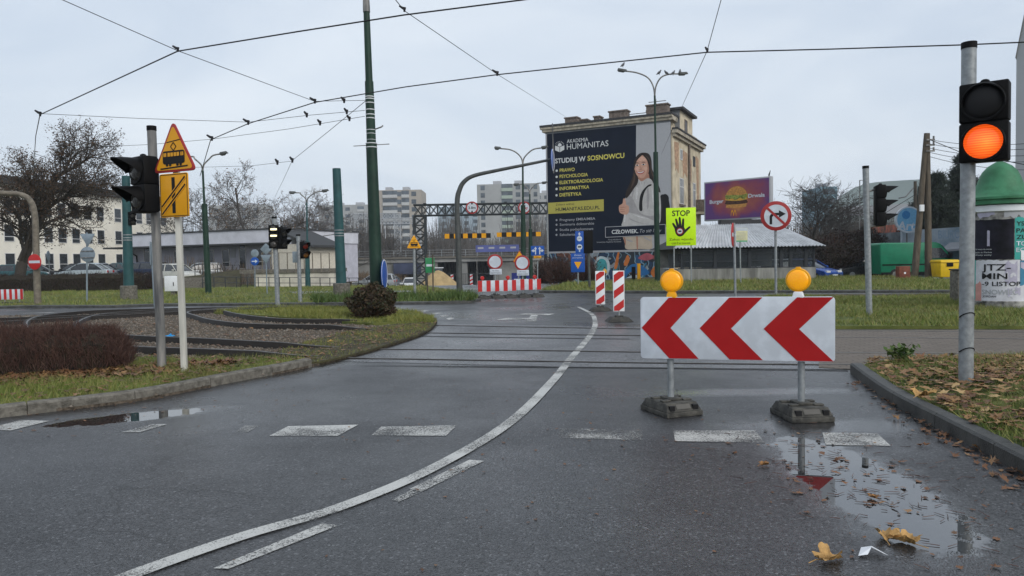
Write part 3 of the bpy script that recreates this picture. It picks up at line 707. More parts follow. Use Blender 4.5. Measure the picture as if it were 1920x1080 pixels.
# birds
def pigeon(label, pos, rz, k=1.0, face=1):
    s = thing('pigeon', label, 'bird', pos, rz, 'birds on the tall street lamp')
    mb = MB(); P = [(-.17,0,.03),(-.12,0,.06),(-.05,0,.11),(.02,0,.16),(.06,0,.21),(.075,0,.25)]; R = [.012,.03,.062,.07,.048,.032]
    mb.tube([Vector(a)*k for a in P], [r*k for r in R], 10)
    mb.tube([Vector(a)*k for a in [(.05,0,.24),(.075,0,.265),(.10,0,.265),(.14,0,.255)]], [.02*k,.036*k,.03*k,.004*k], 10)
    mb.tube([Vector(a)*k for a in [(.0,.02,.1),(.005,.02,0)]], .008*k, 5); mb.tube([Vector(a)*k for a in [(.0,-.02,.1),(.005,-.02,0)]], .008*k, 5)
    mb.build('body', M['pigeon'], s, smooth=70)
M['pigeon'] = mat('pigeon_feathers', (.10,.105,.115), .8, var=.4, vs=9)
yy = lpp.y
pigeon('lone bird perched on the left lamp head of the tall green street lamp', at(1168,126.5,yy)+Vector((0,0,.0)), math.pi*.15)
for i, (x, y, r, lab) in enumerate(((1236,141,.1,'bird nearest the pole on the right arm of the tall lamp'), (1249.5,141.5,2.8,'second bird from the pole on the right arm of the tall lamp'),
       (1262,141.8,.2,'third bird from the pole on the right arm, next to the lamp head'), (1275,139,1.2,'bird standing on the right lamp head of the tall green lamp'))):
    pigeon(lab, at(x,y,yy), r)
# --- curved arm mast
p = foot(862, 556, .09); D = p.y
s = thing('curved_mast', 'grey curved mast reaching over the road to a blue sign seen edge on', 'mast', p)
L = [at(a,b,D)-p for a,b in ((862,560),(860,480),(857,385),(862,355),(872,339),(890,329),(930,320),(980,310),(1034,299))]
mb = MB(); mb.tube(cr(L,4), [.12-.07*i/32 for i in range(33)], 12); mb.build('mast', M['mastgrey'], s)
c = at(1037, 300, D-.1)-p; X = T(c.x,c.y,c.z,math.radians(79))
plate(s, X, circ(0,0,.42,36), M['blue'], .03, name='round_sign'); mb = MB(X); mb.ring(0,0,.37,.42,-.004,0,36); mb.build('sign_rim', M['white'], s)
mb = MB(); mb.tube([c+Vector((.02,.04,-.5)), c+Vector((.0,.04,1.4))], .02, 6); mb.build('sign_bar', M['galv_dark'], s)
# curved grey lamp mast at left with the no entry sign
p = foot(70, 570, .09); D = p.y
s = thing('curved_mast', 'grey brown post at the left edge bending left at its top', 'mast', p)
L = [at(a,b,D)-p for a,b in ((71,575),(68,480),(66,410),(58,378),(40,365),(10,362),(-40,361),(-120,358))]
mb = MB(); mb.tube(cr(L,4), [.125-.05*i/28 for i in range(29)], 12); mb.build('mast', M['rustmast'], s)
c = at(64.5, 491, D-.2)
s = thing('no_entry_sign', 'round red no entry sign with white bar on the grey brown post at left', 'road sign', c, math.radians(-12))
plate(s, Matrix.Identity(4), circ(0,0,.3,40), M['brightred'], .02, name='disc'); deco(s, Matrix.Identity(4), rrect(-.25,.25,-.05,.05,.005), M['signwhite'], -.001, 'white_bar')
mb = MB(); mb.box(-.1,.1,.021,.13,-.03,.03); mb.build('bracket', M['galv_dark'], s)
# --- signs seen from the back and small ones
def simple_post(s, p, t_, r=.03, m='galv'): pole_part(s, p, t_, r, M[m], 'post', 10)
p = foot(163, 567, .09); D = p.y
s = thing('sign_post', 'bare grey backs of a triangle and a round sign on one post before the hedge', 'road sign', p); simple_post(s, p, at(163,436,D), .032, 'backgrey')
c = at(164,447,D-.06)-p; plate(s, T(c.x,c.y,c.z), rpoly([(-.3,.18),(.3,.18),(0,-.34)],.05), M['backgrey'], name='triangle_back')
c = at(164,477,D-.06)-p; plate(s, T(c.x,c.y,c.z), circ(0,0,.3,30), M['backgrey'], name='round_back')
mb = MB(); 
for q in (-.13,.13): mb.box(c.x-.25,c.x+.25,c.y-.03,c.y-.001,c.z+q-.02,c.z+q+.02)
mb.build('stiffener', M['galv_dark'], s)
p = foot(93, 515, 0, 60); s = thing('sign_post', 'small dark sign turned edge on in front of the cream building', 'road sign', p); simple_post(s, p, at(91,470,60), .035)
c = at(91,480,59.9)-p; plate(s, T(c.x,c.y,c.z,math.radians(105)), circ(0,0,.42,30), M['backgrey'], .03, name='round_plate')
p = foot(501, 552, .05); D = p.y
s = thing('sign_post', 'grey backs of a diamond and a triangle on one post near the white bar signal', 'road sign', p); simple_post(s, p, at(498,458,D), .03, 'backgrey')
c = at(498.5,467,D-.06)-p; plate(s, T(c.x,c.y,c.z), rpoly([(-.28,0),(0,-.28),(.28,0),(0,.28)],.05), M['backgrey'], name='diamond_back')
c = at(498.5,486,D-.06)-p; plate(s, T(c.x,c.y,c.z), rpoly([(-.26,.2),(.26,.2),(0,-.26)],.05), M['backgrey'], name='triangle_back')
p = foot(478, 540, .05, 44); D = 44
s = thing('sign_post', 'round blue sign with a white arrow on a post before the low grey building', 'road sign', p); simple_post(s, p, at(478,470,D), .03, 'backgrey')
c = at(477.5,490,D-.06)-p; X = T(c.x,c.y,c.z); plate(s, X, circ(0,0,.25,30), M['blue'], name='blue_disc'); deco(s, X, [(-.18,-.03),(.02,-.03),(.02,-.11),(.18,0),(.02,.11),(.02,.03),(-.18,.03)], M['signwhite'], -.001, 'arrow')
c = at(477.5,475,D-.03)-p; plate(s, T(c.x,c.y,c.z), circ(0,0,.24,30), M['backgrey'], name='round_back')
# --- orange tram warning sign by the gantry
p = foot(778, 556, .09); D = p.y
s = thing('tram_warning_sign', 'small yellow triangle with a tram on a grey post in front of the truss column', 'warning sign', p); simple_post(s, p, at(776,440,D), .055)
c = at(776.5,457,D-.1)-p; X = T(c.x,c.y,c.z,math.radians(28)); tri_sign(s, X, .62, M['yellow'], M['yellow']); tram_symbol(s, X, .62, -.005, M['ink'], M['yellow'])
p = foot(806, 552, .05); D = p.y
s = thing('notice_board', 'small green notice board on two wooden stakes left of the curved mast', 'notice board', p)
for q in (-.1,.14): mb = MB(); mb.tube([(q,0,-.1),(q+.02,0,1.7)], .03, 8); mb.build('stake', M['wood'], s)
X = T(.04,-.05,1.25,math.radians(35)); plate(s, X, rrect(-.22,.22,-.32,.32,.01), mat('notice_green', (.03,.22,.09), .5), name='board'); deco(s, X, rrect(-.18,.18,-.05,.05,.01), M['signwhite'], -.001, 'printed_strip')
# --- red white barriers
def barrier_board(s, X, x0, x1, z0, z1, n, first='red'):
    mb = MB(X); mb.box(x0,x1,0,.03,z0,z1); mb.build('board', M['signwhite'], s, bevel=.006)
    wd = (x1-x0)/n
    for i in range(n):
        if (i % 2 == 0) == (first == 'red'): deco(s, X, [(x0+i*wd+.001,z0+.002),(x0+(i+1)*wd-.001,z0+.002),(x0+(i+1)*wd-.001,z1-.002),(x0+i*wd+.001,z1-.002)], M['brightred'], -.001, 'red_stripe')
def foot_plate(s, X, w_=.42, l_=.8, m='blackrub', hgt=.11):
    mb = MB(X); mb.frustum((-w_/2,w_/2,-l_/2,l_/2),(-w_/2+.04,w_/2-.04,-l_/2+.12,l_/2-.12),0,hgt)
    mb.box(-.09,.09,-.09,.09,hgt-.01,hgt+.035)
    return mb.build('foot', M[m], s, bevel=.012)
IDM = Matrix.Identity(4)
c0 = G(902,560); c1 = G(1010,556.5); mid = (c0+c1)/2; D = mid.y
s = thing('road_barrier', 'long red and white striped barrier with red lamps across the road to the underpass', 'barrier', mid, math.atan2(c1.y-c0.y, c1.x-c0.x))
bw = (at(1018,535,D)-at(895,535,D)).x; zt = at(955,525,D).z; zb = at(955,545.5,D).z
barrier_board(s, T(-.006,0,0), -bw/2, bw*.1, zb, zt, 9); barrier_board(s, T(.006,.035,0), bw*.1, bw/2, zb+.02, zt+.02, 6, 'white')
for i, q in enumerate((-.42,-.21,0,.21,.42)):
    mb = MB(); mb.tube([(q*bw,.05,0),(q*bw,.05,zb+.1)], .022, 8); mb.build('leg', M['galv'], s); foot_plate(s, T(q*bw,.05,0), .5, .8)
for q in (-.43,-.03,.4):
    mb = MB(T(q*bw,.03,zt+.10)); mb.ring(0,0,0.001,.075,-.04,.04,20); mb.box(-.03,.03,-.03,.03,-.1,-.06); mb.build('warning_lamp', M['brightred'], s, bevel=.008)
c0 = G(-60,574); c1 = G(40,572.5); mid = (c0+c1)/2; D = mid.y
s = thing('road_barrier', 'short red and white striped barrier at the left edge by the no entry sign', 'barrier', mid)
zt = at(20,542.5,D).z; zb = at(20,561.5,D).z; x1 = at(43,550,D).x-mid.x
barrier_board(s, IDM, -x1, x1, zb, zt, 21)
for q in (-.9,-.1,.42,.93):
    mb = MB(); mb.tube([(q*x1-.1,.05,0),(q*x1-.1,.05,zb+.1)], .022, 8); mb.build('leg', M['galv'], s); foot_plate(s, T(q*x1-.1,.05,0))
# --- no vehicles signs behind the barrier
def b1(label, x, y, group, gx):
    D = 29.2; p = foot(gx, 558, 0, D); s = thing('no_vehicles_sign', label, 'road sign', p, 0, group)
    simple_post(s, p, at(x,480,D), .03); c = at(x,y,D-.06)-p
    plate(s, T(c.x,c.y,c.z), circ(0,0,.305,40), M['darkred'], .015, name='disc'); deco(s, T(c.x,c.y,c.z), circ(0,0,.235,40), M['signwhite'], -.001, 'white_face')
    c = at(x+1.5,y+18.5,D-.07)-p; plate(s, T(c.x,c.y,c.z), rrect(-.24,.24,-.11,.11,.01), M['signwhite'], .012, name='lower_plate')
    text(s, 'Nie dotyczy', c.x, c.z+.025, .04, M['ink'], y=c.y-.004, align='CENTER'); text(s, 'pojazdów budowy', c.x, c.z-.06, .04, M['ink'], y=c.y-.004, align='CENTER', width=.4)
    foot_plate(s, T(0,0,0))
b1('left one of two round white signs with red rim and plate above the striped barrier', 928, 491, 'no vehicles signs', 929)
b1('right one of two round white signs with red rim and plate above the striped barrier', 979, 493, 'no vehicles signs', 981)
p = foot(972, 556, 0, 31.5); s = thing('warning_sign', 'yellow triangle mostly hidden behind the right white round sign', 'warning sign', p); simple_post(s, p, at(973,470,31.5), .03)
c = at(974,484,31.4)-p; tri_sign(s, T(c.x,c.y,c.z), .6, M['darkred'], M['yellow'])
# --- striped guide boards
def guide(label, x, y, xt, yt, yb):
    p = G(x, y); D = p.y; s = thing('guide_board', label, 'guide board', p, math.radians(4), 'red and white guide boards')
    z1 = at(xt,yt,D).z; z0 = at(xt,yb,D).z; hw = .135
    mb = MB(); mb.box(-hw,hw,0,.035,z0,z1); mb.build('board', M['white'], s, bevel=.01)
    H = z1-z0; bm_ = .018; x0, x1 = -hw+bm_, hw-bm_; a0, a1 = z0+bm_, z1-bm_; W = x1-x0; per = H*.385; slope = .72*W
    k = -3
    def clip(P, lo, hi):
        out = []
        for side, v in (('lo',lo),('hi',hi)):
            out = []; n = len(P)
            for i in range(n):
                a, b = P[i], P[(i+1)%n]; ia = a[1] >= v if side == 'lo' else a[1] <= v; ib = b[1] >= v if side == 'lo' else b[1] <= v
                if ia: out.append(a)
                if ia != ib: t = (v-a[1])/(b[1]-a[1]); out.append((a[0]+(b[0]-a[0])*t, v))
            P = out
            if len(P) < 3: return []
        return P
    q = a0-2*per
    while q < a1+per:
        P = clip([(x0,q-slope/2),(x1,q+slope/2),(x1,q+slope/2+per*.5),(x0,q-slope/2+per*.5)], a0, a1)
        if P: deco(s, IDM, P, M['brightred'], -.001, 'red_stripe')
        q += per
    mb = MB(); mb.tube([(0,.02,.05),(0,.02,z0+.02)], .025, 8); mb.build('post', M['galv'], s); foot_plate(s, T(0,.02,0,math.pi/2), .42, .62)
guide('farther and smaller of two red and white striped upright boards on the road', 1126, 583, 1125, 508, 571)
guide('nearer and larger of two red and white striped upright boards on the road', 1161, 603, 1160, 507.5, 584)
# --- the chevron barrier
BLp = at(1258, 778, 7.0); BRp = at(1504, 795, 6.62)
A = at(1201, 614, 7.02); B = at(1566, 614, 6.55); 
rz = math.atan2(B.y-A.y, B.x-A.x); p = Vector(((A.x+B.x)/2,(A.y+B.y)/2,0))
s = thing('chevron_barrier', 'large white board with three red chevrons pointing left and two amber lamps on top', 'barrier', p, rz)
W = math.hypot(B.x-A.x,B.y-A.y); z1 = (at(1200,557,7.02).z+at(1566,556,6.55).z)/2; z0 = (at(1202,671,7.02).z+at(1566,680,6.55).z)/2
bd = MB(); bd.prism(rrect(-W/2,W/2,z0,z1,.035,6), 0, .02); bd.build('board', M['signwhite'], s, bevel=.003)
mb = MB(); 
for zz in (z0+.1,z1-.14): mb.box(-W/2+.02,W/2-.02,.021,.05,zz,zz+.04)
mb.build('stiffener', M['galv'], s)
zm = (z0+z1)/2; Hh = (z1-z0)/2-.006; M['chev'] = mat('chevron_red', (.34,.007,.008), .35, var=.06)
for tip, tip2, e0, e1 in ((.006,.163,.155,.312),(.318,.482,.474,.643),(.648,.825,.815,.992)):
    x = lambda u: -W/2+u*W
    deco(s, IDM, [(x(tip),zm),(x(e0),zm-Hh),(x(e1),zm-Hh),(x(tip2),zm),(x(e1),zm+Hh),(x(e0),zm+Hh)], M['chev'], -.001, 'chevron', .002)
iv = (Matrix.Translation(p) @ Matrix.Rotation(rz,4,'Z')).inverted()
M['foot_text'] = mat('worn_foot_print', (.11,.105,.095), .8)
for q, prz in ((BLp,math.radians(20)),(BRp,math.radians(3))):
    l = iv @ q; l.y = .06; l.z = 0
    mb = MB(); mb.tube([(l.x,l.y,.05),(l.x,l.y,z1-.03)], .031, 16); mb.build('post', M['galv'], s)
    X = T(l.x, l.y, 0, prz-rz)
    mb = MB(X); w_, l_ = .38, .48
    mb.box(-w_/2-.006,w_/2+.006,-l_/2-.006,l_/2+.006,.0,.048); mb.frustum((-w_/2,w_/2,-l_/2+.004,l_/2-.004),(-w_/2+.025,w_/2-.025,-l_/2+.06,l_/2-.06),.05,.125)
    for sx in (-1,1):
        mb.box(sx*.115-.045,sx*.115+.045,-l_/2+.12,-l_/2+.18,.125,.142); mb.box(sx*.115-.045,sx*.115+.045,l_/2-.18,l_/2-.12,.125,.142)
    mb.box(-.07,.07,-.09,.09,.125,.15)
    ft = mb.build('foot', M['rubbergrey'], s, bevel=.008)
    for sx in (-1,1):
        for sy in (-1,1): mb = MB(X); mb.box(sx*.125-.027,sx*.125+.027,sy*.206-.024,sy*.206+.024,.055,.105); mb.build('foot_recess', M['ink'], s)
    mb = MB(X); mb.add([(-.075,-.229,.073),(.075,-.229,.073),(.075,-.197,.113),(-.075,-.197,.113)],[(0,1,2,3)]); mb.build('foot_label', M['foot_text'], s, smooth=0)
def amber(s, l, z, rz2, basem):
    X = T(l.x, l.y-.02, z, rz2)
    mb = MB(X); mb.frustum((-.05,.05,-.04,.04),(-.035,.035,-.03,.03),-.005,.05); b_ = mb.build('warning_lamp', basem, s, bevel=.006)
    mb = MB(X); mb.ring(0,.155,.0001,.108,-.025,.025,40); mb.box(-.022,.022,-.02,.02,.255,.275); mb.build('lamp_rim', M['amber2'], b_, bevel=.008)
    for sy in (-1,1):
        k = MB(X); pr = [(.093,.022),(.09,.029),(.07,.035),(.04,.038),(.001,.039)]; N = 36
        vs = [(r*math.cos(2*math.pi*j/N), sy*yy_, .155+r*math.sin(2*math.pi*j/N)) for r,yy_ in pr for j in range(N)]
        fs = [(i*N+j,i*N+(j+1)%N,(i+1)*N+(j+1)%N,(i+1)*N+j) for i in range(len(pr)-1) for j in range(N)]
        k.add(vs, fs); k.build('lens', M['amber'], b_, smooth=60)
def amber_mat():
    m, nt, b = base_mat('amber_lens')
    tc = nd(nt, 'ShaderNodeTexCoord'); v = nd(nt, 'ShaderNodeTexVoronoi', {'Vector':tc.outputs['Object'], 'Scale':95})
    nt.links.new(mix(nt, v.outputs['Distance'], (.95,.43,.006,1), (.85,.33,.004,1)), b.inputs['Base Color']); b.inputs['Roughness'].default_value = .18
    b.inputs['Emission Color'].default_value = (1,.4,.01,1); b.inputs['Emission Strength'].default_value = .22; b.inputs['Subsurface Weight'].default_value = .35; b.inputs['Subsurface Radius'].default_value = (.05,.02,.005)
    bp = nd(nt, 'ShaderNodeBump', {'Strength':.25, 'Distance':.004, 'Height':v.outputs['Distance']}); nt.links.new(bp.outputs[0], b.inputs['Normal'])
    return m
M['amber'] = amber_mat(); M['amber2'] = mat('amber_plastic', (.8,.36,.004), .4, var=.06)
for q, r2, bmn in ((at(1260,556,7.0),-.15,'amber2'),(at(1498,556,6.62),-.28,'white')):
    l = iv @ q; l.y = .06; amber(s, l, z1-.005, r2, M[bmn])
# ---------------------------------------------------------------- buildings and other background things
M['beige_wall'] = mat('ochre_plaster', (.54,.46,.33), .9, var=.2, vs=1.2, col2=(.66,.58,.43), bump=.2, bs=20)
M['peeled'] = mat('peeled_brick_patch', (.40,.26,.17), .95, var=.35, vs=4)
M['grey_gable'] = mat('grey_render', (.22,.23,.24), .9, var=.15, vs=2)
M['cornice'] = mat('stained_cornice', (.38,.34,.27), .9, var=.35, vs=3)
M['roof_dark'] = mat('dark_roof_felt', (.045,.045,.048), .8, var=.3)
M['brick_ch'] = mat('sooty_chimney', (.16,.13,.11), .95, var=.4, vs=6)
M['navy'] = mat('printed_navy', (.009,.014,.027), .65, var=.12, vs=.6, spec=.12)
M['pgrey'] = mat('printed_light_grey', (.36,.37,.39), .55, var=.04)
M['pwhite'] = mat('printed_white', (.62,.64,.64), .55, var=.03)
M['pyellow'] = mat('printed_yellow', (.62,.56,.12), .55, var=.05)
M['pband'] = mat('printed_mustard', (.42,.38,.08), .55, var=.05)
M['hair'] = mat('printed_dark_hair', (.022,.014,.012), .6, var=.35, vs=3)
M['skin'] = mat('printed_skin', (.52,.30,.22), .6, var=.08)
M['skin2'] = mat('printed_skin_shade', (.38,.19,.13), .6, var=.08)
M['sweater'] = mat('printed_sweater', (.45,.44,.43), .6, var=.10, vs=2.5)
M['sweater2'] = mat('printed_sweater_fold', (.32,.31,.31), .6, var=.1, vs=2.5)
M['trousers'] = mat('printed_trousers', (.44,.37,.29), .6, var=.08, vs=2)
M['lips'] = mat('printed_lips', (.40,.10,.09), .6)
M['winwhite'] = mat('white_window_frame', (.6,.6,.6), .5, var=.1)
def window(parent, X, x0, x1, z0, z1, bars=1, dep=.05, frame='winwhite', trans=None, glass='glass'):
    """frame proud of the wall (facing -y) with its pane as sub-part"""
    w_ = .07; mb = MB(X)
    mb.box(x0,x1,-dep,.0,z0,z0+w_); mb.box(x0,x1,-dep,0,z1-w_,z1); mb.box(x0,x0+w_,-dep,0,z0+w_,z1-w_); mb.box(x1-w_,x1,-dep,0,z0+w_,z1-w_)
    for i in range(bars): c = x0+(x1-x0)*(i+1)/(bars+1); mb.box(c-.03,c+.03,-dep+.004,-.004,z0+w_,z1-w_)
    if trans: c = z0+(z1-z0)*trans; mb.box(x0+w_,x1-w_,-dep+.002,-.002,c-.035,c+.035)
    f = mb.build('window', M[frame], parent, smooth=0)
    mb = MB(X); mb.box(x0+w_,x1-w_,-.02,-.006,z0+w_,z1-w_); mb.build('pane', M[glass], f, smooth=0)
    return f
# --- poster building
Lp = at(1027, 500, 61.8); Rp = at(1263, 500, 57.0)
wv = Vector((Rp.x-Lp.x, Rp.y-Lp.y, 0)); WL = wv.length; rz = math.atan2(wv.y, wv.x)
bz = -.9; eav_ = at(1262, 216, 57.0).z+.9-1.1; p = Vector((Lp.x, Lp.y, bz)); ztop = at(1262, 216, 57.0).z-bz; DB = 10.0
s = thing('apartment_building', 'old ochre four storey building whose blank gable carries the huge navy poster', 'building', p, rz)
mb = MB(); mb.box(0,WL,0,DB,0,eav_); mb.box(0,WL-.3,.004,DB-.004,eav_+.0,ztop-.35); mb.build('wall', M['beige_wall'], s, smooth=0)
mb = MB(); mb.box(.004,WL-.15,-.05,-.003,2.86,ztop-.36); mb.build('gable_render', M['grey_gable'], s, smooth=0)
mb = MB(); mb.box(-.25,WL+.1,-.2,1.2,ztop-.35,ztop-.12); mb.box(-.4,WL+.05,-.3,1.5,ztop-.12,ztop+.05); mb.build('cornice', M['cornice'], s, smooth=0)
mb = MB(); mb.box(-.42,WL+.1,-.34,1.9,ztop+.055,ztop+.22); mb.build('roof', M['roof_dark'], s, smooth=0)
rf = [o for o in s.children if o.name.startswith('roof')][0]
for x0, x1, hh in ((1.55,2.6,.5),(2.9,3.5,.22),(4.1,4.6,.36),(5.4,6.9,.62),(8.5,10.2,.78)):
    mb = MB(); mb.box(x0,x1,.5,1.3,ztop+.22,ztop+.22+hh); mb.box(x0-.07,x1+.07,.43,1.37,ztop+.225+hh,ztop+.33+hh); mb.build('chimney', M['brick_ch'], rf, smooth=0)
mb = MB(); mb.box(6.9,8.5,.8,.86,ztop+.55,ztop+.6); mb.build('roof_rail', M['galv_dark'], rf, smooth=0); mb = MB(); mb.tube([(9.2,.9,ztop+1.05),(9.2,.9,ztop+1.6)],.02,6); mb.box(8.6,10.0,.87,.93,ztop+1.35,ztop+1.4); mb.build('aerial', M['galv_dark'], rf, smooth=0)
eav = ztop-1.35
mb = MB(); mb.box(WL-.05,WL+.4,-.05,DB+.3,eav,eav+.28); mb.box(WL-.05,WL+.22,0,DB+.2,eav-.25,eav-.005); mb.build('side_cornice', M['cornice'], s, smooth=0)
mb = MB(); mb.box(WL-.02,WL+.46,-.1,DB+.35,eav+.285,eav+.4); mb.build('gutter', M['roof_dark'], s, smooth=0)
# upper attic block
mb = MB(); mb.box(WL-2.4,WL+.1,2.0,6.4,eav+.45,ztop+.75); at_ = mb.build('attic', M['beige_wall'], s, smooth=0)
mb = MB(); mb.box(WL-2.4,WL+.095,1.94,1.995,eav+.45,ztop+.74); mb.build('attic_render', M['grey_gable'], at_, smooth=0)
mb = MB(); mb.box(WL-2.6,WL+.45,1.75,6.7,ztop+.755,ztop+.95); mb.build('attic_roof', M['roof_dark'], at_, smooth=0)
XS = Matrix.Translation((WL,0,0)) @ Matrix.Rotation(math.pi/2, 4, 'Z')   # x runs back along the side wall, faces +x
window(s, XS @ Matrix.Translation((0,-.105,0)), 3.5,4.4,ztop-.75,ztop+.25,1, frame='brick_ch')
for zc, hh in ((eav-1.35,.85),):
    window(s, XS, 2.3,3.1,zc-hh/2,zc+hh/2,1); window(s, XS, 6.9,7.7,zc-hh/2-.05,zc+hh/2-.05,1, frame='roof_dark')
for zc in (eav-4.3, eav-7.7, eav-10.6):
    window(s, XS, 2.1,3.4,zc-1.05,zc+1.05,2,trans=.66); window(s, XS, 6.8,7.7,zc-1.05,zc+1.05,1,trans=.7)
    for a in (1.95,6.65): mb = MB(XS); mb.box(a,a+1.6,-.16,0,zc-1.2,zc-1.06); mb.build('sill', M['brick_ch'], s, smooth=0)
mb = MB(XS); mb.tube([(5.1,-.12,.2),(5.1,-.12,eav-.3)],.1,8); mb.build('drainpipe', M['brick_ch'], s)
for P in ([(1.0,eav-.6),(4.2,eav-.5),(4.0,eav-3.0),(2.6,eav-2.6),(1.6,eav-2.9)], [(6.6,eav-.9),(10.4,eav-1.0),(10.2,eav-3.1),(8.2,eav-2.7),(7.0,eav-3.2)], [(12.0,eav-1.2),(13.8,eav-1.4),(13.4,eav-3.4),(12.4,eav-2.6)],[(17,eav-.8),(19.5,eav-1),(19.3,eav-7),(18.2,eav-5)]):
    mb = MB(XS); mb.prism(rpoly([(q*.47,z_) for q,z_ in P],.15), -.012, -.001); mb.build('peeled_patch', M['peeled'], s, smooth=0)
for zc in (eav-5.7, eav-9.2):
    mb = MB(XS); mb.box(7.9,9.9,-1.5,-.003,zc-.2,zc); b_ = mb.build('balcony', M['cornice'], s, smooth=0)
    mb = MB(XS); mb.box(7.9,9.9,-1.5,-1.43,zc+.005,zc+1.05); mb.box(7.9,7.97,-1.425,-.01,zc+.005,zc+1.05); mb.box(9.83,9.9,-1.425,-.01,zc+.005,zc+1.05); mb.build('balustrade', M['brick_ch'], b_, smooth=0)
# poster, drawn on the flat sheet
pw, pz0, pz1 = WL-.12, 2.98, ztop-.5
PO = thing('poster', 'huge navy academy poster with a smiling young woman, covering the building gable', 'poster', s.matrix_basis @ Vector((0,0,0)), rz)
PO.location = Vector(p)+Vector((math.sin(rz)*.06, -math.cos(rz)*.06, 0))
x0p, x1p = .15, WL-.1; Wp = x1p-x0p; Hp = pz1-pz0
mb = MB(); mb.box(x0p,x1p,-.02,0,pz0,pz1); mb.build('sheet', M['navy'], PO, smooth=0)
mb = MB(); mb.box(x0p-.05,x1p+.05,-.035,-.001,pz0-.14,pz0-.005); mb.box(x0p-.1,x0p-.01,-.05,0,pz0-.14,pz1); mb.build('frame', M['pgrey'], PO, smooth=0)
def uv(x, y):
    yt = 205-70*(x-75)/682; yb = 862-17*(x-75)/682; v = (y-yt)/(yb-yt); xl = 75+15*v; xr = 757+8*v
    return x0p+Wp*(x-xl)/(xr-xl), pz1-Hp*v
def pp(pts, m, y, name, smooth=True, n=5):
    Q = [uv(*q) for q in pts]
    if smooth: Q = [(v.x,v.y) for v in cr([Vector((a,b,0)) for a,b in Q], n, True)]
    lo = min(q[0] for q in Q); Q = [(min(max(a,x0p+.01),x1p-.01), min(max(b,pz0+.01),pz1-.01)) for a,b in Q]
    mb = MB(); mb.prism(Q, y-.003, y); return mb.build(name, m, PO, smooth=0)
pp([(577,152),(756,136),(764,846),(660,848),(577,600)], M['pgrey'], -.021, 'grey_panel', False)
pp([(577,600),(660,600),(660,849),(577,851)], M['navy'], -.0245, 'navy_panel', False)
pp([(610,306),(643,312),(658,345),(662,400),(676,440),(697,490),(705,528),(680,520),(600,520),(560,540),(530,566),(521,552),(526,520),(545,478),(562,440),(566,390),(570,350),(585,320)], M['hair'], -.0285, 'hair')
pp([(706,548),(722,540),(745,560),(755,620),(756,700),(738,720),(696,716),(700,600)], M['ink'], -.0285, 'backpack')
pp([(712,560),(718,541),(735,538),(748,556),(746,590),(738,590),(738,560),(730,550),(722,552),(718,572)], M['ink'], -.032, 'backpack_handle')
pp([(512,770),(580,768),(655,764),(662,800),(661,843),(600,845),(528,846),(520,810)], M['trousers'], -.0325, 'trousers')
pp([(592,458),(615,464),(640,448),(668,466),(694,500),(706,560),(709,630),(702,700),(660,716),(580,716),(506,717),(508,690),(516,650),(519,600),(520,565),(530,535),(548,505),(572,478)], M['sweater'], -.0365, 'sweater')
pp([(592,430),(640,420),(648,452),(632,470),(605,474),(590,462)], M['skin2'], -.0405, 'neck')
pp([(588,452),(608,466),(640,448),(660,462),(640,480),(606,490),(584,474)], M['sweater'], -.0445, 'collar')
pp([(606,322),(630,326),(645,352),(646,400),(636,432),(612,449),(588,444),(572,420),(567,388),(572,352),(588,330)], M['skin'], -.0485, 'face')
pp([(612,316),(600,330),(582,352),(573,384),(567,402),(564,378),(570,348),(586,324),(600,316)], M['hair'], -.0525, 'fringe'); pp([(610,316),(622,330),(636,350),(645,384),(646,420),(650,446),(660,440),(660,390),(654,346),(636,320),(620,312)], M['hair'], -.0525, 'fringe')
for cx, cy in ((584,376),(617,372)):
    pp([(cx-10,cy),(cx,cy-4),(cx+10,cy),(cx,cy+5)], M['pwhite'], -.0525, 'eye'); pp([(cx-5,cy),(cx,cy-4),(cx+5,cy),(cx,cy+5)], M['hair'], -.0565, 'iris')
    pp([(cx-12,cy-11),(cx,cy-15),(cx+12,cy-10),(cx,cy-11)], M['hair'], -.0525, 'eyebrow')
pp([(598,376),(602,395),(594,401),(604,403),(609,398)], M['skin2'], -.0525, 'nose')
pp([(580,410),(600,413),(624,406),(616,421),(600,427),(588,422)], M['lips'], -.0525, 'mouth'); pp([(584,412),(600,415),(620,409),(612,417),(600,420),(590,418)], M['pwhite'], -.0565, 'teeth')
pp([(524,565),(530,538),(560,560),(600,640),(660,660),(690,640),(706,660),(690,700),(640,706),(570,690),(536,664),(520,640)], M['sweater2'], -.0405, 'sleeve')
pp([(530,640),(600,655),(680,690),(690,706),(620,702),(560,680),(528,656)], M['sweater'], -.0445, 'cuff')
pp([(488,604),(506,590),(510,566),(518,562),(524,580),(526,596),(540,606),(540,636),(528,652),(504,648),(490,636)], M['skin'], -.0485, 'hand')
for q in (612,623,634): pp([(490,q),(506,q-3),(520,q),(506,q+2)], M['skin2'], -.0525, 'finger_line')
pp([(596,624),(598,560),(612,520),(640,488),(658,482),(658,490),(640,500),(622,530),(612,580),(612,628)], M['ink'], -.0445, 'backpack_strap')
hl = mat('printed_hair_highlight',(.07,.042,.03),.6)
pp([(566,392),(578,424),(590,446),(586,478),(566,508),(546,540),(528,560),(522,552),(527,520),(545,478),(560,435)], M['hair'], -.0495, 'front_hair'); pp([(648,372),(660,392),(674,430),(694,482),(705,524),(694,522),(674,486),(656,446),(648,410)], M['hair'], -.0495, 'front_hair')
for q in ([(566,420),(574,440),(568,476),(548,510),(556,480),(564,450)],[(655,350),(660,400),(674,446),(692,492),(700,520),(688,492),(668,446),(656,400)],[(625,320),(645,338),(652,362),(642,342)]): pp(q, hl, -.0565 if q[0][0] > 600 and q[0][1] < 330 else -.0535, 'hair_strand')
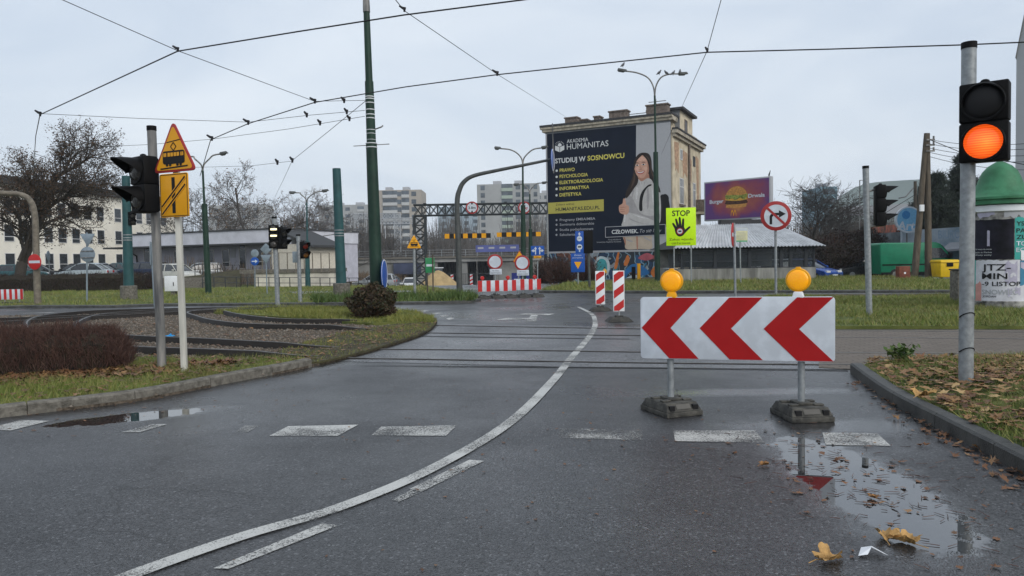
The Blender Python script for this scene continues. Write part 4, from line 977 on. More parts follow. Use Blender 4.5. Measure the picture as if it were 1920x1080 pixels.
sk3 = mat('printed_skin_light',(.60,.37,.28),.6); pp([(578,392),(588,386),(596,396),(590,408),(580,404)], sk3, -.0525, 'cheek'); pp([(618,388),(634,384),(638,396),(628,406),(618,400)], sk3, -.0525, 'cheek'); pp([(598,332),(622,332),(630,348),(606,352),(592,348)], sk3, -.0495, 'forehead')
pp([(638,352),(645,380),(645,402),(636,430),(622,444),(632,424),(638,396)], M['skin2'], -.0515, 'face_shade'); pp([(590,440),(606,449),(622,444),(612,450),(600,450)], M['skin2'], -.0535, 'chin_shade')
sw3 = mat('printed_sweater_light',(.56,.555,.55),.6)
for q in ([(560,500),(556,540),(552,570),(558,560),(568,520)],[(640,500),(634,560),(638,620),(646,600),(648,540)],[(672,500),(690,560),(694,620),(700,600),(694,540)],[(540,676),(600,690),(660,704),(600,700)]): pp(q, M['sweater2'], -.0435, 'sweater_fold')
for q in ([(580,500),(576,560),(584,560),(590,510)],[(660,500),(664,570),(672,600),(670,540)],[(560,650),(610,664),(650,676),(610,672)],[(516,640),(514,690),(522,690),(524,650)]): pp(q, sw3, -.0475, 'sweater_light')
for q in (612,626,640): pp([(q-20,470),(q-18,484),(q-16,484),(q-17,470)], M['sweater2'], -.0475, 'collar_rib')
pp([(580,770),(584,845),(590,845),(588,770)], M['skin2'], -.0355, 'trouser_seam'); pp([(530,790),(560,800),(556,806),(530,797)], M['sweater2'], -.0355, 'trouser_pocket'); pp([(620,775),(650,790),(654,800),(624,786)], M['sweater2'], -.0355, 'trouser_pocket')
pp([(512,775),(524,790),(526,826),(518,810)], M['skin2'], -.0365, 'lower_hand')
pp([(414,722),(732,707),(733,764),(415,780)], M['navy'], -.0605, 'slogan_box', False)
mb = MB()
for a, b in (((414,722),(732,707)),((415,780),(733,764)),((414,722),(415,780)),((732,707),(733,764))): mb.prism(line(uv(*a),uv(*b),.045), -.066, -.0637)
mb.build('slogan_border', M['pgrey'], PO, smooth=0)
sc_h = Hp/680.
def pt(st, x, y, ph_, m, wpx=None, bold=0, sh=0, yy=-.0275):
    a, b = uv(x, y); wd = None
    if wpx: wd = uv(x+wpx, y-wpx*.06)[0]-a
    return text(PO, st, a, b, ph_*sc_h, m, y=yy, bold=bold, width=wd, shear=sh)
pt('AKADEMIA', 193, 254, 22, M['pwhite'], 122); pt('HUMANITAS', 193, 290, 33, M['pwhite'], 235)
pt('STUDIUJ W', 125, 367, 28, M['pwhite'], 176, .03); pt('SOSNOWCU', 312, 351, 28, M['pyellow'], 203, .03)
for st, y, wd in (('PRAWO',415,87),('PSYCHOLOGIA',449,162),('ELEKTRORADIOLOGIA',483,247),('INFORMATYKA',517,170),('DIETETYKA',552,126)):
    pt(st, 152, y, 20, M['pyellow'], wd, .02); a, b = uv(134, y-7); deco(PO, IDM, circ(a,b,.1,14), M['pwhite'], -.0245, 'bullet')
pp([(79,588),(403,566),(404,632),(80,650)], M['pband'], -.0235, 'link_band', False)
pt('Zobacz więcej', 130, 603, 12, M['navy'], 106); pt('HUMANITAS.EDU.PL', 130, 634, 20, M['navy'], 252, .02)
for st, y, wd in (('Programy EMBA/MBA',690,203),('Seminaria doktorskie',716,196),('Studia podyplomowe',745,192),('Szkolenia',773,90)):
    pt(st, 154, y, 15, M['pgrey'], wd, .01); a, b = uv(135, y-6); deco(PO, IDM, circ(a,b,.085,14), M['pgrey'], -.0245, 'bullet')
pt('CZŁOWIEK.', 449, 760, 22, M['pwhite'], 142, .03, 0, -.0655); pt('To się liczy', 600, 753, 20, M['pgrey'], 112, 0, .25, -.0655)
pt('Twoja Akademia', 428, 797, 8, M['pgrey'], 70); pt('Uniwersytet Akademia Humanitas', 366, 811, 8, M['pgrey'], 134)
# book emblem
lg = M['pwhite']
pp([(124,268),(150,276),(150,304),(124,294)], lg, -.0235, 'emblem_page', False); pp([(153,276),(178,266),(178,290),(153,304)], lg, -.0235, 'emblem_page', False)
for k in range(7):
    a = math.radians(25+k*21.7); pp([(151+17*math.cos(a),268-15*math.sin(a)),(151+27*math.cos(a-.06),268-25*math.sin(a-.06)),(151+27*math.cos(a+.06),268-25*math.sin(a+.06))], lg, -.0235, 'emblem_ray', False)
pp([(140,268),(144,258),(151,254),(158,258),(163,266),(151,273)], lg, -.0235, 'emblem_sun')
# graffiti on the wall foot
def graffiti():
    m, nt, b = base_mat('graffiti_paint')
    P = nd(nt, 'ShaderNodeTexCoord').outputs['Object']
    wz = nd(nt, 'ShaderNodeTexNoise', {'Vector':P, 'Scale':.7, 'Detail':2}); q = nd(nt,'ShaderNodeVectorMath',{0:P,1:nd(nt,'ShaderNodeVectorMath',{0:wz.outputs['Color'],'Scale':2.4},operation='SCALE').outputs[0]},operation='ADD').outputs[0]
    v = nd(nt, 'ShaderNodeTexVoronoi', {'Vector':q, 'Scale':.9}); e = nd(nt, 'ShaderNodeTexVoronoi', {'Vector':q, 'Scale':.9}, feature='DISTANCE_TO_EDGE')
    r = nd(nt, 'ShaderNodeValToRGB', {0:nd(nt,'ShaderNodeSeparateColor',{0:v.outputs['Color']}).outputs[0]}); r.color_ramp.interpolation = 'CONSTANT'
    cs = [(.008,.03,.07),(.01,.06,.14),(.02,.12,.2),(.012,.02,.03),(.14,.05,.03),(.02,.16,.2),(.01,.04,.1),(.2,.22,.24)]
    el = r.color_ramp.elements
    while len(el) < len(cs): el.new(.5)
    for i, c in enumerate(cs): el[i].position = i/len(cs); el[i].color = c4(c)
    w2 = nd(nt, 'ShaderNodeTexWave', {'Vector':q, 'Scale':.55, 'Distortion':5, 'Detail':2})
    ed = mth(nt, 'LESS_THAN', e.outputs['Distance'], .045); st = mth(nt, 'GREATER_THAN', w2.outputs['Fac'], .93)
    c = mix(nt, ed, r.outputs[0], (.008,.012,.02,1)); c = mix(nt, mth(nt,'MULTIPLY',st,.6), c, (.25,.38,.45,1))
    nt.links.new(c, b.inputs['Base Color']); b.inputs['Roughness'].default_value = .7
    return m
mb = MB(); mb.box(-.3,WL+.02,-.09,-.004,0,2.82); gr_ = mb.build('painted_wall_foot', graffiti(), s, smooth=0)
gm = {k: mat('graffiti_'+k, c, .7, var=.2, vs=2) for k, c in (('teal',(.05,.28,.3)),('orange',(.42,.13,.03)),('pink',(.33,.08,.1)),('pale',(.42,.5,.52)),('blue',(.02,.12,.3)))}
def gpoly(pts, k, y): mb = MB(); mb.prism([(v.x,v.y) for v in cr([Vector((a,b*1.32,0)) for a,b in pts],5,True)], y-.003, y); mb.build('graffiti_shape', gm[k], s, smooth=0)
gpoly([(4.3,.8),(4.2,1.5),(4.7,1.9),(5.4,1.7),(5.5,1.1),(5.2,.7)], 'pale', -.091); gpoly([(4.45,.85),(4.4,1.45),(4.75,1.75),(5.2,1.6),(5.25,1.0)], 'teal', -.0945)
gpoly([(5.9,1.2),(6.2,2.1),(6.35,2.1),(6.15,1.2)],'orange',-.091); gpoly([(6.7,1.4),(7.0,1.95),(7.2,1.7),(6.95,1.3)],'orange',-.091); gpoly([(8.9,.9),(9.6,1.5),(9.9,1.2),(9.4,.5)],'orange',-.091)
gpoly([(7.9,1.75),(8.6,2.05),(9.2,1.8),(8.6,1.6)],'pink',-.091); gpoly([(6.2,.2),(7.0,1.2),(7.9,1.4),(8.8,.9),(8.2,.7),(7.2,.9),(6.6,.15)],'blue',-.091); gpoly([(6.6,.4),(7.6,.75),(8.6,.4),(7.6,.55)],'pale',-.0945); gpoly([(9.9,1.6),(10.4,1.9),(10.3,.6),(10.0,.4)],'pale',-.091)
gpoly([(1.2,.3),(2.4,1.1),(3.6,.6),(2.5,.75)],'blue',-.091); gpoly([(2.6,.3),(3.6,.9),(3.9,.4)],'teal',-.0945)
# --- height gantry
D = 56.0
s = thing('height_gantry', 'dark lattice gantry over the road carrying height signs and hanging striped bars', 'gantry', foot(787,540,0,D))
p = s.location; zt = at(900,382.5,D).z-p.z; zb = at(900,402.5,D).z-p.z; xl = at(776,390,D).x-p.x; xr = at(1026,390,D).x-p.x; cw = at(797,400,D).x-at(776,400,D).x
def lattice(x0,x1,z0,z1,y0,y1,axis,n,r=.035):
    mb = MB()
    for y in (y0,y1):
        if axis == 'x':
            for z in (z0,z1): mb.tube([(x0,y,z),(x1,y,z)], r*1.5, 6)
            for i in range(n):
                a, b = x0+(x1-x0)*i/n, x0+(x1-x0)*(i+1)/n; mb.tube([(a,y,z0),(b,y,z1)],r*.7,5); mb.tube([(a,y,z1),(b,y,z0)],r*.7,5); mb.tube([(b,y,z0),(b,y,z1)],r*.7,5)
        else:
            for x in (x0,x1): mb.tube([(x,y,z0),(x,y,z1)], r*1.6, 6)
            for i in range(n):
                a, b = z0+(z1-z0)*i/n, z0+(z1-z0)*(i+1)/n; mb.tube([(x0,y,a),(x1,y,b)],r*.7,5); mb.tube([(x1,y,a),(x0,y,b)],r*.7,5); mb.tube([(x0,y,b),(x1,y,b)],r*.7,5)
    return mb
M['gantry'] = mat('dark_gantry_paint', (.045,.052,.056), .6, .2, var=.2)
lattice(xl,xr,zb,zt,-.3,.3,'x',17,.045).build('beam', M['gantry'], s); lattice(xl,xl+cw,-.8,zb-.05,-.3,.3,'z',9,.05).build('column', M['gantry'], s)
mb = MB(); mb.tube([(xr,0,-.8),(xr,0,zb)],.07,8); mb.build('far_post', M['galv'], s)
for q in (797, 948): mb = MB(); b_ = (at(q,392,D)-p).x; mb.box(b_-.1,b_+.1,-.4,.4,zb-.12,zb-.07); mb.box(b_-.1,b_+.1,-.4,.4,zt+.07,zt+.12); mb.build('joint', M['gantry'], s)
for px_, tx, col in ((885.5,'3.8m','ink'),(983,'4.0m','red')):
    c = at(px_,390,D)-p; X = T(c.x,-.4,c.z); k = MB(X); k.prism(circ(0,0,.47,40),0,.03); sg = k.build('height_sign', M['darkred'], s)
    deco(sg, X, circ(0,0,.37,36), M['signwhite'], -.001, 'white_face'); 
    for sy in (1,-1): deco(sg, X, [(-.1,sy*.37),(.1,sy*.37),(0,sy*.2)], M['ink'], -.004, 'arrow_mark')
    text(sg, tx, c.x, c.z-.1, .2, M[col], y=-.407, align='CENTER', width=.56, bold=.02)
    if col == 'red': deco(sg, X, line((-.12,.14),(.2,-.16),.05), M['red'], -.008, 'strike')
for x0, x1, y0, y1, n, f0 in ((834,920,437,447.5,10,'yellow'),(931.5,1014,434.5,444.5,9,'yellow')):
    a = at(x0,y1,D)-p; b = at(x1,y0,D)-p
    mb = MB(); mb.box(a.x,b.x,-.02,.02,a.z,b.z); hb = mb.build('hanging_bar', M['ink'], s)
    wd = (b.x-a.x)/n
    for i in range(0,n,2): deco(hb, IDM, [(a.x+i*wd,a.z+.004),(a.x+(i+1)*wd,a.z+.004),(a.x+(i+1)*wd,b.z-.004),(a.x+i*wd,b.z-.004)], M['yellow'], -.021, 'yellow_stripe')
    for q in (.25,.75): x = a.x+(b.x-a.x)*q; k = MB(); k.tube([(x,0,b.z),(x,0,zb)], .012, 4); k.build('chain', M['wire'], hb)
# --- blue signs to the right
p = foot(1008, 545, .05, 38.5); s = thing('lane_sign', 'blue sign with two white lane arrows and a yellow plate beside the navy poster', 'road sign', p); D = 38.5
simple_post(s, p, at(1008,490,D), .035); c = at(1008,470,D-.1)-p; X = T(c.x,c.y,c.z); plate(s, X, rrect(-.35,.35,-.25,.25,.03), M['blue'], name='blue_plate')
for sx in (-1,1):
    x = sx*.11; deco(s, X, [(x-.03,-.2),(x+.03,-.2),(x+.03,.08),(x+.08,.08),(x,.21),(x-.08,.08),(x-.03,.08)], M['signwhite'], -.001, 'lane_arrow')
    deco(s, X, [(x,-.04),(x+sx*.1,-.04),(x+sx*.1,-.09),(x+sx*.22,0),(x+sx*.1,.09),(x+sx*.1,.03),(x,.03)], M['signwhite'], -.005, 'side_arrow')
c = at(1008,482,D-.1)-p; plate(s, T(c.x,c.y,c.z), rrect(-.19,.19,-.065,.065,.01), M['yellow'], name='yellow_plate'); text(s, '700m', c.x, c.z-.04, .08, M['ink'], y=c.y-.004, align='CENTER', width=.28)
p = foot(1084, 527, .08, 37); D = 37
s = thing('priority_sign', 'blue temporary sign with a yellow downward triangle in front of the graffiti', 'road sign', p); simple_post(s, p, at(1083,476,D), .035)
c = at(1083.5,492.5,D-.06)-p; X = T(c.x,c.y,c.z); plate(s, X, rrect(-.35,.35,-.48,.48,.02), M['blue'], name='blue_plate'); deco(s, X, rpoly([(-.19,.04),(.19,.04),(0,-.32)],.03), M['yellow'], -.001, 'yellow_triangle')
text(s, 'Zmiana', c.x, c.z+.34, .09, M['signwhite'], y=c.y-.004, align='CENTER', width=.36); text(s, 'pierwszeństwa', c.x, c.z+.22, .07, M['signwhite'], y=c.y-.004, align='CENTER', width=.54)
p = foot(1106, 548, .05, 33.5); D = 33.5
s = thing('traffic_signal', 'black signal board back beside a narrow blue sign, in front of the navy poster', 'traffic signal', p); pole_part(s, p, at(1102,434,D), .06, M['mastgrey'])
c = at(1102.5,453.5,D-.1)-p; plate(s, T(c.x,c.y,c.z,math.radians(8)), rrect(-.23,.23,-.52,.52,.05), M['black'], .2, name='back_board')
c = at(1086.5,454,D-.14)-p; X = T(c.x,c.y,c.z); plate(s, X, rrect(-.19,.19,-.5,.5,.02), M['blue'], name='blue_plate')
deco(s, X, circ(0,.16,.12,20), M['signwhite'], -.001, 'white_disc'); deco(s, X, circ(0,-.22,.125,20), M['signwhite'], -.001, 'white_disc'); deco(s, X, rrect(-.08,.08,-.25,-.18,.02), M['ink'], -.004, 'lorry_symbol')
deco(s, X, [(-.03,.3),(.03,.3),(.03,.36),(.06,.36),(0,.46),(-.06,.36),(-.03,.36)], M['signwhite'], -.001, 'arrow'); deco(s, X, [(-.03,-.44),(.03,-.44),(.03,-.36),(-.03,-.36)], M['signwhite'], -.001, 'arrow_stem')
text(s, '3.8m', c.x, c.z+.13, .07, M['ink'], y=c.y-.005, align='CENTER', width=.17)
# --- yellow gas post, neon sign
p = foot(1198, 528, .05, 44); s = thing('marker_post', 'short yellow pipe post in front of the graffiti', 'post', p); mb = MB(); mb.tube([(0,0,-.1),(0,0,at(1198,494,44).z-p.z)], .11, 10); mb.build('pipe', M['yellow'], s); mb = MB(); mb.tube([(-.3,.1,-.1),(-.3,.1,.9)],.12,8); mb.build('dark_pipe', M['black'], s)
D = 38.0; p = foot(1281, 531, .06, D); s = thing('stop_sign_board', 'bright yellow green STOP board with a black hand, in front of the shed', 'sign board', p, math.radians(-8))
a = at(1250,461,D)-p; b = at(1304,389,D)-p; X = T(0,0,0)
mb = MB(); mb.box(a.x,b.x,-.02,.02,a.z,b.z); mb.build('board', M['neon'], s, bevel=.01)
for q in (-.45,.42): mb = MB(); mb.tube([(q,.06,-.1),(q,.06,b.z-.1)], .035, 8); mb.build('post', M['galv'], s)
cx = (a.x+b.x)/2; Wd = b.x-a.x; Hd = b.z-a.z; u = lambda q: a.x+Wd*q; v = lambda q: b.z-Hd*q
text(s, 'STOP', cx, v(.215), Hd*.15, M['ink'], y=-.024, align='CENTER', width=Wd*.6, bold=.03)
text(s, 'Zakaz wjazdu', cx, v(.86), Hd*.062, M['ink'], y=-.024, align='CENTER', width=Wd*.80); text(s, 'ciężarówek', cx, v(.96), Hd*.062, M['ink'], y=-.024, align='CENTER', width=Wd*.64)
X = IDM
deco(s, X, [(q.x,q.y) for q in cr([Vector((u(a_),v(b_),0)) for a_,b_ in ((.29,.52),(.38,.50),(.56,.50),(.63,.56),(.62,.68),(.52,.75),(.40,.75),(.31,.66))],5,True)], M['ink'], -.021, 'palm')
for f in (((.335,.55),(.235,.42)),((.405,.53),(.335,.31)),((.475,.53),(.455,.27)),((.555,.54),(.575,.31)),((.58,.66),(.78,.52))):
    P0, P1 = [Vector((u(a_),v(b_))) for a_,b_ in f]; w0 = Wd*.048; d_ = (P1-P0).normalized(); n_ = Vector((-d_.y,d_.x))
    P = [P0+n_*w0, P0-n_*w0, P1-n_*w0*.7, P1-n_*w0*.4+d_*w0*.7, P1+n_*w0*.4+d_*w0*.7, P1+n_*w0*.7]; deco(s, X, [tuple(q) for q in P], M['ink'], -.0215, 'finger')
deco(s, X, circ(u(.46),v(.62),Wd*.115,28), M['red'], -.0245, 'badge_rim'); deco(s, X, circ(u(.46),v(.62),Wd*.088,28), M['signwhite'], -.028, 'badge'); deco(s, X, rrect(u(.41),u(.51),v(.64),v(.60),.02), M['ink'], -.0315, 'lorry_symbol')
# --- no right turn sign
p = foot(1455, 555, .0); D = p.y
s = thing('no_right_turn_sign', 'large round sign forbidding the right turn on a slim grey post', 'road sign', p, math.radians(-14)); simple_post(s, p, at(1454,400,D), .045)
c = at(1454,405,D)-p; X = T(0,-.08,c.z); plate(s, X, circ(0,0,.53,48), M['darkred'], .02, name='disc'); deco(s, X, circ(0,0,.405,44), M['signwhite'], -.001, 'white_face')
deco(s, X, [(-.22,-.3),(-.13,-.3),(-.13,-.04),(-.08,.02),(.1,.02),(.1,-.07),(.33,.065),(.1,.2),(.1,.11),(-.1,.11),(-.19,.05),(-.22,-.02)], M['ink'], -.004, 'turn_arrow_symbol'); deco(s, X, line((-.3,.29),(.29,-.3),.085), M['darkred'], -.0075, 'slash')
p = foot(1379, 556, .0); D = p.y
s = thing('sign_post', 'red sign seen edge on, on a grey post in front of the shed', 'road sign', p); simple_post(s, p, at(1376,418,D), .045)
c = at(1375,440,D-.08)-p; X = T(c.x,c.y,c.z,math.radians(65)); plate(s, X, circ(0,0,.43,40), M['brightred'], .02, name='disc'); deco(s, X, rrect(-.34,.34,-.07,.07,.01), M['signwhite'], -.001, 'white_bar')
p = foot(1389, 531, .06, 36); D = 36
s = thing('notice_board', 'pale yellow printed notice with a green lower edge on its own post by the shed', 'notice board', p); simple_post(s, p, at(1387,430,D), .035)
c = at(1391,440.5,D-.08)-p; X = T(c.x,c.y,c.z); plate(s, X, rrect(-.28,.28,-.34,.34,.01), mat('notice_cream',(.6,.58,.36),.5), name='board'); deco(s, X, rrect(-.27,.27,-.335,-.27,.005), mat('notice_green_edge',(.1,.36,.2),.5), -.001, 'green_edge'); deco(s, X, rrect(-.27,.27,.2,.33,.005), M['signwhite'], -.001, 'heading_strip')
for q in range(5): deco(s, X, rrect(-.22,.16+.02*(q%3),.12-q*.07,.135-q*.07,.003), M['pgrey'], -.001, 'text_line')
# --- burger billboard
Lb = at(1320.5,415,54); Rb = at(1445,409,50.4); rz = math.atan2(Rb.y-Lb.y,Rb.x-Lb.x); W = (Rb-Lb).xy.length
p = Vector((Lb.x,Lb.y,0)); s = thing('billboard', 'billboard with a burger on an orange and purple ground, above the shed roof', 'billboard', p, rz)
zb = at(1320,415,54).z; zt = at(1320,342,54).z
mb = MB(); mb.box(0,W,0,.4,zb,zt); mb.build('case', M['pgrey'], s, bevel=.02)
def burger_bg():
    m, nt, b = base_mat('burger_print')
    P = nd(nt,'ShaderNodeTexCoord').outputs['Object']
    d = nd(nt,'ShaderNodeVectorMath',{0:nd(nt,'ShaderNodeVectorMath',{0:P,1:(-W*.52,0,-(zb+zt)/2-.05)},operation='ADD').outputs[0],1:(.75,0,1.3)},operation='MULTIPLY').outputs[0]
    l = nd(nt,'ShaderNodeVectorMath',{0:d},operation='LENGTH').outputs['Value']; n = nd(nt,'ShaderNodeTexNoise',{'Vector':P,'Scale':.7,'Detail':3}).outputs[0]
    r = nd(nt,'ShaderNodeValToRGB',{0:mth(nt,'ADD',mth(nt,'MULTIPLY',l,.45),mth(nt,'MULTIPLY',mth(nt,'SUBTRACT',n,.5),1.1))}); el = r.color_ramp.elements
    el[0].position = .12; el[0].color = (.62,.28,.04,1); el[1].position = .85; el[1].color = (.10,.03,.16,1); e = el.new(.4); e.color = (.30,.07,.05,1); e = el.new(.62); e.color = (.22,.035,.08,1)
    nt.links.new(r.outputs[0], b.inputs['Base Color']); b.inputs['Roughness'].default_value = .4
    return m
mb = MB(); mb.box(.1,W-.1,-.012,-.001,zb+.1,zt-.1); mb.build('print', burger_bg(), s, smooth=0)
H_ = zt-zb; cx = W*.505
def bz_(pts, m, y, nm, sm=True):
    Q = [Vector((cx+a_*H_, zb+b_*H_, 0)) for a_,b_ in pts]; Q = cr(Q,5,True) if sm else Q; deco(s, IDM, [(q.x,q.y) for q in Q], m, y, nm)
bun = mat('printed_bun',(.50,.24,.06),.5,var=.3,vs=9); pat = mat('printed_patty',(.07,.03,.018),.5,var=.5,vs=9); let = mat('printed_lettuce',(.22,.25,.05),.5,var=.6,vs=9); chs = mat('printed_cheese',(.6,.33,.05),.5,var=.2,vs=9)
bz_([(-.27,.36),(-.26,.31),(.2,.30),(.26,.34),(.24,.39),(-.25,.40)], bun, -.013, 'lower_bun'); bz_([(-.29,.46),(-.27,.39),(.25,.39),(.28,.46),(.2,.49),(-.25,.49)], pat, -.0165, 'patty')
bz_([(-.28,.50),(-.1,.47),(.1,.465),(.27,.49),(.24,.53),(-.26,.54)], chs, -.02, 'cheese'); bz_([(-.3,.58),(-.25,.51),(-.12,.53),(-.02,.49),(.1,.53),(.2,.49),(.29,.56),(.26,.64),(0,.66),(-.26,.64)], let, -.0235, 'lettuce')
bz_([(-.27,.63),(-.2,.75),(-.05,.82),(.1,.81),(.23,.72),(.26,.63),(.1,.60),(-.1,.62)], bun, -.027, 'top_bun')
text(s, 'Burger', W*.09, zb+H_*.44, H_*.095, M['signwhite'], y=-.014, width=W*.215, bold=.04); text(s, 'Drwala', W*.68, zb+H_*.52, H_*.095, M['signwhite'], y=-.014, width=W*.24, bold=.04)
for k in (0,1): 
    mb = MB(); mb.ring(W*.46+(k*2-1)*.105, zb+H_*.1, .075, .105, -.016,-.013,16,0,math.pi); mb.v = [(a_,b_,zb+H_*.1+(c_-zb-H_*.1)*4.0) for a_,b_,c_ in mb.v]; mb.build('arch_emblem', M['yellow'], s)
mb = MB(); mb.box(W*.3,W*.7,.1,.3,zb-.45,zb-.005); mb.tube([(W*.5,.2,-.2),(W*.5,.2,zb-.4)],.3,16); mb.build('support', M['roof_dark'], s)
mb = MB(); mb.tube([(W*.96,.2,zt),(W*.96,.2,zt+.1),(W*.98,.2,zt+.4)],[.04,.06,.02],6); mb.build('spotlight', M['black'], s)
# --- shed with corrugated roof
D = 41.2; a = at(1272,527,D); b = at(1530,526,D); p = Vector((a.x,D,hz(a.x,D)+.02)); W = b.x-a.x
s = thing('shed', 'low dark framed shed with a striped corrugated roof on a concrete wall', 'shed', p)
zw = at(1400,503,D).z-p.z; ze = at(1400,467,D).z-p.z; zr = at(1400,420,45).z-p.z; dp = 6.6
mb = MB(); mb.box(0,W,0,.2,-.3,zw); mb.box(0,.2,.2,dp,-.3,zw); mb.box(W-.2,W,.2,dp,-.3,zw); mb.build('base_wall', mat('stained_concrete',(.2,.2,.185),.9,var=.35,vs=2.5,streak=True,col2=(.3,.3,.28)), s)
M['shedframe'] = mat('dark_shed_frame',(.022,.027,.034),.55)
for q in (.02,.27,.52,.75,.82,.93,.995): mb = MB(); x = q*W; mb.box(x-.09 if q>.03 else x,x+.09 if q<.99 else x+.005,.03,.17,zw+.003,ze); mb.build('frame_post', M['shedframe'], s)
for q in (.0,.35,.72): mb = MB(); z = zw+(ze-zw)*q; mb.box(0,W,.05,.12,z+.01,z+.07); mb.build('rail', M['shedframe'], s)
mb = MB(); mb.box(-.1,W+.1,.0,.2,ze+.003,ze+.18); mb.build('lintel', M['shedframe'], s)
mb = MB(); mb.box(.2,W-.2,dp-.2,dp,zw,ze+.5); mb.build('back_wall', mat('shed_back_wall',(.4,.39,.36),.9,var=.4,vs=1.5), s)
for q in range(6): x = .8+q*1.15; mb = MB(); mb.box(x,x+.75,dp-.26,dp-.205,zw+.1,zw+.9); mb.build('inner_panel', M['pgrey'], s)
gm_, nt, b_ = base_mat('shed_glass'); b_.inputs['Base Color'].default_value = (.05,.06,.07,1); b_.inputs['Roughness'].default_value = .06
tr = nd(nt,'ShaderNodeBsdfTransparent',{0:(.62,.66,.68,1)}); mx = nd(nt,'ShaderNodeMixShader',{0:.35,1:tr.outputs[0],2:b_.outputs[0]}); nt.links.new(mx.outputs[0],[x for x in nt.nodes if x.type=='OUTPUT_MATERIAL'][0].inputs[0]); M['shedglass'] = gm_
Q = [.02,.27,.52,.75,.82,.93,.995]
for a_, c_ in zip(Q,Q[1:]): mb = MB(); mb.box(a_*W+.1,c_*W-.1,.09,.10,zw+.08,ze-.01); mb.build('pane', M['shedglass'], s)
rl, rr = at(1306,421,45).x-p.x, at(1452,421,45).x-p.x
N = 260; vs = []
for i in range(N+1):
    u_ = i/N; wv_ = .045*math.sin(u_*2*math.pi*44)
    e0 = Vector((-.35+(W+.75)*u_,-.4,ze+.12)); e1 = Vector((rl+(rr-rl)*u_,45-p.y,zr)); n_ = Vector((0,-.6,.8))
    vs += [tuple(e0+n_*wv_), tuple(e1+n_*wv_)]
o = npmesh('roof', vs, [(2*i,2*i+2,2*i+3,2*i+1) for i in range(N)], mat('corrugated_sheet',(.5,.51,.52),.45,.35,var=.2,vs=2,streak=True), s, True)
mb = MB(); mb.add([(-.35,-.3,ze+.07),(W+.4,-.3,ze+.07),(rr,45-p.y,zr-.06),(rl,45-p.y,zr-.06),(-.35,dp+.3,ze+.07),(W+.4,dp+.3,ze+.07)],[(0,1,2,3),(0,3,4),(1,5,2),(3,2,5,4)]); mb.build('roof_deck', M['roof_dark'], s, smooth=0)
mb = MB(); mb.box(rl+1.6,rr-.2,45-p.y+.3,45-p.y+1,zr-.1,zr+.3); mb.build('roof_unit', M['roof_dark'], s)
# --- cars
def car(label, pos, rz, paint, L=4.3, hgt=1.5, kind='hatch', group='parked and passing cars', wid=1.78):
    s = thing('car', label, 'car', pos, rz, group); hw = wid/2; k = L/4.3; zb_ = hgt*.62
    body = [(-2.1,.32),(-2.13,.55),(-2.08,zb_-.05),(-1.9,zb_),(.75,zb_),(1.3,zb_-.07),(1.95,zb_-.2),(2.12,.62),(2.14,.35),(2.05,.24),(-2.0,.24)]
    mb = MB(); mb.profile([(x*k,z) for x,z in body], lambda x,z: hw*(.96 if z < .4 else (1.0 if z < .75 else .95))); mb.build('body', paint, s, bevel=.05, smooth=50)
    cab = {'hatch':[(-1.98,zb_-.02),(-1.8,hgt-.14),(-1.5,hgt-.05),(-.1,hgt-.04),(.35,hgt-.14),(1.05,zb_-.03)], 'sedan':[(-1.75,zb_-.02),(-1.1,hgt-.1),(-.7,hgt-.03),(.0,hgt-.03),(.4,hgt-.12),(1.1,zb_-.03)]}[kind]
    hwf = lambda x,z: hw*(.93-.2*(z-zb_)/(hgt-zb_))
    mb = MB(); mb.profile([(x*k,z) for x,z in cab], hwf); mb.build('windows', M['carglass'], s, bevel=.03, smooth=50)
    tz = hgt-.11; top = [(x*k,z) for x,z in cab if z > tz-.06]
    mb = MB(); x0, x1 = min(q[0] for q in top)-.03, max(q[0] for q in top); mb.frustum((x0,x1,-hw*.77,hw*.77),(x0+.2,x1-.3,-hw*.68,hw*.68),hgt-.10,hgt+.01); mb.build('roof', paint, s, bevel=.03)
    for sy in (-1,1):
        mb = MB()
        for xa in (cab[-1], ): mb.tube([(cab[-1][0]*k,sy*hw*.93,zb_),(cab[-2][0]*k,sy*hw*.76,hgt-.13)],.035,5)
        mb.tube([(-.55*k,sy*hw*.945,zb_),(-.6*k,sy*hw*.76,hgt-.08)],.04,5); mb.tube([(cab[0][0]*k,sy*hw*.92,zb_),(cab[1][0]*k,sy*hw*.76,hgt-.1)],.05,5); mb.build('pillars', paint, s)
        mb = MB(); mb.box(.72*k,.9*k,sy*hw*1.0-.02,sy*hw*1.0+.14*sy+.02,zb_+.0,zb_+.13); mb.build('mirror', paint, s, bevel=.02)
        mb = MB(); mb.box(1.9*k,2.115*k,sy*hw*.62-.19,sy*hw*.62+.19,.6,.74); mb.build('headlight', M['headlight'], s, bevel=.02)
        mb = MB(); mb.box(-2.14*k,-1.98*k,sy*hw*.74-.14,sy*hw*.74+.14,.66,.86); mb.build('tail_light', M['taillight'], s, bevel=.02)
        for x in (-1.3,1.32):
            W_ = Matrix.Translation((x*k,sy*(hw-.1),.32)) @ Matrix.Rotation(math.pi/2,4,'X')
            mb = MB(W_); mb.lathe([(.2,-.11),(.3,-.11),(.32,-.08),(.32,.08),(.3,.11),(.2,.11)],24); wh = mb.build('wheel', M['tyre'], s); mb = MB(W_); mb.lathe([(.05,-.118),(.2,-.115),(.2,.115),(.05,.118)],12); mb.build('rim', M['rim'], wh)
    mb = MB(); mb.box(2.1*k,2.16*k,-.5,.5,.36,.5); mb.build('grille', M['black'], s); mb = MB(); mb.box(2.162*k,2.17*k,-.26,.26,.4,.5); mb.build('plate', M['white'], s)
    return s
def cp(name, c, metal=.3): return mat(name, c, .3, metal, var=.05)
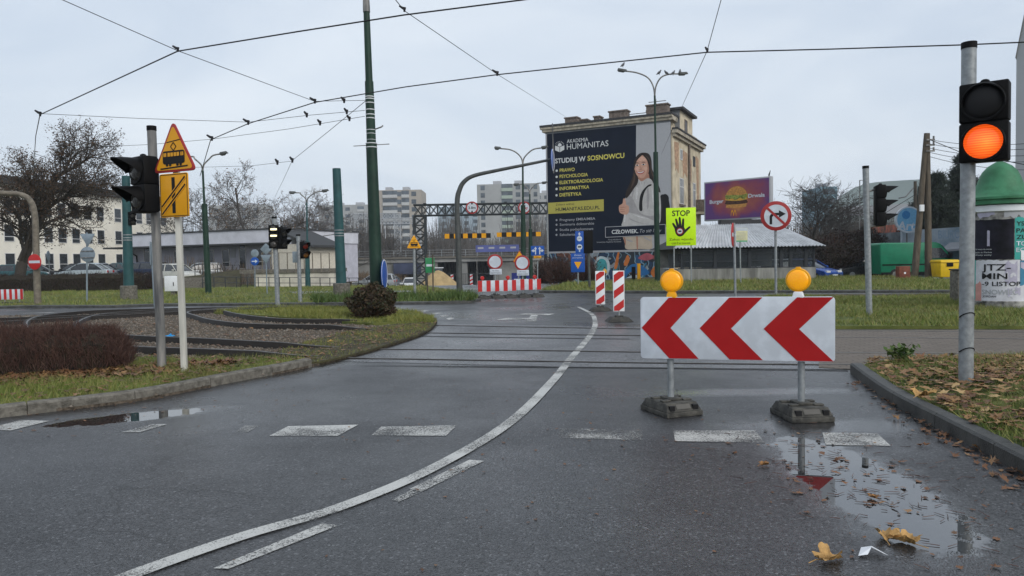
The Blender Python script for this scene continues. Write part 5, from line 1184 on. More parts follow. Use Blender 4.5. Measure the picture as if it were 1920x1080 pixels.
cw_, cs_, cb_, cd_, ct_, cblu = cp('white_car_paint',(.6,.6,.6),0), cp('silver_car_paint',(.3,.32,.33)), cp('black_car_paint',(.015,.016,.018)), cp('grey_car_paint',(.06,.065,.07)), cp('teal_car_paint',(.03,.09,.1)), cp('blue_car_paint',(.02,.07,.3))
def cpos(px_, D): p = at(px_, 500, D); return Vector((p.x, D, hz(p.x, D)+.0))
R = math.radians
car('white hatchback driving up from the underpass with its front towards us', cpos(768,92), R(-83), cw_)
car('dark grey car half hidden by the tall green pole', cpos(733,82), R(-65), cd_)
car('pale silver car left of the tall green pole', cpos(702,74), R(178), cs_)
car('white and dark compact car with its front by the utility box', cpos(331,63), R(-28), cp('cream_car_paint',(.5,.5,.46),0), 4.0, 1.6)
car('silver grey off roader parked by the green lamp post', cpos(371,68), R(-155), cs_, 4.3, 1.72)
for i, (lab, x, D, r, pc, kd) in enumerate((('dark teal car behind the trunk of the big bare tree',45,66,20,ct_,'hatch'),('black car low behind the hedge right of the no entry sign',72,70,15,cb_,'sedan'),('dark car parked under the cream building, left of the round sign back',137,68,200,cb_,'hatch'),('pale car roof behind the hedge, below the round sign back',158,62,190,cp('pale_blue_car_paint',(.45,.5,.52)),'sedan'),
    ('dark car with a red tail lamp right of the round sign back',188,66,-20,cd_,'hatch'),('dark green car beside the teal pole behind the hedge',222,70,160,ct_,'sedan'),('dark blue car right of the teal pole behind the hedge',262,66,170,cp('dark_blue_car_paint',(.02,.03,.06)),'hatch'),('dark car close to the near hooded signal pole, behind the hedge end',288,70,175,cd_,'sedan'))):
    car(lab, cpos(x,D), R(r), pc, 4.2, 1.5, kd)
car('bright blue car behind the right end of the shed', cpos(1512,48.5), R(-60), cblu)
car('dark car nose by the brown garage', cpos(1622,52), R(180), cb_)
car('white car seen through the shed windows', cpos(1440,49.5), R(175), cw_)
# --- green van
a = at(1650,523,46.5); vanp = Vector((at(1712,520,49.2).x,49.2,hz(at(1712,520,49.2).x,49.2)+.02)); s = thing('van', 'green panel van parked behind the wooden pole pair', 'van', vanp, R(-2))
gp = mat('van_green_paint',(.008,.17,.085),.35,.1,var=.12,vs=2); L0 = at(1640,500,49.2).x-vanp.x; L1 = at(1790,500,49.2).x-vanp.x; hv = 2.45
mb = MB(); mb.profile([(L0,.4),(L0,hv-.12),(L0+.12,hv),(L1-1.75,hv),(L1-1.45,hv-.12),(L1-.65,1.32),(L1-.12,1.12),(L1,.9),(L1,.4),(L1-.1,.3),(L0+.1,.3)], lambda x,z: .98 if z < 1.3 else .98-.12*(z-1.3)/1.2); mb.build('body', gp, s, bevel=.06, smooth=50)
mb = MB(); mb.add([(L1-1.42,-.905,hv-.22),(L1-.72,-.965,1.38),(L1-.72,.965,1.38),(L1-1.42,.905,hv-.22)],[(0,1,2,3)]); mb.v=[(x+.03,y,z+.02) for x,y,z in mb.v]; mb.build('windscreen', M['carglass'], s)
mb = MB(); mb.add([(L1-2.2,-.945,2.05),(L1-1.45,-.945,2.05),(L1-.85,-.99,1.38),(L1-2.2,-.99,1.38)],[(0,1,2,3)]); mb.build('side_window', M['carglass'], s)
mb = MB(); mb.box(L1-1.05,L1-.85,-1.2,-1.0,1.35,1.75); mb.build('mirror', M['black'], s, bevel=.03); mb = MB(); mb.box(L1-2.5,L1-2.35,-1.0,-.985,1.4,1.95); mb.build('door_gap', M['black'], s)
mb = MB(); mb.box(L0+.1,L1-1.2,-.995,-.981,.95,1.03); mb.build('side_strip', M['black'], s); mb = MB(); mb.box(L0+.02,L1-.02,-.99,.99,.3,.5); mb.build('sill', M['black'], s)
for x in (L0+.95,L1-1.0):
    for sy in (-1,1):
        W_ = Matrix.Translation((x,sy*.86,.36)) @ Matrix.Rotation(math.pi/2,4,'X'); mb = MB(W_); mb.lathe([(.2,-.13),(.34,-.13),(.37,-.09),(.37,.09),(.34,.13),(.2,.13)],24); wh = mb.build('wheel', M['tyre'], s); mb = MB(W_); mb.lathe([(.05,-.137),(.2,-.134),(.2,.134),(.05,.137)],12); mb.build('rim', M['galv_dark'], wh)
mb = MB(); mb.box(L1-.22,L1-.02,-.99,-.7,.85,1.1); mb.build('headlight', M['headlight'], s, bevel=.03)
# --- yellow container, brown cabinet, concrete cabinet
D = 39.6; p = foot(1771,526,.0,D); s = thing('waste_container', 'yellow wheeled waste container with a dark front recess by the wooden poles', 'container', p)
W = (at(1790,500,D).x-at(1753,500,D).x)/2; H_ = at(1771,487,D).z-p.z; ym = mat('yellow_bin_plastic',(.68,.44,.01),.5,var=.12,vs=3)
mb = MB(); mb.frustum((-W*.86,W*.86,-.42,.42),(-W*.95,W*.95,-.5,.5),.12,H_-.16); mb.build('body', ym, s, bevel=.05)
mb = MB(); mb.frustum((-W,W,-.55,.55),(-W*.95,W*.95,-.48,.48),H_-.155,H_); mb.build('lid', ym, s, bevel=.05); mb = MB(); mb.box(-W*.35,W*.3,-.53,-.49,H_-.36,H_-.157); mb.build('recess', M['black'], s, bevel=.03)
for sx in (-1,1): mb = MB(Matrix.Translation((sx*W*.7,-.3,.08)) @ Matrix.Rotation(math.pi/2,4,'X')); mb.lathe([(.03,-.03),(.09,-.03),(.09,.03),(.03,.03)],14); mb.build('wheel', M['tyre'], s)
D = 39.2; p = foot(1693,520,.0,D); s = thing('utility_cabinet', 'small rusty brown cabinet in front of the green van', 'cabinet', p); mb = MB(); mb.box(-.3,.3,-.2,.2,.12,at(1693,499,D).z-p.z); mb.build('box', mat('rusty_cabinet',(.16,.05,.03),.7,var=.3), s, bevel=.02); mb = MB(); mb.box(-.05,.05,-.21,-.201,.35,.45); mb.build('label_plate', M['white'], s); mb = MB(); mb.box(.05,.25,-.15,.15,-.1,.118); mb.build('plinth', M['concrete'], s)
p = foot(1801,563,.1); D = p.y; s = thing('utility_cabinet', 'pale concrete block cabinet just left of the advertising column', 'cabinet', p); mb = MB(); mb.box(-.2,.2,-.2,.2,-.1,at(1800,507,D).z-p.z); mb.build('block', M['concrete'], s, bevel=.02); mb = MB(); mb.box(-.22,.22,-.22,.22,at(1800,507,D).z-p.z+.004,at(1800,504,D).z-p.z); mb.build('cap', M['concrete_wet'], s, bevel=.01)
D = 34; p = foot(325,551,.09,D); s = thing('utility_cabinet', 'white utility box on a short foot right of the near hooded signal', 'cabinet', p); W=.31; z0=.2; z1 = at(325,517.5,D).z-p.z; mb = MB(); mb.box(-W,W,-.2,.2,z0,z1); mb.build('box', M['white'], s, bevel=.02); mb = MB(); mb.box(-.06,.12,-.12,.12,-.1,z0-.003); mb.build('plinth', M['concrete'], s); mb = MB(); mb.box(.1,.13,-.22,-.201,.45,.62); mb.build('handle', M['black'], s)
# --- advertising column
p = foot(1873,576,.1); D = p.y+.75; p = Vector((at(1873,500,D).x,D,.05)); rad = .735
s = thing('advertising_column', 'round advertising column plastered with torn posters under a green bell roof', 'advertising column', p)
zr = at(1873,376,D).z-p.z; ztip = at(1873,303,D).z-p.z; zb_ = at(1873,566,D-.7).z-p.z
cm = mat('peeling_grey_plaster',(.09,.09,.085),.9,var=.6,vs=4,col2=(.42,.41,.38),bump=.3,bs=20)
mb = MB(); mb.lathe([(rad+.04,-.2),(rad+.04,zb_),(rad,zb_+.02),(rad,zr)],48); mb.build('shaft', cm, s)
grn = mat('green_copper_paint',(.03,.15,.065),.55,var=.25,vs=3,col2=(.05,.2,.1))
mb = MB(); mb.lathe([(rad,zr-.14),(rad+.12,zr-.12),(rad+.12,zr-.02),(rad+.16,zr),(rad+.16,zr+.06),(.78,zr+.09),(.68,zr+.15),(.59,zr+.26),(.51,zr+.42),(.455,zr+.58),(.39,zr+.73),(.27,zr+.87),(.13,zr+.96),(.02,zr+1.02)],40); mb.build('bell_roof', grn, s)
mb = MB(); mb.lathe([(rad+.01,zr-.32),(rad+.05,zr-.3),(rad+.05,zr-.15),(rad+.01,zr-.145)],40); mb.build('collar', M['white'], s)
bear = math.atan2(p.x,p.y)                                  # column side turned to the road
def cang(px_): 
    xx = (px_-1873)/53.0; return math.asin(max(-.99,min(.99,xx)))-bear
def cz_(py): return at(1873,py,D-.6).z-p.z
def patch(px0,px1,py0,py1,m,ro,nm,rag=0):
    a0,a1 = cang(px0),cang(px1); z0,z1 = cz_(py1),cz_(py0); n = max(4,int((a1-a0)/.08)); r = rad+ro; vs = []
    for i in range(n+1):
        a = a0+(a1-a0)*i/n; j = rag*random.uniform(-1,1); k = rag*random.uniform(-1,1)
        for z in (z0+j,z1+k): vs.append((r*math.sin(a),-r*math.cos(a),z))
    return npmesh(nm, vs, [(2*i,2*i+2,2*i+3,2*i+1) for i in range(n)], m, s, True)
pd = mat('dark_poster_print',(.005,.005,.007),.6,var=.3,vs=2,col2=(.022,.022,.036),spec=.15); pt_ = mat('teal_poster_print',(.04,.33,.29),.5,var=.12,vs=3); pwt = mat('white_poster_print',(.58,.58,.62),.6,var=.12,vs=5); ppk = mat('pink_poster_print',(.55,.27,.24),.6); pbl = mat('blue_poster_print',(.05,.2,.32),.6); pvl = mat('violet_poster_print',(.42,.4,.5),.6)
patch(1823,1895,411,486,pd,.006,'dark_poster',.01); patch(1896,1924,408,487,pt_,.006,'teal_poster',.01); patch(1823,1840,488,562,pt_,.006,'teal_poster',.01); patch(1838,1922,488,567,pwt,.010,'white_poster',.02)
patch(1838,1847,530,566,ppk,.014,'poster_scrap',.05); patch(1904,1919,488,535,pbl,.014,'poster_scrap',.03); patch(1882,1900,492,530,pvl,.014,'poster_scrap',.05); patch(1905,1920,470,488,M['white'],.014,'poster_scrap',.02)
for q in range(7):
    a_, b_ = random.uniform(1850,1905), random.uniform(492,552); patch(a_,a_+random.uniform(3,9),b_,b_+random.uniform(5,14),random.choice([pwt,pvl,M['pgrey'],pwt]),.0145+q*.0006,'poster_scrap',.04)
patch(1840,1866,386,406,pvl,.006,'poster_scrap',.06); patch(1880,1912,384,407,M['pgrey'],.006,'poster_scrap',.06)
patch(1910,1922,440,452,M['yellow'],.016,'poster_scrap'); patch(1823,1836,524,534,M['white'],.012,'poster_scrap',.02); patch(1855,1859,432,462,pvl,.012,'poster_figure',.02)
def ctext(st,px_,py,hp_,m,ro=.02,w=None,bold=0.02): text(s,st,0,cz_(py),hp_/ (F/D),m,bend=(rad+ro,cang(px_)),width=w,bold=bold)
for st, y in (('YSTĘ',424),('PAJA',437),('ZUM',449)): ctext(st,1898,y,8,M['ink'],.012,.42)
for st, y in (('TOP',461),('ECU',473)): ctext(st,1898,y,8,M['signwhite'],.012,.36)
for st, y in (('Od morza do morza',468),('Jazz w Parku',474),('Wstęp wolny',479)): ctext(st,1837,y,2.6,M['pwhite'],.012,.40,.0)
for st, y, hh, w, m in (('JTZ-',507,12,.62,'ink'),('MIN',523,11,.55,'ink'),('-9 LISTOP',536,8,.85,'ink'),('SNOWIEC',552,9,.78,'pgrey'),('JORDAN',557.5,3.5,.3,'ink')): ctext(st,1848 if st != 'JORDAN' else 1849,y,hh,M[m],.020,w)
for st, y in (('A',498),('KI',508),('A',531),('EIR',545)): ctext(st,1826,y,6,M['ink'],.018,None)
# --- wooden pole pair
D = 40.5; p = foot(1728,525,.0,D); s = thing('utility_pole', 'pair of leaning wooden poles joined at the top, carrying telephone wires', 'utility pole', p)
for a_, b_ in (((1714,526),(1737,250)),((1741,526),(1739,250))):
    q0 = at(*a_,D)-p; q1 = at(*b_,D)-p; q0.z = -.2; mb = MB(); mb.tube([q0,(q0+q1)/2,q1],[.19,.16,.12],12); mb.build('pole', M['wood'], s)
for y in (262,272,283): c = at(1742,y,D-.15)-p; mb = MB(); mb.box(c.x-.15,c.x+.3,c.y-.04,c.y+.04,c.z-.04,c.z+.04); mb.tube([(c.x+.25,c.y,c.z+.04),(c.x+.25,c.y,c.z+.2)],.05,8); mb.build('insulator', M['galv_dark'], s)
c = at(1728,390,D-.2)-p; mb = MB(); mb.box(c.x-.1,c.x+.12,c.y-.06,c.y+.06,c.z-.18,c.z+.18); mb.build('white_box', M['white'], s)
WP = [at(1744,262+i*8,D-.2) for i in range(5)]
D = 62; p = foot(1716,520,0,D); s = thing('utility_pole', 'single farther wooden pole with a lamp behind the leaning pole pair', 'utility pole', p); t_ = at(1716,340,D)-p; mb = MB(); mb.tube([(0,0,-.2),t_],[.16,.12],10); mb.build('pole', M['wood'], s); mb = MB(); mb.tube([t_*.95,t_*.95+Vector((-.8,0,-.9)),t_*.95+Vector((-1.4,0,-1.0))],.05,6); mb.build('lamp', M['galv_dark'], s)
D = 60; p = foot(1597,520,0,D); s = thing('mast', 'thin bare antenna mast above the dark bush, left of the slim signal pole', 'mast', p); t_ = at(1612,338,D)-p; mb = MB(); mb.tube([(t_.x,0,0),t_],.04,6); mb.tube([t_,t_+Vector((.35,0,.0))],.03,6); mb.build('mast', M['galv_dark'], s)
# ---------------------------------------------------------------- far buildings
M['cream'] = mat('cream_plaster', (.82,.78,.68), .9, var=.08, vs=.4)
M['dkroof'] = mat('dark_flat_roof', (.05,.052,.055), .85)
def wall_frame(px0, D0, px1, D1, zb=None):
    a = at(px0,500,D0); b = at(px1,500,D1); v = Vector((b.x-a.x,b.y-a.y,0)); return Vector((a.x,a.y,hz(a.x,a.y) if zb is None else zb)), v.length, math.atan2(v.y,v.x)
p, W, rz = wall_frame(-140,73,332,116)
s = thing('school_building', 'long cream three storey building with rows of windows behind the big bare tree', 'building', p, rz)
zt = at(215,357,101).z-p.z
mb = MB(); mb.box(0,W,0,14,-.5,zt-.9); mb.build('wall', M['cream'], s, smooth=0); mb = MB(); mb.box(-.6,W+.6,-.7,14.6,zt-.895,zt); mb.build('roof', M['dkroof'], s, smooth=0)
n = 0; x = 1.5
while x < W-2.5:
    for z0 in (.9,4.1,7.2):
        if n < 96: window(s, IDM, x, x+1.45, z0+.1, z0+2.0, 0, trans=.3); n += 1
    x += 2.35 if int(x/2.35) % 5 else 3.6
# low grey building
p, W, rz = wall_frame(243,74,520,66); p.z = 1.0
s = thing('station_building', 'low grey flat roofed building with a deep pale fascia behind the railings', 'building', p, rz)
gw = mat('grey_painted_wall',(.46,.46,.52),.85,var=.1,vs=1.5); fas = mat('pale_fascia',(.56,.57,.62),.8,var=.12,vs=.8)
zt = at(500,431,67).z-p.z; zs = at(500,455,67).z-p.z
mb = MB(); mb.box(-2.6,W,2.0,12,-1.5,zs); mb.build('wall', gw, s, smooth=0)
mb = MB(); mb.box(0,W+.1,-.2,12,zs+.004,zt); mb.build('fascia', fas, s, smooth=0); mb = MB(); mb.box(-.1,W+.2,-.3,12.1,zt+.003,zt+.12); mb.build('roof', M['dkroof'], s, smooth=0)
mb = MB(); mb.box(-3.2,W-.2,-.5,1.99,zs-.16,zs); mb.build('canopy', M['dkroof'], s, smooth=0)
mb = MB(); mb.box(-2.6,W,-.2,1.995,-1.5,-.02); mb.build('plinth', M['concrete'], s, smooth=0)
XF = Matrix.Translation((0,1.99,0)); zh = zs-.2
for px_ in (268,308,372,402,464): 
    u_ = (px_-243)/(520-243)*W; window(s, XF, u_-.5, u_+.5, zh-1.95, zh-.25, 0, trans=.26)
for px_ in (245, 433): u_ = (px_-243)/(520-243)*W; window(s, XF, u_-.45, u_+.45, .02, 2.4, 0, trans=.8, frame='winwhite')
u_ = (416-243)/277*W; mb = MB(XF); mb.box(u_-.3,u_+.3,-.03,0,1.1,2.1); mb.build('notice', M['pgrey'], s, smooth=0)
u_ = (328-243)/277*W; mb = MB(XF); mb.box(u_-.3,u_+.3,-.03,0,1.9,2.3); mb.build('notice', M['pgrey'], s, smooth=0)
mb = MB(); mb.tube([(-2.2,1.5,zs-.3),(-1.2,1.8,zs-.9),(-1.2,1.85,0)],.08,6); mb.build('drainpipe', M['ink'], s)
e2 = (Matrix.Translation(p) @ Matrix.Rotation(rz,4,'Z')).inverted()
mb = MB(); mb.box(W-.9,W+3.4,.3,4.2,-1.5,zs-.2); mb.build('end_wall', mat('warm_white_wall',(.6,.56,.47),.9,var=.1), s, smooth=0)
mb = MB(); mb.add([(W+.15,.0,zt-.05),(W+4.0,0,zs-.35),(W+4.0,4.6,zs-.35),(W+.15,4.6,zt-.05),(W+.15,0,zt-.25),(W+4.0,0,zs-.55),(W+4.0,4.6,zs-.55),(W+.15,4.6,zt-.25)],[(0,1,2,3),(4,5,6,7),(0,1,5,4),(1,2,6,5),(2,3,7,6),(3,0,4,7)]); mb.build('sloping_roof', M['dkroof'], s, smooth=0)
mb = MB(); mb.prism([(W+.2,zs-.2),(W+4.6,zs-.2),(W+4.6,zs-.95),(W+.2,zt-.3)],.31,10.9) if False else mb.box(W+.2,W+1.4,.31,4.1,zs-.19,zt-.75); mb.build('end_gable', fas, s, smooth=0)
window(s, Matrix.Translation((0,.29,0)), W+2.1,W+2.9,.9,1.9,0)
# platform with railings
p, W, rz = wall_frame(452,56,626,56); zt = at(540,505,56).z; zb = -.3; p.z = zb
s = thing('retaining_wall', 'pale concrete loading platform with a capped edge by the low fence', 'wall', p, rz)
mb = MB(); mb.box(1.1,W,0,4,0,zt-zb-.28); mb.build('wall', mat('pale_platform',(.56,.53,.45),.9,var=.2,vs=1.2), s, smooth=0); mb = MB(); mb.box(-.1,W+.1,-.12,4,zt-zb-.275,zt-zb); mb.build('cap', M['concrete'], s, smooth=0)
def railing(label, px0, px1, D0, D1, y0b, y0t, n, rails=(1,.5), m='brownrail', r=.035):
    a = at(px0,y0b,D0); b = at(px1,y0b,D1); hh = at(px0,y0t,D0).z-a.z
    s = thing('railing', label, 'railing', a); d = b-a
    for i in range(n): q = d*(i/(n-1)); mb = MB(); mb.tube([q+Vector((0,0,-.3)),q+Vector((0,0,hh))], r, 6); mb.build('post', M[m], s)
    for k in rails: mb = MB(); mb.tube([Vector((0,0,hh*k)),d+Vector((0,0,hh*k))], r*.7, 6); mb.build('rail', M[m], s)
railing('low dark pipe railing along the grass in front of the pale platform', 380, 690, 50, 56, 541, 519, 17)
railing('dark railing on the ramp up to the grey building door', 366, 450, 60, 62, 524, 496, 7)
railing('tall thin steel fence on top of the pale platform', 492, 618, 55.5, 55.5, 505, 474, 9, (1,), 'rustmast', .04)
# ramp / brown bank
b1_ = [at(310,545,54),at(450,541,54),at(452,505,58),at(380,515,60),at(330,520,60)]
mb = MB(); mb.add([tuple(q) for q in b1_]+[(q.x,q.y,-1) for q in b1_],[(0,1,2,3,4)]+[(i,(i+1)%5,5+(i+1)%5,5+i) for i in range(5)]); o = mb.build('earth_bank', M['dirt'], None, smooth=0); o['kind'] = 'structure'
mb = MB()
for i in range(4): mb.box(-2.2,1.0,i*.35,(i+1)*.35,-.5,.12+i*.16)
o = mb.build('steps', M['concrete'], None, smooth=0); o.location = (at(348,545,53).x,53,-.05); tag(o,'short flight of concrete steps behind the white utility box','steps')
# tower blocks
def block(label, px0, px1, ytop, D, turn, cols, floors, wallm, depth=14, group='tower blocks beyond the railway', balc=()):
    a = at(px0,500,D); b = at(px1,500,D); W = (b.x-a.x); p = Vector((a.x,D,-3)); zt = at(px0,ytop,D).z+3
    s = thing('tower_block', label, 'apartment block', p, turn, group)
    mb = MB(); mb.box(0,W,0,depth,0,zt); mb.build('wall', wallm, s, smooth=0)
    for q in (.25,.6): mb = MB(); mb.box(W*q,W*q+W*.13,3,7,zt+.004,zt+1.3); mb.build('roof_house', M['pgrey'], s, smooth=0)
    if cols:
        fh = (zt-5)/floors
        for i in range(floors):
            for j, (q, w_, kd) in enumerate(cols):
                z = 5+i*fh+.5
                if kd == 'w': mb = MB(); mb.box(W*q,W*q+w_,-.06,-.004,z,z+1.5); mb.build('window', M['farglass'], s, smooth=0)
                else:
                    mb = MB(); mb.box(W*q,W*q+w_,-.08,-.004,z-.5,z+1.9); l_ = mb.build('loggia', M['farglass'], s, smooth=0); mb = MB(); mb.box(W*q,W*q+w_,-.3,-.085,z-.5,z+.55); mb.build('balustrade', kd, l_, smooth=0)
    return s
M['farglass'] = mat('far_window_glass',(.10,.12,.14),.3,var=.4,vs=.3)
bg_ = mat('tower_concrete_beige',(.36,.33,.29),.9,var=.08,vs=.2); bg2 = mat('tower_concrete_grey',(.33,.34,.34),.9,var=.08,vs=.2); bl = mat('tower_pale_blue',(.30,.37,.43),.9,var=.1,vs=.2); bt = mat('balcony_panel_white',(.45,.46,.46),.8); bgn = mat('balcony_panel_green',(.35,.42,.36),.8)
block('beige tower block with white balconies right of the tall green pole', 700, 793, 357, 250, 0, ((.22,5,bt),(.5,1.6,'w'),(.6,2.6,bt),(.8,1.6,'w')), 9, bg_)
block('tallest pale tower block with a balcony column behind the truss gantry', 897, 1012, 346, 240, R(-4), ((.06,1.4,'w'),(.4,3.6,bgn),(.63,1.5,'w'),(.75,2.2,'w'),(.92,1.2,'w')), 10, bg2)
block('pale blue grey block left of the tallest tower block', 823, 905, 388, 300, 0, ((.1,1.8,'w'),(.3,2.5,bl),(.6,1.8,'w'),(.8,2.5,bl)), 8, bl)
block('distant grey block right of the tallest tower block', 1000, 1075, 362, 320, 0, ((.1,2,'w'),(.3,2,'w')), 9, bg2)
block('long grey block behind the bare trees left of the tall green pole', 600, 712, 385, 330, 0, ((.1,2,'w'),(.25,3,bt),(.45,2,'w'),(.65,3,bt),(.85,2,'w')), 8, bg2)
block('hazy block behind the trees above the grey building', 395, 500, 385, 380, 0, ((.1,2,'w'),(.35,3,bt),(.6,2,'w'),(.8,2,'w')), 8, bg2)
block('blue office block glimpsed through the bare tree at right', 1540, 1570, 350, 210, 0, ((.1,1.6,'w'),(.5,1.6,'w')), 7, mat('blue_panels',(.14,.24,.29),.5))
# pale plastered building at the right edge
a = at(1902,500,44); p = Vector((a.x,44,-.2)); s = thing('apartment_building', 'tall pale grey blank wall cut by the right edge of the picture', 'building', p, R(-40))
lg_ = mat('pale_grey_render',(.33,.35,.37),.9,var=.04,vs=.3); z1 = at(1902,108,44).z+.2; z2 = at(1914,-120,44).z+.2
mb = MB(); mb.prism([(0,0),(16,0),(16,z2),(.75,z2),(.48,z1+3.1),(0,z1)],0,12); mb.build('wall', lg_, s, smooth=0)
mb = MB(); mb.prism([(-.05,z1-.02),(.0,z1-.02),(.53,z1+3.12),(.48,z1+3.18)],-.1,12.1); mb.build('roof_edge', M['galv_dark'], s, smooth=0)
# hall on the hill
a = at(1560,420,150); b = at(1800,420,150); p = Vector((a.x,150,-1)); s = thing('hall_building', 'large pale green hall with a low curved roof far beyond the dark bush', 'building', p, R(-26))
W = b.x-a.x; hm = mat('pale_green_sheet',(.30,.36,.36),.7,var=.06,vs=.1); P = [(0,0),(W,0)]+[(W*(1-q),at(1560,400,150).z+1+(at(1640,344,150).z-at(1560,400,150).z)*math.sin(min(1,.18+q*.0+ (1-abs(1-2*q)**2.2)*.82)*math.pi/2)) for q in np.linspace(0,1,14)]
mb = MB(); mb.prism(P,0,40); mb.build('hall', hm, s, smooth=30)
mb = MB(); mb.prism([(W*.05,10),(W*.95,10),(W*.95,12),(W*.05,12)],-.15,-.01); mb.build('gutter_band', M['pgrey'], s, smooth=0)
# garage, banner kiosk, round sign
D = 56; a = at(1560,520,D); p = Vector((a.x,D,-.0)); W = at(1662,500,D).x-p.x; s = thing('garage', 'low garage with a brown door and pale roof edge behind the bushes', 'garage', p); z1 = at(1600,470,D).z
mb = MB(); mb.box(0,W,0,6,-.3,z1); mb.build('wall', mat('garage_wall',(.25,.22,.18),.9,var=.3), s, smooth=0); mb = MB(); mb.box(.15,W*.55,-.06,-.003,.05,z1-.7); mb.build('door', mat('brown_door',(.06,.03,.02),.7,var=.3), s, smooth=0); mb = MB(); mb.box(-.2,W+.2,-.5,6.2,z1+.004,z1+.5); mb.build('roof', M['pgrey'], s, smooth=0); mb = MB(); mb.box(W*.3,W*.38,-.075,-.062,1.2,1.5); mb.build('notice', M['white'], s, smooth=0)
D = 54; a = at(1690,520,D); p = Vector((a.x,D,0)); W = at(1900,500,D).x-p.x; s = thing('kiosk', 'low shop pavilion under a long pale blue banner behind the green van', 'shop', p); z1 = at(1750,428,D).z; z0 = at(1750,464,D).z
mb = MB(); mb.box(0,W,.2,6,-.3,z0+1.2); mb.build('wall', mat('shop_wall',(.12,.14,.15),.8,var=.4,vs=1), s, smooth=0)
mb = MB(); mb.add([(0,-.1,z0),(W,-.1,z0-.3),(W,-.1,z1+.25),(0,-.1,z1-.15),(0,.15,z0),(W,.15,z0-.3),(W,.15,z1+.25),(0,.15,z1-.15)],[(0,1,2,3),(7,6,5,4),(0,1,5,4),(2,3,7,6),(1,2,6,5),(0,3,7,4)]); bn = mb.build('banner', mat('pale_blue_banner',(.34,.47,.58),.6,var=.35,vs=.35,col2=(.62,.67,.71)), s, smooth=0)
text(bn, 'BIURO PODRÓŻY', W*.32, z0+.65, .62, mat('banner_print',(.30,.40,.50),.6), y=-.104, width=W*.55, bold=.03); 
mb = MB(); mb.add([(W*.30,-.6,z0-.2),(W*.85,-.6,z0+.1),(W*.85,.0,z0+.6),(W*.45,.0,z0+.45)],[(0,1,2,3)]); mb.v += [(x,y,z-.15) for x,y,z in mb.v]; mb.f += [[7,6,5,4],[0,1,5,4],[1,2,6,5],[2,3,7,6],[3,0,4,7]]; mb.build('awning', M['pgrey'], s, smooth=0)
mb = MB(); mb.box(W*.35,W*.9,.1,.19,z0-1.1,z0-.25); mb.build('sign_band', mat('teal_sign_band',(.10,.17,.19),.6), s, smooth=0)
for q in (.45,.62,.8): window(s, Matrix.Translation((0,.19,0)), W*q-.7, W*q+.7, .5, z0-1.3, 0)
D = 53; c = at(1704,412,D); s = thing('shop_sign', 'round pale blue sign with white lettering on a pole above the banner pavilion', 'shop sign', Vector((c.x,D,0)))
bb = mat('sky_blue_sign',(.16,.38,.58),.5); mb = MB(); mb.prism(circ(0,c.z,.62*2*.78,32),0,.15); mb.build('disc', M['signwhite'], s); deco(s, IDM, circ(0,c.z+.02,.84,32), bb, -.001, 'blue_face'); deco(s, IDM, circ(-.2,c.z+.35,.3,20), mat('globe_blue',(.04,.2,.45),.5), -.004, 'globe')
text(s, 'Artu', 0, c.z-.72, .62, M['signwhite'], y=-.0085, align='CENTER', width=1.75, bold=.04, shear=.15); mb = MB(); mb.tube([(0,.25,-.1),(0,.25,c.z)],.06,8); mb.build('post', M['galv_dark'], s)
# brick chimney house behind
D = 75; a = at(1700,500,D); s = thing('house', 'small house with a red roof peeping between the wooden poles and the pines', 'house', Vector((a.x,D,0))); z1 = at(1705,425,D).z
mb = MB(); mb.box(-1.5,4,0,6,0,z1-1.2); mb.build('wall', M['cornice'], s, smooth=0); mb = MB(); mb.prism([(-2,z1-1.3),(4.5,z1-1.3),(3.2,z1+.3),(-.6,z1+.3)],-.4,6.4); mb.build('roof', mat('red_roof',(.28,.08,.045),.8,var=.2), s, smooth=0)
# ---------------------------------------------------------------- railway bridge and underpass
D = 128.0; a = at(560,500,D); b = at(1120,500,D); p = Vector((0,D,0)); z_t = at(900,483,D).z; z_b = at(900,490,D).z
s = thing('railway_bridge', 'concrete railway bridge with railings over the dark underpass', 'bridge', p)
x0, x1 = a.x, b.x; X = lambda q: at(q,500,D).x
mb = MB(); mb.box(x0,x1,0,9,z_b,z_t); mb.build('deck', mat('bridge_concrete',(.27,.27,.26),.9,var=.25,vs=.3,streak=True), s, smooth=0)
mb = MB(); mb.box(x0,x1,-.3,.6,z_t+.004,z_t+.3); mb.build('edge_beam', M['concrete'], s, smooth=0)
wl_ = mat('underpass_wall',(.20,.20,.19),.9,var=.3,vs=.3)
for q0, q1 in ((560,742),(866,876),(925,1120),(782,820)): mb = MB(); mb.box(X(q0),X(q1),.3,8.7,-3.5,z_b-.004); mb.build('abutment', wl_, s, smooth=0)
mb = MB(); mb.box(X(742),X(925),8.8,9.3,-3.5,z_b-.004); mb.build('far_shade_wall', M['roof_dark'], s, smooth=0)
for i in range(26):
    x = x0+(x1-x0)*i/25; mb = MB(); mb.box(x-.05,x+.05,-.2,-.1,z_t+.3,z_t+1.5); mb.build('railing_post', M['galv'], s, smooth=0)
for k in (.55,1.0,1.45): mb = MB(); mb.box(x0,x1,-.19,-.11,z_t+k-.03,z_t+k+.03); mb.build('railing_bar', M['galv'], s, smooth=0)
mb = MB(); mb.box(X(738),X(790),-.25,-.02,z_b-2.0,z_b-.1); mb.build('blue_hoarding', mat('dark_blue_hoarding',(.04,.05,.09),.7,var=.4,vs=.5), s, smooth=0)
c0 = at(892,473,124); c1 = at(973,458.5,124)
s = thing('banner', 'long violet blue banner on the bridge railing behind the striped bars', 'banner', Vector((c0.x,124,0)))
mb = MB(); mb.box(0,c1.x-c0.x,0,.1,c0.z,c1.z); mb.build('sheet', mat('violet_banner',(.09,.11,.30),.6,var=.15,vs=.4), s, smooth=0)
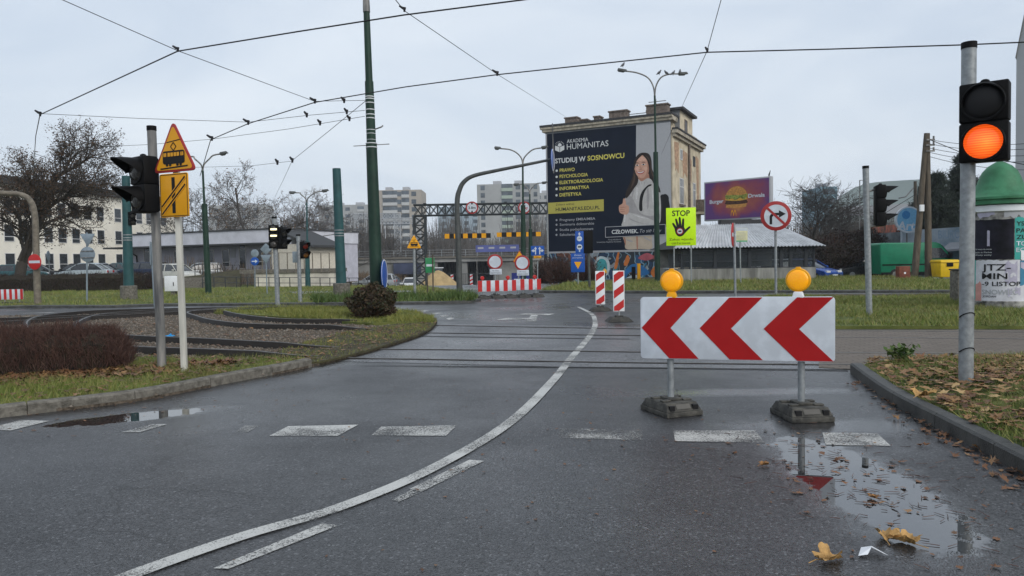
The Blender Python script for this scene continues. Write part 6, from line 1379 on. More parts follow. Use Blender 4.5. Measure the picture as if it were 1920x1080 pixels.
for q in (.05,.3,.55,.8): mb = MB(); w_ = (c1.x-c0.x); mb.box(q*w_,(q+.13)*w_,-.01,-.002,c0.z+.55,c0.z+.85); mb.build('printed_strip', M['pgrey'], s, smooth=0)
for q in (0.02,.5,.98): mb = MB(); mb.box(q*w_-.06,q*w_+.06,.11,.25,-3,c0.z+.5); mb.build('post', M['galv_dark'], s, smooth=0)
# underpass clutter: sand pile, loader, hoarding boards
D = 104; c = at(818,545,D); n_ = 40; s = tag(MB().lathe([(3.6,-.2),(3.0,.5),(1.9,1.5),(.8,2.35),(.25,2.6),(.02,2.65)],28).build('sand_pile', mat('damp_sand',(.36,.26,.13),.95,var=.2,vs=1,bump=.5,bs=5)), 'heap of yellow sand at the mouth of the underpass', 'sand pile'); s.location = (at(822,540,D).x, D, hz(at(822,540,D).x,D))
D = 112; a = at(822,525,D); s = thing('wheel_loader', 'small yellow loader standing behind the sand heap under the bridge', 'loader', Vector((a.x,D,hz(a.x,D))))
ym2 = mat('loader_yellow',(.55,.32,.01),.5,var=.1)
mb = MB(); mb.box(-1.0,1.0,-1.0,2.6,.7,1.6); mb.box(-.85,.85,1.2,2.7,1.6,2.1); mb.build('body', ym2, s, bevel=.08); mb = MB(); mb.frustum((-.75,.75,-.5,1.1),(-.65,.65,-.3,1.0),1.6,3.0); mb.build('cab', M['glass'], s); mb = MB(); mb.box(-.75,.75,-.45,1.1,3.003,3.12); mb.build('cab_roof', M['white'], s)
mb = MB(); mb.frustum((-1.2,1.2,-2.6,-2.0),(-1.2,1.2,-2.9,-1.6),.3,1.1); mb.build('bucket', M['galv_dark'], s)
for sx in (-1,1):
    for y in (-.6,1.8): mb = MB(Matrix.Translation((sx*.95,y,.6)) @ Matrix.Rotation(math.pi/2,4,'Y')); mb.lathe([(.25,-.2),(.58,-.2),(.6,.2),(.25,.2)],18); mb.build('wheel', M['tyre'], s)
D = 106
for i, q in enumerate((848,884)):
    a = at(q,540,D); s = thing('guide_board', ('far striped post left of the underpass pillar','far striped post right of the underpass pillar')[i], 'guide board', Vector((a.x,D,hz(a.x,D))))
    mb = MB(); mb.box(-.2,.2,-.03,.03,.3,2.0); mb.build('board', M['signwhite'], s)
    for k in range(3): deco(s, IDM, [(-.2,.4+k*.55),(.2,.6+k*.55),(.2,.85+k*.55),(-.2,.65+k*.55)], M['brightred'], -.032, 'red_stripe')
    mb = MB(); mb.box(-.25,.25,-.25,.25,0,.15); mb.build('foot', M['blackrub'], s)
s = thing('construction_fence', 'dark mesh fence panels closing the mouth of the underpass', 'fence', Vector((0,116,hz(-10,116))))
for q0,q1 in ((800,845),(846,890),(891,935)):
    xa, xb = at(q0,500,116).x, at(q1,500,116).x; mb = MB(); mb.tube([(xa,0,0),(xa,0,2),(xb,0,2),(xb,0,0)],.05,6)
    for k in range(1,10): x = xa+(xb-xa)*k/10; mb.tube([(x,0,.1),(x,0,2)],.018,4)
    mb.build('fence_panel', M['gantry'], s)
s = thing('info_board', 'dark blue information board behind the red lamps of the striped barrier', 'board', foot(975,548,0,45)); c = at(976,519,45)-s.location; mb = MB(); mb.box(c.x-.55,c.x+.55,-.03,.03,c.z-.28,c.z+.25); mb.build('board', mat('dark_blue_board',(.02,.03,.16),.5), s); mb = MB(); mb.tube([(c.x,.06,0),(c.x,.06,c.z)],.03,6); mb.build('post', M['galv_dark'], s); deco(s, IDM, rrect(c.x-.4,c.x+.4,c.z-.18,c.z-.12,.01), M['signwhite'], -.032, 'text_line')
# catenary portals
M['portal'] = mat('pale_steel_lattice',(.40,.42,.44),.6,.2)
def portal(label, px0, px1, yb, yt, D, cw):
    a = at(px0,yb,D); s = thing('catenary_portal', label, 'portal', Vector((a.x,D,0)), 0, 'railway catenary portals'); L = at(px1,yb,D).x-a.x; zt = at(px0,yt,D).z; zb = at(px0,yb,D).z
    lattice(0,cw,zb,zt,-.25,.25,'z',12,.05).build('column', M['portal'], s); lattice(L-cw,L,zb,zt,-.25,.25,'z',12,.05).build('column', M['portal'], s); lattice(0,L,zt-1.0,zt,-.25,.25,'x',14,.05).build('beam', M['portal'], s)
    for q in (.3,.6): mb = MB(); mb.tube([(L*q,0,zt-1),(L*q,0,zt-3.6)],.07,6); mb.build('hanger', M['portal'], s)
portal('white lattice railway portal left of the tall green pole', 662, 752, 480, 401, 138, 1.1)
portal('nearer white lattice railway portal between the green pole and the truss column', 695, 790, 478, 410, 132, .9)
portal('white lattice railway portal behind the teal pole', 592, 636, 470, 415, 145, .8)
# ---------------------------------------------------------------- wires
def wire(label, pts, r=.012, clamps=(), sag=0, group=None, name='overhead_wire', cat='wire'):
    P = [at(x,y,D) for x,y,D in pts]; c = P[0].copy(); s = thing(name, label, cat, c, 0, group)
    out = []
    for a, b in zip(P,P[1:]):
        for i in range(8): t = i/8; q = a.lerp(b,t); q.z -= sag*4*t*(1-t); out.append(q-c)
    out.append(P[-1]-c); mb = MB(); mb.tube(out, r, 6); mb.build('cable', M['wire'], s)
    for x, y, D, dx in clamps:
        q = at(x,y,D)-c; k = D/1371; mb = MB(); mb.tube([q+Vector((-9*k*dx,0,7*k)), q+Vector((-3*k*dx,0,3*k)), q+Vector((2*k*dx,0,2*k))],[1.6*k,2.4*k,2.6*k],6); mb.tube([q+Vector((1*k*dx,0,4*k)),q+Vector((0,0,-4*k))],[2.6*k,1.8*k],6); mb.build('clamp', M['wire'], s)
    return s
cwD = lambda y, H=497: 5.9  # contact wire height about six metres
wire('contact wire rising from the big bare tree to the upper edge of the picture', [(62,345,52),(64,300,36),(67,255,27),(75,215,20.5),(333,96,14.6),(560,59,13.4),(758,28,12.8),(978,0,12.2),(1400,-60,11)], .013, ((333,93,14.6,1),(75,214,20.5,1)))
wire('long contact wire from the green pole to the right edge, above the poster building', [(375,330,32),(395,262,24.5),(465,232,22.3),(590,192,20.3),(760,163,19),(932,140,18),(1326,98,16.2),(1560,92,15.6),(1810,84,15),(1990,76,14.6)], .014, ((590,190,20.3,1),(932,138,18,1),(1326,95,16.2,.4),(465,230,22.3,1),(397,260,24.5,1)))
wire('span wire from the top left corner down to the tall green pole', [(60,-22,13),(118,0,13.4),(333,95,14.6),(590,190,20.3),(640,189,20.9),(687,188,21)], .007, ((645,189,20.9,.6),))
wire('span wire from the upper edge down across to the poster building', [(700,-40,12.2),(742,0,12.4),(758,20,12.8),(932,139,18),(1062,220,58)], .007, ((758,18,12.8,1),))
wire('thin span wire falling steeply from the upper edge behind the tall street lamp', [(1360,-40,15.5),(1352,0,15.8),(1326,95,16.2),(1281,195,30),(1240,290,57)], .008)
wire('span wire running level from the bare tree to the tall pole upper bracket', [(75,213,20.5),(260,222,21.3),(465,229,22.3),(580,216,21.5),(684,207,21)], .007, ((575,216,21.5,.5),(650,210,21.1,.5)))
wire('span wire from behind the triangle sign to the tall pole lower bracket', [(150,277,26),(280,271,25.5),(397,261,24.5),(540,242,22.6),(684,218,21)], .007, ((600,231,22,.5),(655,223,21.3,.5)))
wire('thin stay wire slanting from the green pole down to the trees at left', [(687,188,21),(620,243,25),(548,301,31),(530,340,40),(515,370,60)], .009, ((548,301,31,.5),))
wire('short thin wire left of the green pole running to the lower left clamp', [(548,302,31),(505,307,32),(470,311,33),(360,314,36)], .008, ((520,305,31.5,.4),))
wire('thin wires behind the near hooded signal at the far left', [(60,286,40),(180,330,42),(280,352,44)], .012)
for i, q in enumerate(WP[:5]):
    e_ = at(1990,(255,273,292,308,322)[i],30); wire(('top','second','third','fourth','lowest')[i]+' of five telephone wires running right from the leaning wooden poles', [(1744,262+i*8,40.3),(1990,(262,273,287,300,318)[i],30)], .014, sag=.25, group='telephone wires at the right')
wire('dark drooping cable from the wooden poles behind the orange signal', [(1744,262,40.2),(1800,285,40),(1990,322,30)], .022)
# wooden pole low voltage cable left
wire('faint cable from the farther wooden pole toward the slim signal pole', [(1716,365,61.8),(1600,436,62)], .025)
# ---------------------------------------------------------------- vegetation
def prisms(P0, P1, R0, R1, k=3):
    P0, P1 = np.asarray(P0,float), np.asarray(P1,float); R0 = np.broadcast_to(np.asarray(R0,float),(len(P0),)); R1 = np.broadcast_to(np.asarray(R1,float),(len(P0),))
    d = P1-P0; d /= np.linalg.norm(d,axis=1,keepdims=True)+1e-9
    ref = np.where(np.abs(d[:,2:3])<.9, [[0,0,1.]], [[1.,0,0]]); a = np.cross(d,ref); a /= np.linalg.norm(a,axis=1,keepdims=True)+1e-9; b = np.cross(d,a)
    V = []
    for P, Rr in ((P0,R0),(P1,R1)):
        for i in range(k): t = 2*math.pi*i/k; V.append(P+(a*math.cos(t)+b*math.sin(t))*Rr[:,None])
    V = np.stack(V,1).reshape(-1,3); n = len(P0); base = (np.arange(n)*2*k)[:,None]
    Fc = np.concatenate([base+np.array([[i,(i+1)%k,k+(i+1)%k,k+i]]) for i in range(k)])
    return V, Fc
def quads(C, size, m, name, parent=None, flat=.0, ratio=1.5):
    """small pointed leaves at centres C"""
    n = len(C); nrm = rng.normal(size=(n,3)); nrm[:,2] = np.abs(nrm[:,2])+flat*4; nrm /= np.linalg.norm(nrm,axis=1,keepdims=True)
    a = np.cross(nrm, rng.normal(size=(n,3))); a /= np.linalg.norm(a,axis=1,keepdims=True)+1e-9; b = np.cross(nrm,a)
    s_ = (np.asarray(size)*rng.uniform(.6,1.3,n))[:,None]
    V = np.stack([C-a*s_*ratio*.5, C+b*s_*.4+nrm*s_*.1, C+a*s_*ratio*.5, C-b*s_*.4+nrm*s_*.1],1).reshape(-1,3)
    return npmesh(name, V, np.arange(n*4).reshape(-1,4), m, parent)
def tree(label, base, H, spread, seed, trunk_r=.2, kids=(7,6,5,4), leaves=0, leafm=None, leaf=.08, bark='bark', fork=.25, up=.25, lean=(0,0), name='bare_tree', group='bare trees in the background', ang=(28,58), twig=.012):
    r_ = random.Random(seed); S = []; tips = []
    s = thing(name, label, 'tree', base, 0, group)
    def perp(d): v = Vector((r_.gauss(0,1),r_.gauss(0,1),r_.gauss(0,1))); v -= d*v.dot(d); return v.normalized()
    def br(p, d, L, r, lev):
        n = 4 if lev < 2 else 3; step = L/n; pts = [p]; rr = [r]
        for i in range(n):
            d = (d+perp(d)*r_.uniform(.05,.24)+Vector((0,0,up*(.35 if lev else .1)))*.5).normalized(); p = p+d*step; r2 = max(twig*.5, r*(1-.55*(i+1)/n) if lev else r*(1-.35*(i+1)/n))
            pts.append(p); rr.append(r2)
        for i in range(n): S.append((pts[i],pts[i+1],rr[i],rr[i+1],lev))
        if lev >= len(kids): tips.append(pts[-1]); tips.append(pts[-2]); return
        for i in range(kids[lev]):
            t = fork+(1-fork)*(i+.6)/kids[lev] if lev == 0 else .22+.78*(i+r_.random())/kids[lev]
            k = min(int(t*n),n-1); q = pts[k].lerp(pts[k+1], t*n-k); dd = (pts[k+1]-pts[k]).normalized(); an = math.radians(r_.uniform(*ang)); dv = (dd*math.cos(an)+perp(dd)*math.sin(an)).normalized()
            Lc = (spread*.52*(1.1-.35*t) if lev == 0 else L*r_.uniform(.42,.68)); br(q, dv, Lc, max(twig*.7,rr[k]*(.55 if lev else .5)), lev+1)
    d0 = Vector((lean[0],lean[1],1)).normalized(); br(Vector((0,0,-.3)), d0, H*.8, trunk_r, 0)
    mz = max(q[1].z for q in S); f_ = H/mz; 
    for nm, sel, k in (('trunk',[q for q in S if q[4]==0],8),('crown',[q for q in S if q[4]>0],3)):
        P0 = np.array([[q[0].x,q[0].y,q[0].z*f_] for q in sel]); P1 = np.array([[q[1].x,q[1].y,q[1].z*f_] for q in sel])
        V, Fc = prisms(P0,P1,[q[2] for q in sel],[q[3] for q in sel],k); npmesh(nm, V, Fc, M[bark], s, True)
    if leaves:
        T_ = np.array([[q.x,q.y,q.z*f_] for q in tips]); C = T_[rng.integers(0,len(T_),leaves)]+rng.normal(0,.12,(leaves,3)); quads(C, leaf, leafm, 'leaves', s)
    return s
M['lf_dark'] = island_mat('dry_seed_leaves', [(.05,.035,.022),(.09,.055,.03),(.03,.025,.018),(.12,.06,.03)])
M['lf_brown'] = island_mat('brown_leaves', [(.10,.05,.02),(.16,.09,.04),(.06,.035,.02)])
M['lf_green'] = island_mat('shrub_leaves', [(.018,.026,.011),(.04,.04,.016),(.06,.036,.02),(.03,.028,.014),(.09,.055,.03)])
M['lf_purple'] = island_mat('dark_hedge_leaves', [(.025,.018,.016),(.04,.02,.02),(.02,.022,.014),(.05,.03,.022)])
M['twig'] = island_mat('brown_twigs', [(.062,.03,.024),(.105,.052,.04),(.035,.02,.017),(.15,.088,.066)])
M['twig2'] = island_mat('grey_twigs', [(.05,.045,.04),(.085,.075,.065),(.035,.03,.028)])
M['bark3'] = mat('far_grey_bark', (.085,.08,.078), .9, var=.2)
def tb(px_, D): p = at(px_, 500, D); return Vector((p.x, D, hz(p.x,D)))
def th(ytop, px_, D): return at(px_, ytop, D).z-hz(at(px_,500,D).x, D)
tree('big spreading bare tree with dark seed clusters at the left edge', tb(30,50), th(198,60,50), 8.6, 3, .36, (11,9,7,5), 22000, M['lf_dark'], .085, fork=.18, lean=(.05,0), group=None, twig=.015)
for i, (lab, x, D, y, sp, kd, lv, bk) in enumerate((
    ('tall slim bare tree with a few leaves above the grey building roof',464,92,296,7.5,(9,5,5,3),700,'bark2'),
    ('broad bare tree behind the green lamp post at left',396,96,336,10,(8,6,5,3),500,'bark2'),
    ('bare tree between the tall slim tree and the green lamp post',428,112,362,9,(8,6,5,3),300,'bark3'),
    ('bushy bare tree directly above the white bar signal',522,104,360,10,(8,6,5,3),800,'bark2'),
    ('bare tree with brownish twigs above the low fence lamp',566,112,352,10,(8,6,5,3),700,'bark3'),
    ('grey bare tree right of the teal street lamp',612,118,372,10,(8,6,5,3),300,'bark3'),
    ('grey bare tree between the teal pole and the tall green pole',668,122,396,10,(8,6,5,3),200,'bark3'),
    ('bare tree behind the yellow tram triangle sign',352,104,345,10,(8,6,5,3),300,'bark3'),
    ('low dark bare tree behind the truss column',742,140,430,10,(8,6,5,3),400,'bark3'),
    ('low bare tree between truss column and curved mast',812,150,425,9,(8,6,5,3),300,'bark3'),
    ('low bare tree behind the hanging striped bars',868,150,430,10,(8,6,5,3),300,'bark3'),
    ('fan shaped bare tree right of the burger billboard',1508,66,326,10,(12,7,6,4),0,'bark2'),
    ('pale bare tree behind the fan shaped tree near the hall',1560,84,372,10,(9,7,6,3),0,'bark3'),
    ('pale bare tree in front of the green hall, left of the poles',1664,92,400,11,(9,7,6,3),200,'bark3'),
    ('bare tree with brown leaves below the fan shaped tree',1478,60,400,7,(8,6,5,3),500,'bark'),)):
    tree(lab, tb(x,D), th(y,x,D), sp, 20+i, .16, kd, lv, M['lf_brown'], .14, bark=bk, fork=.3, twig=.03 if D > 80 else .024)
def bush(label, c, rx, ry, rz_, leaves, lf, m, twm, ntw, seed, name='bush', core=True, stem=None, group=None, trad=.006, cat='bush'):
    s = thing(name, label, cat, c, 0, group)
    u_ = rng.normal(size=(leaves,3)); u_ /= np.linalg.norm(u_,axis=1,keepdims=True); rr = rng.uniform(.62,1.06,leaves)**.7
    lump = 1+.16*np.sin(u_[:,0]*5+seed)*np.cos(u_[:,1]*4+seed)+.12*np.sin(u_[:,2]*7+u_[:,0]*6)
    C = u_*(rr*lump)[:,None]*[rx,ry,rz_]+[0,0,rz_*.9]; C = C[C[:,2] > .02]
    if leaves: quads(C, lf, m, 'leaves', s)
    if ntw:
        v = rng.normal(size=(ntw,3)); v[:,2] = np.abs(v[:,2])+.2; v /= np.linalg.norm(v,axis=1,keepdims=True); e_ = v*[rx,ry,rz_*1.9]*rng.uniform(.75,1.12,(ntw,1)); b_ = e_*.35+rng.normal(0,.08*rx,(ntw,3)); b_[:,2] = np.abs(b_[:,2])*.6
        V, Fc = prisms(b_, e_, trad, trad*.4, 3); npmesh('twigs', V, Fc, twm, s)
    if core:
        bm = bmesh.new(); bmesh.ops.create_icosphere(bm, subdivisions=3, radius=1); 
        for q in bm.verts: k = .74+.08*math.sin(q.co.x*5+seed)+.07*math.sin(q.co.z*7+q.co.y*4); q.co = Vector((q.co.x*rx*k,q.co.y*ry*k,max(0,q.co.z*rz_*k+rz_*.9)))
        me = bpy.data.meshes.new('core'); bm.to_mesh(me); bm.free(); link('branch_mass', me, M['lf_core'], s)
    return s
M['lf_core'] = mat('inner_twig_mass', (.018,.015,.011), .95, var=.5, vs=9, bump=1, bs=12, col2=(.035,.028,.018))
p = G(693,597,.09); D = p.y+.3
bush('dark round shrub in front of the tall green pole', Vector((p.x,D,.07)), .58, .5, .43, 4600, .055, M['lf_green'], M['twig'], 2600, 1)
for i, (lab, x, D, y0, y1, wd, nl) in enumerate((('dense dark clipped bush behind the slim signal pole at right',1612,55,520,432,1.9,6000),('wide dark bush right of the shed below the bare trees',1560,53,522,440,2.3,6500),('dark bush close to the right end of the shed roof',1506,57,524,452,2.0,5000),
    ('dark purple shrub at the left foot of the poster wall',1050,53,528,478,1.4,420),('dark shrub left of the blue priority sign by the graffiti',1022,55,528,486,1.1,350),('brownish shrub between the blue signs and the white striped boards',1100,55,530,478,1.0,260))):
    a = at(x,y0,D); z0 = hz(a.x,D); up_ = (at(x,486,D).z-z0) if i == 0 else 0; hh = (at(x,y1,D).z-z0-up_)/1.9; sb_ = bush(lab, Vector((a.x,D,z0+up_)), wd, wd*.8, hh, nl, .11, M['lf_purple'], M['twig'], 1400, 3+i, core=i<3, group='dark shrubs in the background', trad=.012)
    if i == 0: mb = MB(); mb.tube([(.1,0,-up_-.2),(-.05,0,-up_*.4),(.1,0,hh*.6)],[.16,.12,.07],8); mb.tube([(-.05,0,-up_*.4),(.6,.1,hh*.5)],[.08,.04],6); mb.build('trunk', M['bark'], sb_)
# pines
def pine(label, x, D, ytop, sp, seed):
    s = thing('pine_tree', label, 'tree', tb(x,D), 0, 'dark pines behind the pavilion'); H = th(ytop,x,D); r_ = np.random.default_rng(seed)
    V, Fc = prisms([[0,0,-.3]],[[0,0,H]],.2,.03,8); npmesh('trunk', V, Fc, M['bark'], s, True)
    n = 150; z = r_.uniform(.12,1,n)*H; L = sp*(1.02-z/H)**.75*r_.uniform(.6,1.1,n)+.15; a = r_.uniform(0,6.28,n)
    P0 = np.stack([0*z,0*z,z],1); P1 = np.stack([L*np.cos(a),L*np.sin(a),z-L*.12+.2],1); V, Fc = prisms(P0,P1,.03,.008,3); npmesh('branches', V, Fc, M['bark'], s)
    k = 17000; i = r_.integers(0,n,k); t = r_.uniform(.15,1,k)[:,None]; B = P0[i]*(1-t)+P1[i]*t+r_.normal(0,.12,(k,3)); E = B+r_.normal(0,.2,(k,3))+[0,0,.08]; V, Fc = prisms(B,E,.032,.008,3); npmesh('needles', V, Fc, M['needle'], s)
M['needle'] = island_mat('pine_needles', [(.012,.022,.015),(.022,.035,.022),(.03,.045,.03),(.014,.02,.016)])
pine('tallest dark pine just left of the orange signal pole', 1801, 70, 296, 3.2, 1); pine('middle dark pine behind the leaning wooden poles', 1756, 68, 330, 3.8, 2); pine('smaller dark pine right of the far wooden pole', 1733, 72, 352, 3.4, 3); pine('dark pine behind the bell roof of the advertising column', 1842, 72, 340, 3.2, 4)
# hedges
def hedge(label, A, B, dep, z0, zt, n, rad, m, seed, name='hedge', wob=.08, core=.88):
    s = thing(name, label, 'hedge', A, 0); d = B-A; d.z = 0; L = d.length; u_ = d/L; nn = Vector((-u_.y,u_.x,0)); H = zt-z0
    mb = MB(); N = 24; K = []
    for i in range(N+1):
        f_ = i/N; k = core+.05*math.sin(i*2.1+seed)-.0; e_ = min(1,(min(i,N-i)/2.2+.12)); q = u_*L*f_
        for a_, b_ in ((-.5,0),(-.5,.75),(-.3,1),(.3,1),(.5,.75),(.5,0)): K.append(tuple(q+nn*dep*a_*.86*e_**.5+Vector((0,0,max(0,H*b_*k*e_**.5)))))
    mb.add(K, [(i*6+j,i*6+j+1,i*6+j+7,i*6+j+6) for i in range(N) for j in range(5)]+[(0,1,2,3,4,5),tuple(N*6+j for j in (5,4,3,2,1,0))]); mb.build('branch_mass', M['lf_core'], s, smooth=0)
    t = rng.uniform(0,1,n); o_ = rng.uniform(-.5,.5,n); zz = rng.uniform(.05,.85,n)**.8*H
    edge0 = np.minimum(1,(np.minimum(t,1-t)*L/.4)**.6+.3)*(1-.5*np.abs(o_*2)**2.5)
    b_ = np.outer(t*L,[u_.x,u_.y,0])+np.outer(o_*dep,[nn.x,nn.y,0]); b_[:,2] = zz*edge0
    e_ = b_+np.stack([rng.normal(0,.09,n),rng.normal(0,.09,n),rng.uniform(.12,.34,n)],1)*H*.9; edge = np.minimum(1,(np.minimum(t,1-t)*L/.4)**.6+.35)*(.94+.07*np.sin(t*L*3.1+seed)+.05*np.sin(t*L*7.3))*(1-.45*np.abs(o_*2)**2.5); e_[:,2] = np.minimum(e_[:,2], H*edge*(1+rng.normal(0,wob,n)))
    V, Fc = prisms(b_,e_,rad,rad*.45,3); npmesh('twigs', V, Fc, m, s); return s
A = at(-60,548,44); B = at(287,546,43); hedge('long dark brown clipped hedge in front of the parked cars', Vector((A.x,44.5,.09)), Vector((B.x,43.5,.09)), 1.0, .09, at(120,511,44).z, 9000, .016, M['lf_purple'], 2)
A = G(-330,760,.1); B = G(222,690,.1); A = Vector((-8.6,8.75,.1)); B = Vector((at(226,690,9.85).x,10.15,.1))
nb = hedge('near dark brown twiggy hedge bush beside the kerb at the left', A, B, .95, .1, at(110,603,9.7).z, 26000, .0035, M['twig'], 1, wob=.13, core=.70)
# scrub on the railway bank
n = 7000; X_ = rng.uniform(-32,-17,n); Y_ = rng.uniform(66,122,n); Z_ = h(X_,Y_); b_ = np.stack([X_,Y_,Z_],1); e_ = b_+np.stack([rng.normal(0,.5,n),rng.normal(0,.5,n),rng.uniform(.5,2.3,n)],1)
V, Fc = prisms(b_,e_,.035,.012,3); tag(npmesh('scrub', V, Fc, island_mat('dry_scrub',[(.11,.075,.045),(.16,.11,.065),(.07,.05,.035),(.2,.15,.09)])), 'dry brown scrub on the railway bank', 'scrub', kind='stuff')
n = 9000; X_ = rng.uniform(-62,28,n); Y_ = rng.uniform(134,160,n); b_ = np.stack([X_,Y_,0*X_-1],1); e_ = b_+np.stack([rng.normal(0,1.2,n),rng.normal(0,1,n),rng.uniform(4,9.5,n)*(1+.3*np.sin(X_*.4))],1)
V, Fc = prisms(b_,e_,.06,.02,3); tag(npmesh('thicket', V, Fc, island_mat('grey_thicket',[(.10,.095,.09),(.14,.13,.12),(.07,.065,.062)])), 'grey bare thicket along the railway', 'thicket', kind='stuff')
n = 7000; X_ = rng.uniform(22,75,n); Y_ = rng.uniform(72,100,n); b_ = np.stack([X_,Y_,0*X_],1); e_ = b_+np.stack([rng.normal(0,.6,n),rng.normal(0,.6,n),rng.uniform(2,5.5,n)],1)
V, Fc = prisms(b_,e_,.05,.015,3); tag(npmesh('thicket', V, Fc, island_mat('grey_brown_thicket',[(.09,.08,.072),(.13,.115,.10),(.065,.055,.05)])), 'grey brown bare thicket below the pale hall', 'thicket', kind='stuff')
# grass
def grass(name, poly, n, zf, h0, h1, wd, m, label, dens=None):
    P = scatter(poly, n); k = rng.uniform(size=len(P)); q = np.sin(P[:,0]*1.7+np.sin(P[:,1]*1.3)*2)*np.cos(P[:,1]*1.9+P[:,0]*.6); P = P[rng.uniform(size=len(P)) < .62+.45*q]
    if dens is not None: P = P[rng.uniform(size=len(P)) < dens(P)]
    n = len(P); Z = zf(P[:,0],P[:,1]); B = np.stack([P[:,0],P[:,1],Z],1); a = rng.uniform(0,6.28,n); sd = np.stack([np.cos(a),np.sin(a),0*a],1)*(wd*rng.uniform(.5,1.2,n))[:,None]
    q = np.sin(P[:,0]*1.7+np.sin(P[:,1]*1.3)*2)*np.cos(P[:,1]*1.9+P[:,0]*.6)
    H_ = rng.uniform(h0,h1,n)*(1+.45*q); ln = np.stack([rng.normal(0,.55,n)*H_,rng.normal(0,.55,n)*H_,H_],1)
    V = np.stack([B-sd,B+sd,B+ln],1).reshape(-1,3); o = npmesh(name, V, np.arange(n*3).reshape(-1,3), m); tag(o, label, 'grass', kind='stuff'); return o
M['grass'] = island_mat('grass_blades', [(.07,.125,.018),(.13,.19,.03),(.19,.21,.045),(.27,.24,.075),(.10,.16,.025),(.34,.28,.12)], .6, patch=(.17,.13,.06))
M['grass_y'] = island_mat('yellowing_grass', [(.10,.14,.025),(.19,.20,.04),(.26,.24,.06),(.14,.17,.03),(.30,.25,.09)], .6, patch=(.12,.14,.03), ps=1.5)
M['weeds'] = island_mat('weed_leaves', [(.05,.10,.02),(.085,.14,.03),(.04,.07,.018),(.12,.15,.04)], .6)
cz0 = lambda z: (lambda x,y: z+h(x,y))
grass('grass', strip, 42000, cz0(.09), .03, .10, .0035, M['grass'], 'short green grass along the left kerb')
grass('grass', wedge, 22000, cz0(.085), .05, .14, .008, M['grass_y'], 'yellowing grass on the wedge round the dark shrub')
front2 = [p_.xy for p_ in i2s] + [(-1.5,30),(-2.6,34),(-5,42),(-9,46),(-42,46),(-42,29)]
grass('grass', front2, 75000, cz0(.085), .04, .14, .013, M['grass'], 'grass on the wide verge beyond the side road')
grass('grass', [(-7,25.7),(-1.3,25.3),(-1.3,27.8),(-3,29),(-8,29)], 7000, cz0(.085), .12, .34, .02, M['weeds'], 'leafy weeds on the island round the curved mast')
i3f = [p_.xy for p_ in i3s[:4]]+[(22,36),(22,44),(3.5,44),(2.6,40)]
grass('grass', i3f, 55000, cz0(.095), .05, .17, .015, M['grass'], 'rough grass in front of the poster wall and the shed')
grass('grass', i4, 90000, cz0(.055), .035, .13, .009, M['grass'], 'grass strip behind the tram slabs at right')
VP = [q for q in verge if True]
vf = lambda x,y: np.array([float(vh(a_,b_)) for a_,b_ in zip(x,y)])
vnear = kro+[(7.5,-1),(10,2.5),(10,9)]+vback
grass('grass', vnear, 60000, vf, .03, .11, .0045, M['grass'], 'grass among leaves round the near right signal pole')
grass('grass', dirt_poly, 6000, cz0(.055), .015, .06, .005, M['grass_y'], 'thin mossy grass on the soil nose of the tram island')
# weeds at kerb edges
for x, y, z, k in ((1700,684,.18,70),(1688,690,.16,60),(1655,694,.13,50),(1790,684,.2,25),(1890,684,.2,25)):
    pass
# ballast stones
n = 26000; P = scatter([q for q in isl], n); keep = ~inpoly(P, np.array([(q[0],q[1]) for q in strip])) & ~inpoly(P, np.array([(q[0],q[1]) for q in dirt_poly])) & ~inpoly(P, np.array([(q[0],q[1]) for q in wedge])); P = P[keep]; P = P[P[:,0] > -18]; n = len(P)
oct_ = np.array([(1,0,0),(-1,0,0),(0,1,0),(0,-1,0),(0,0,1),(0,0,-1)],float); of = np.array([(0,2,4),(2,1,4),(1,3,4),(3,0,4),(2,0,5),(1,2,5),(3,1,5),(0,3,5)])
V = oct_[None]*rng.uniform(.014,.038,(n,1,1))*rng.uniform(.6,1.3,(n,6,3)); a = rng.uniform(0,6.28,n); ca, sa = np.cos(a)[:,None], np.sin(a)[:,None]; X2 = V[...,0]*ca-V[...,1]*sa; Y2 = V[...,0]*sa+V[...,1]*ca
V = np.stack([X2+P[:,0:1],Y2+P[:,1:2],V[...,2]*.8+.034],-1).reshape(-1,3); Fc = (of[None]+(np.arange(n)*6)[:,None,None]).reshape(-1,3)
tag(npmesh('ballast', V, Fc, island_mat('ballast_stones', [(.10,.08,.06),(.17,.145,.115),(.07,.054,.04),(.22,.195,.165),(.12,.085,.058)], .85)), 'grey brown ballast stones between the tram rails', 'ballast', kind='stuff')
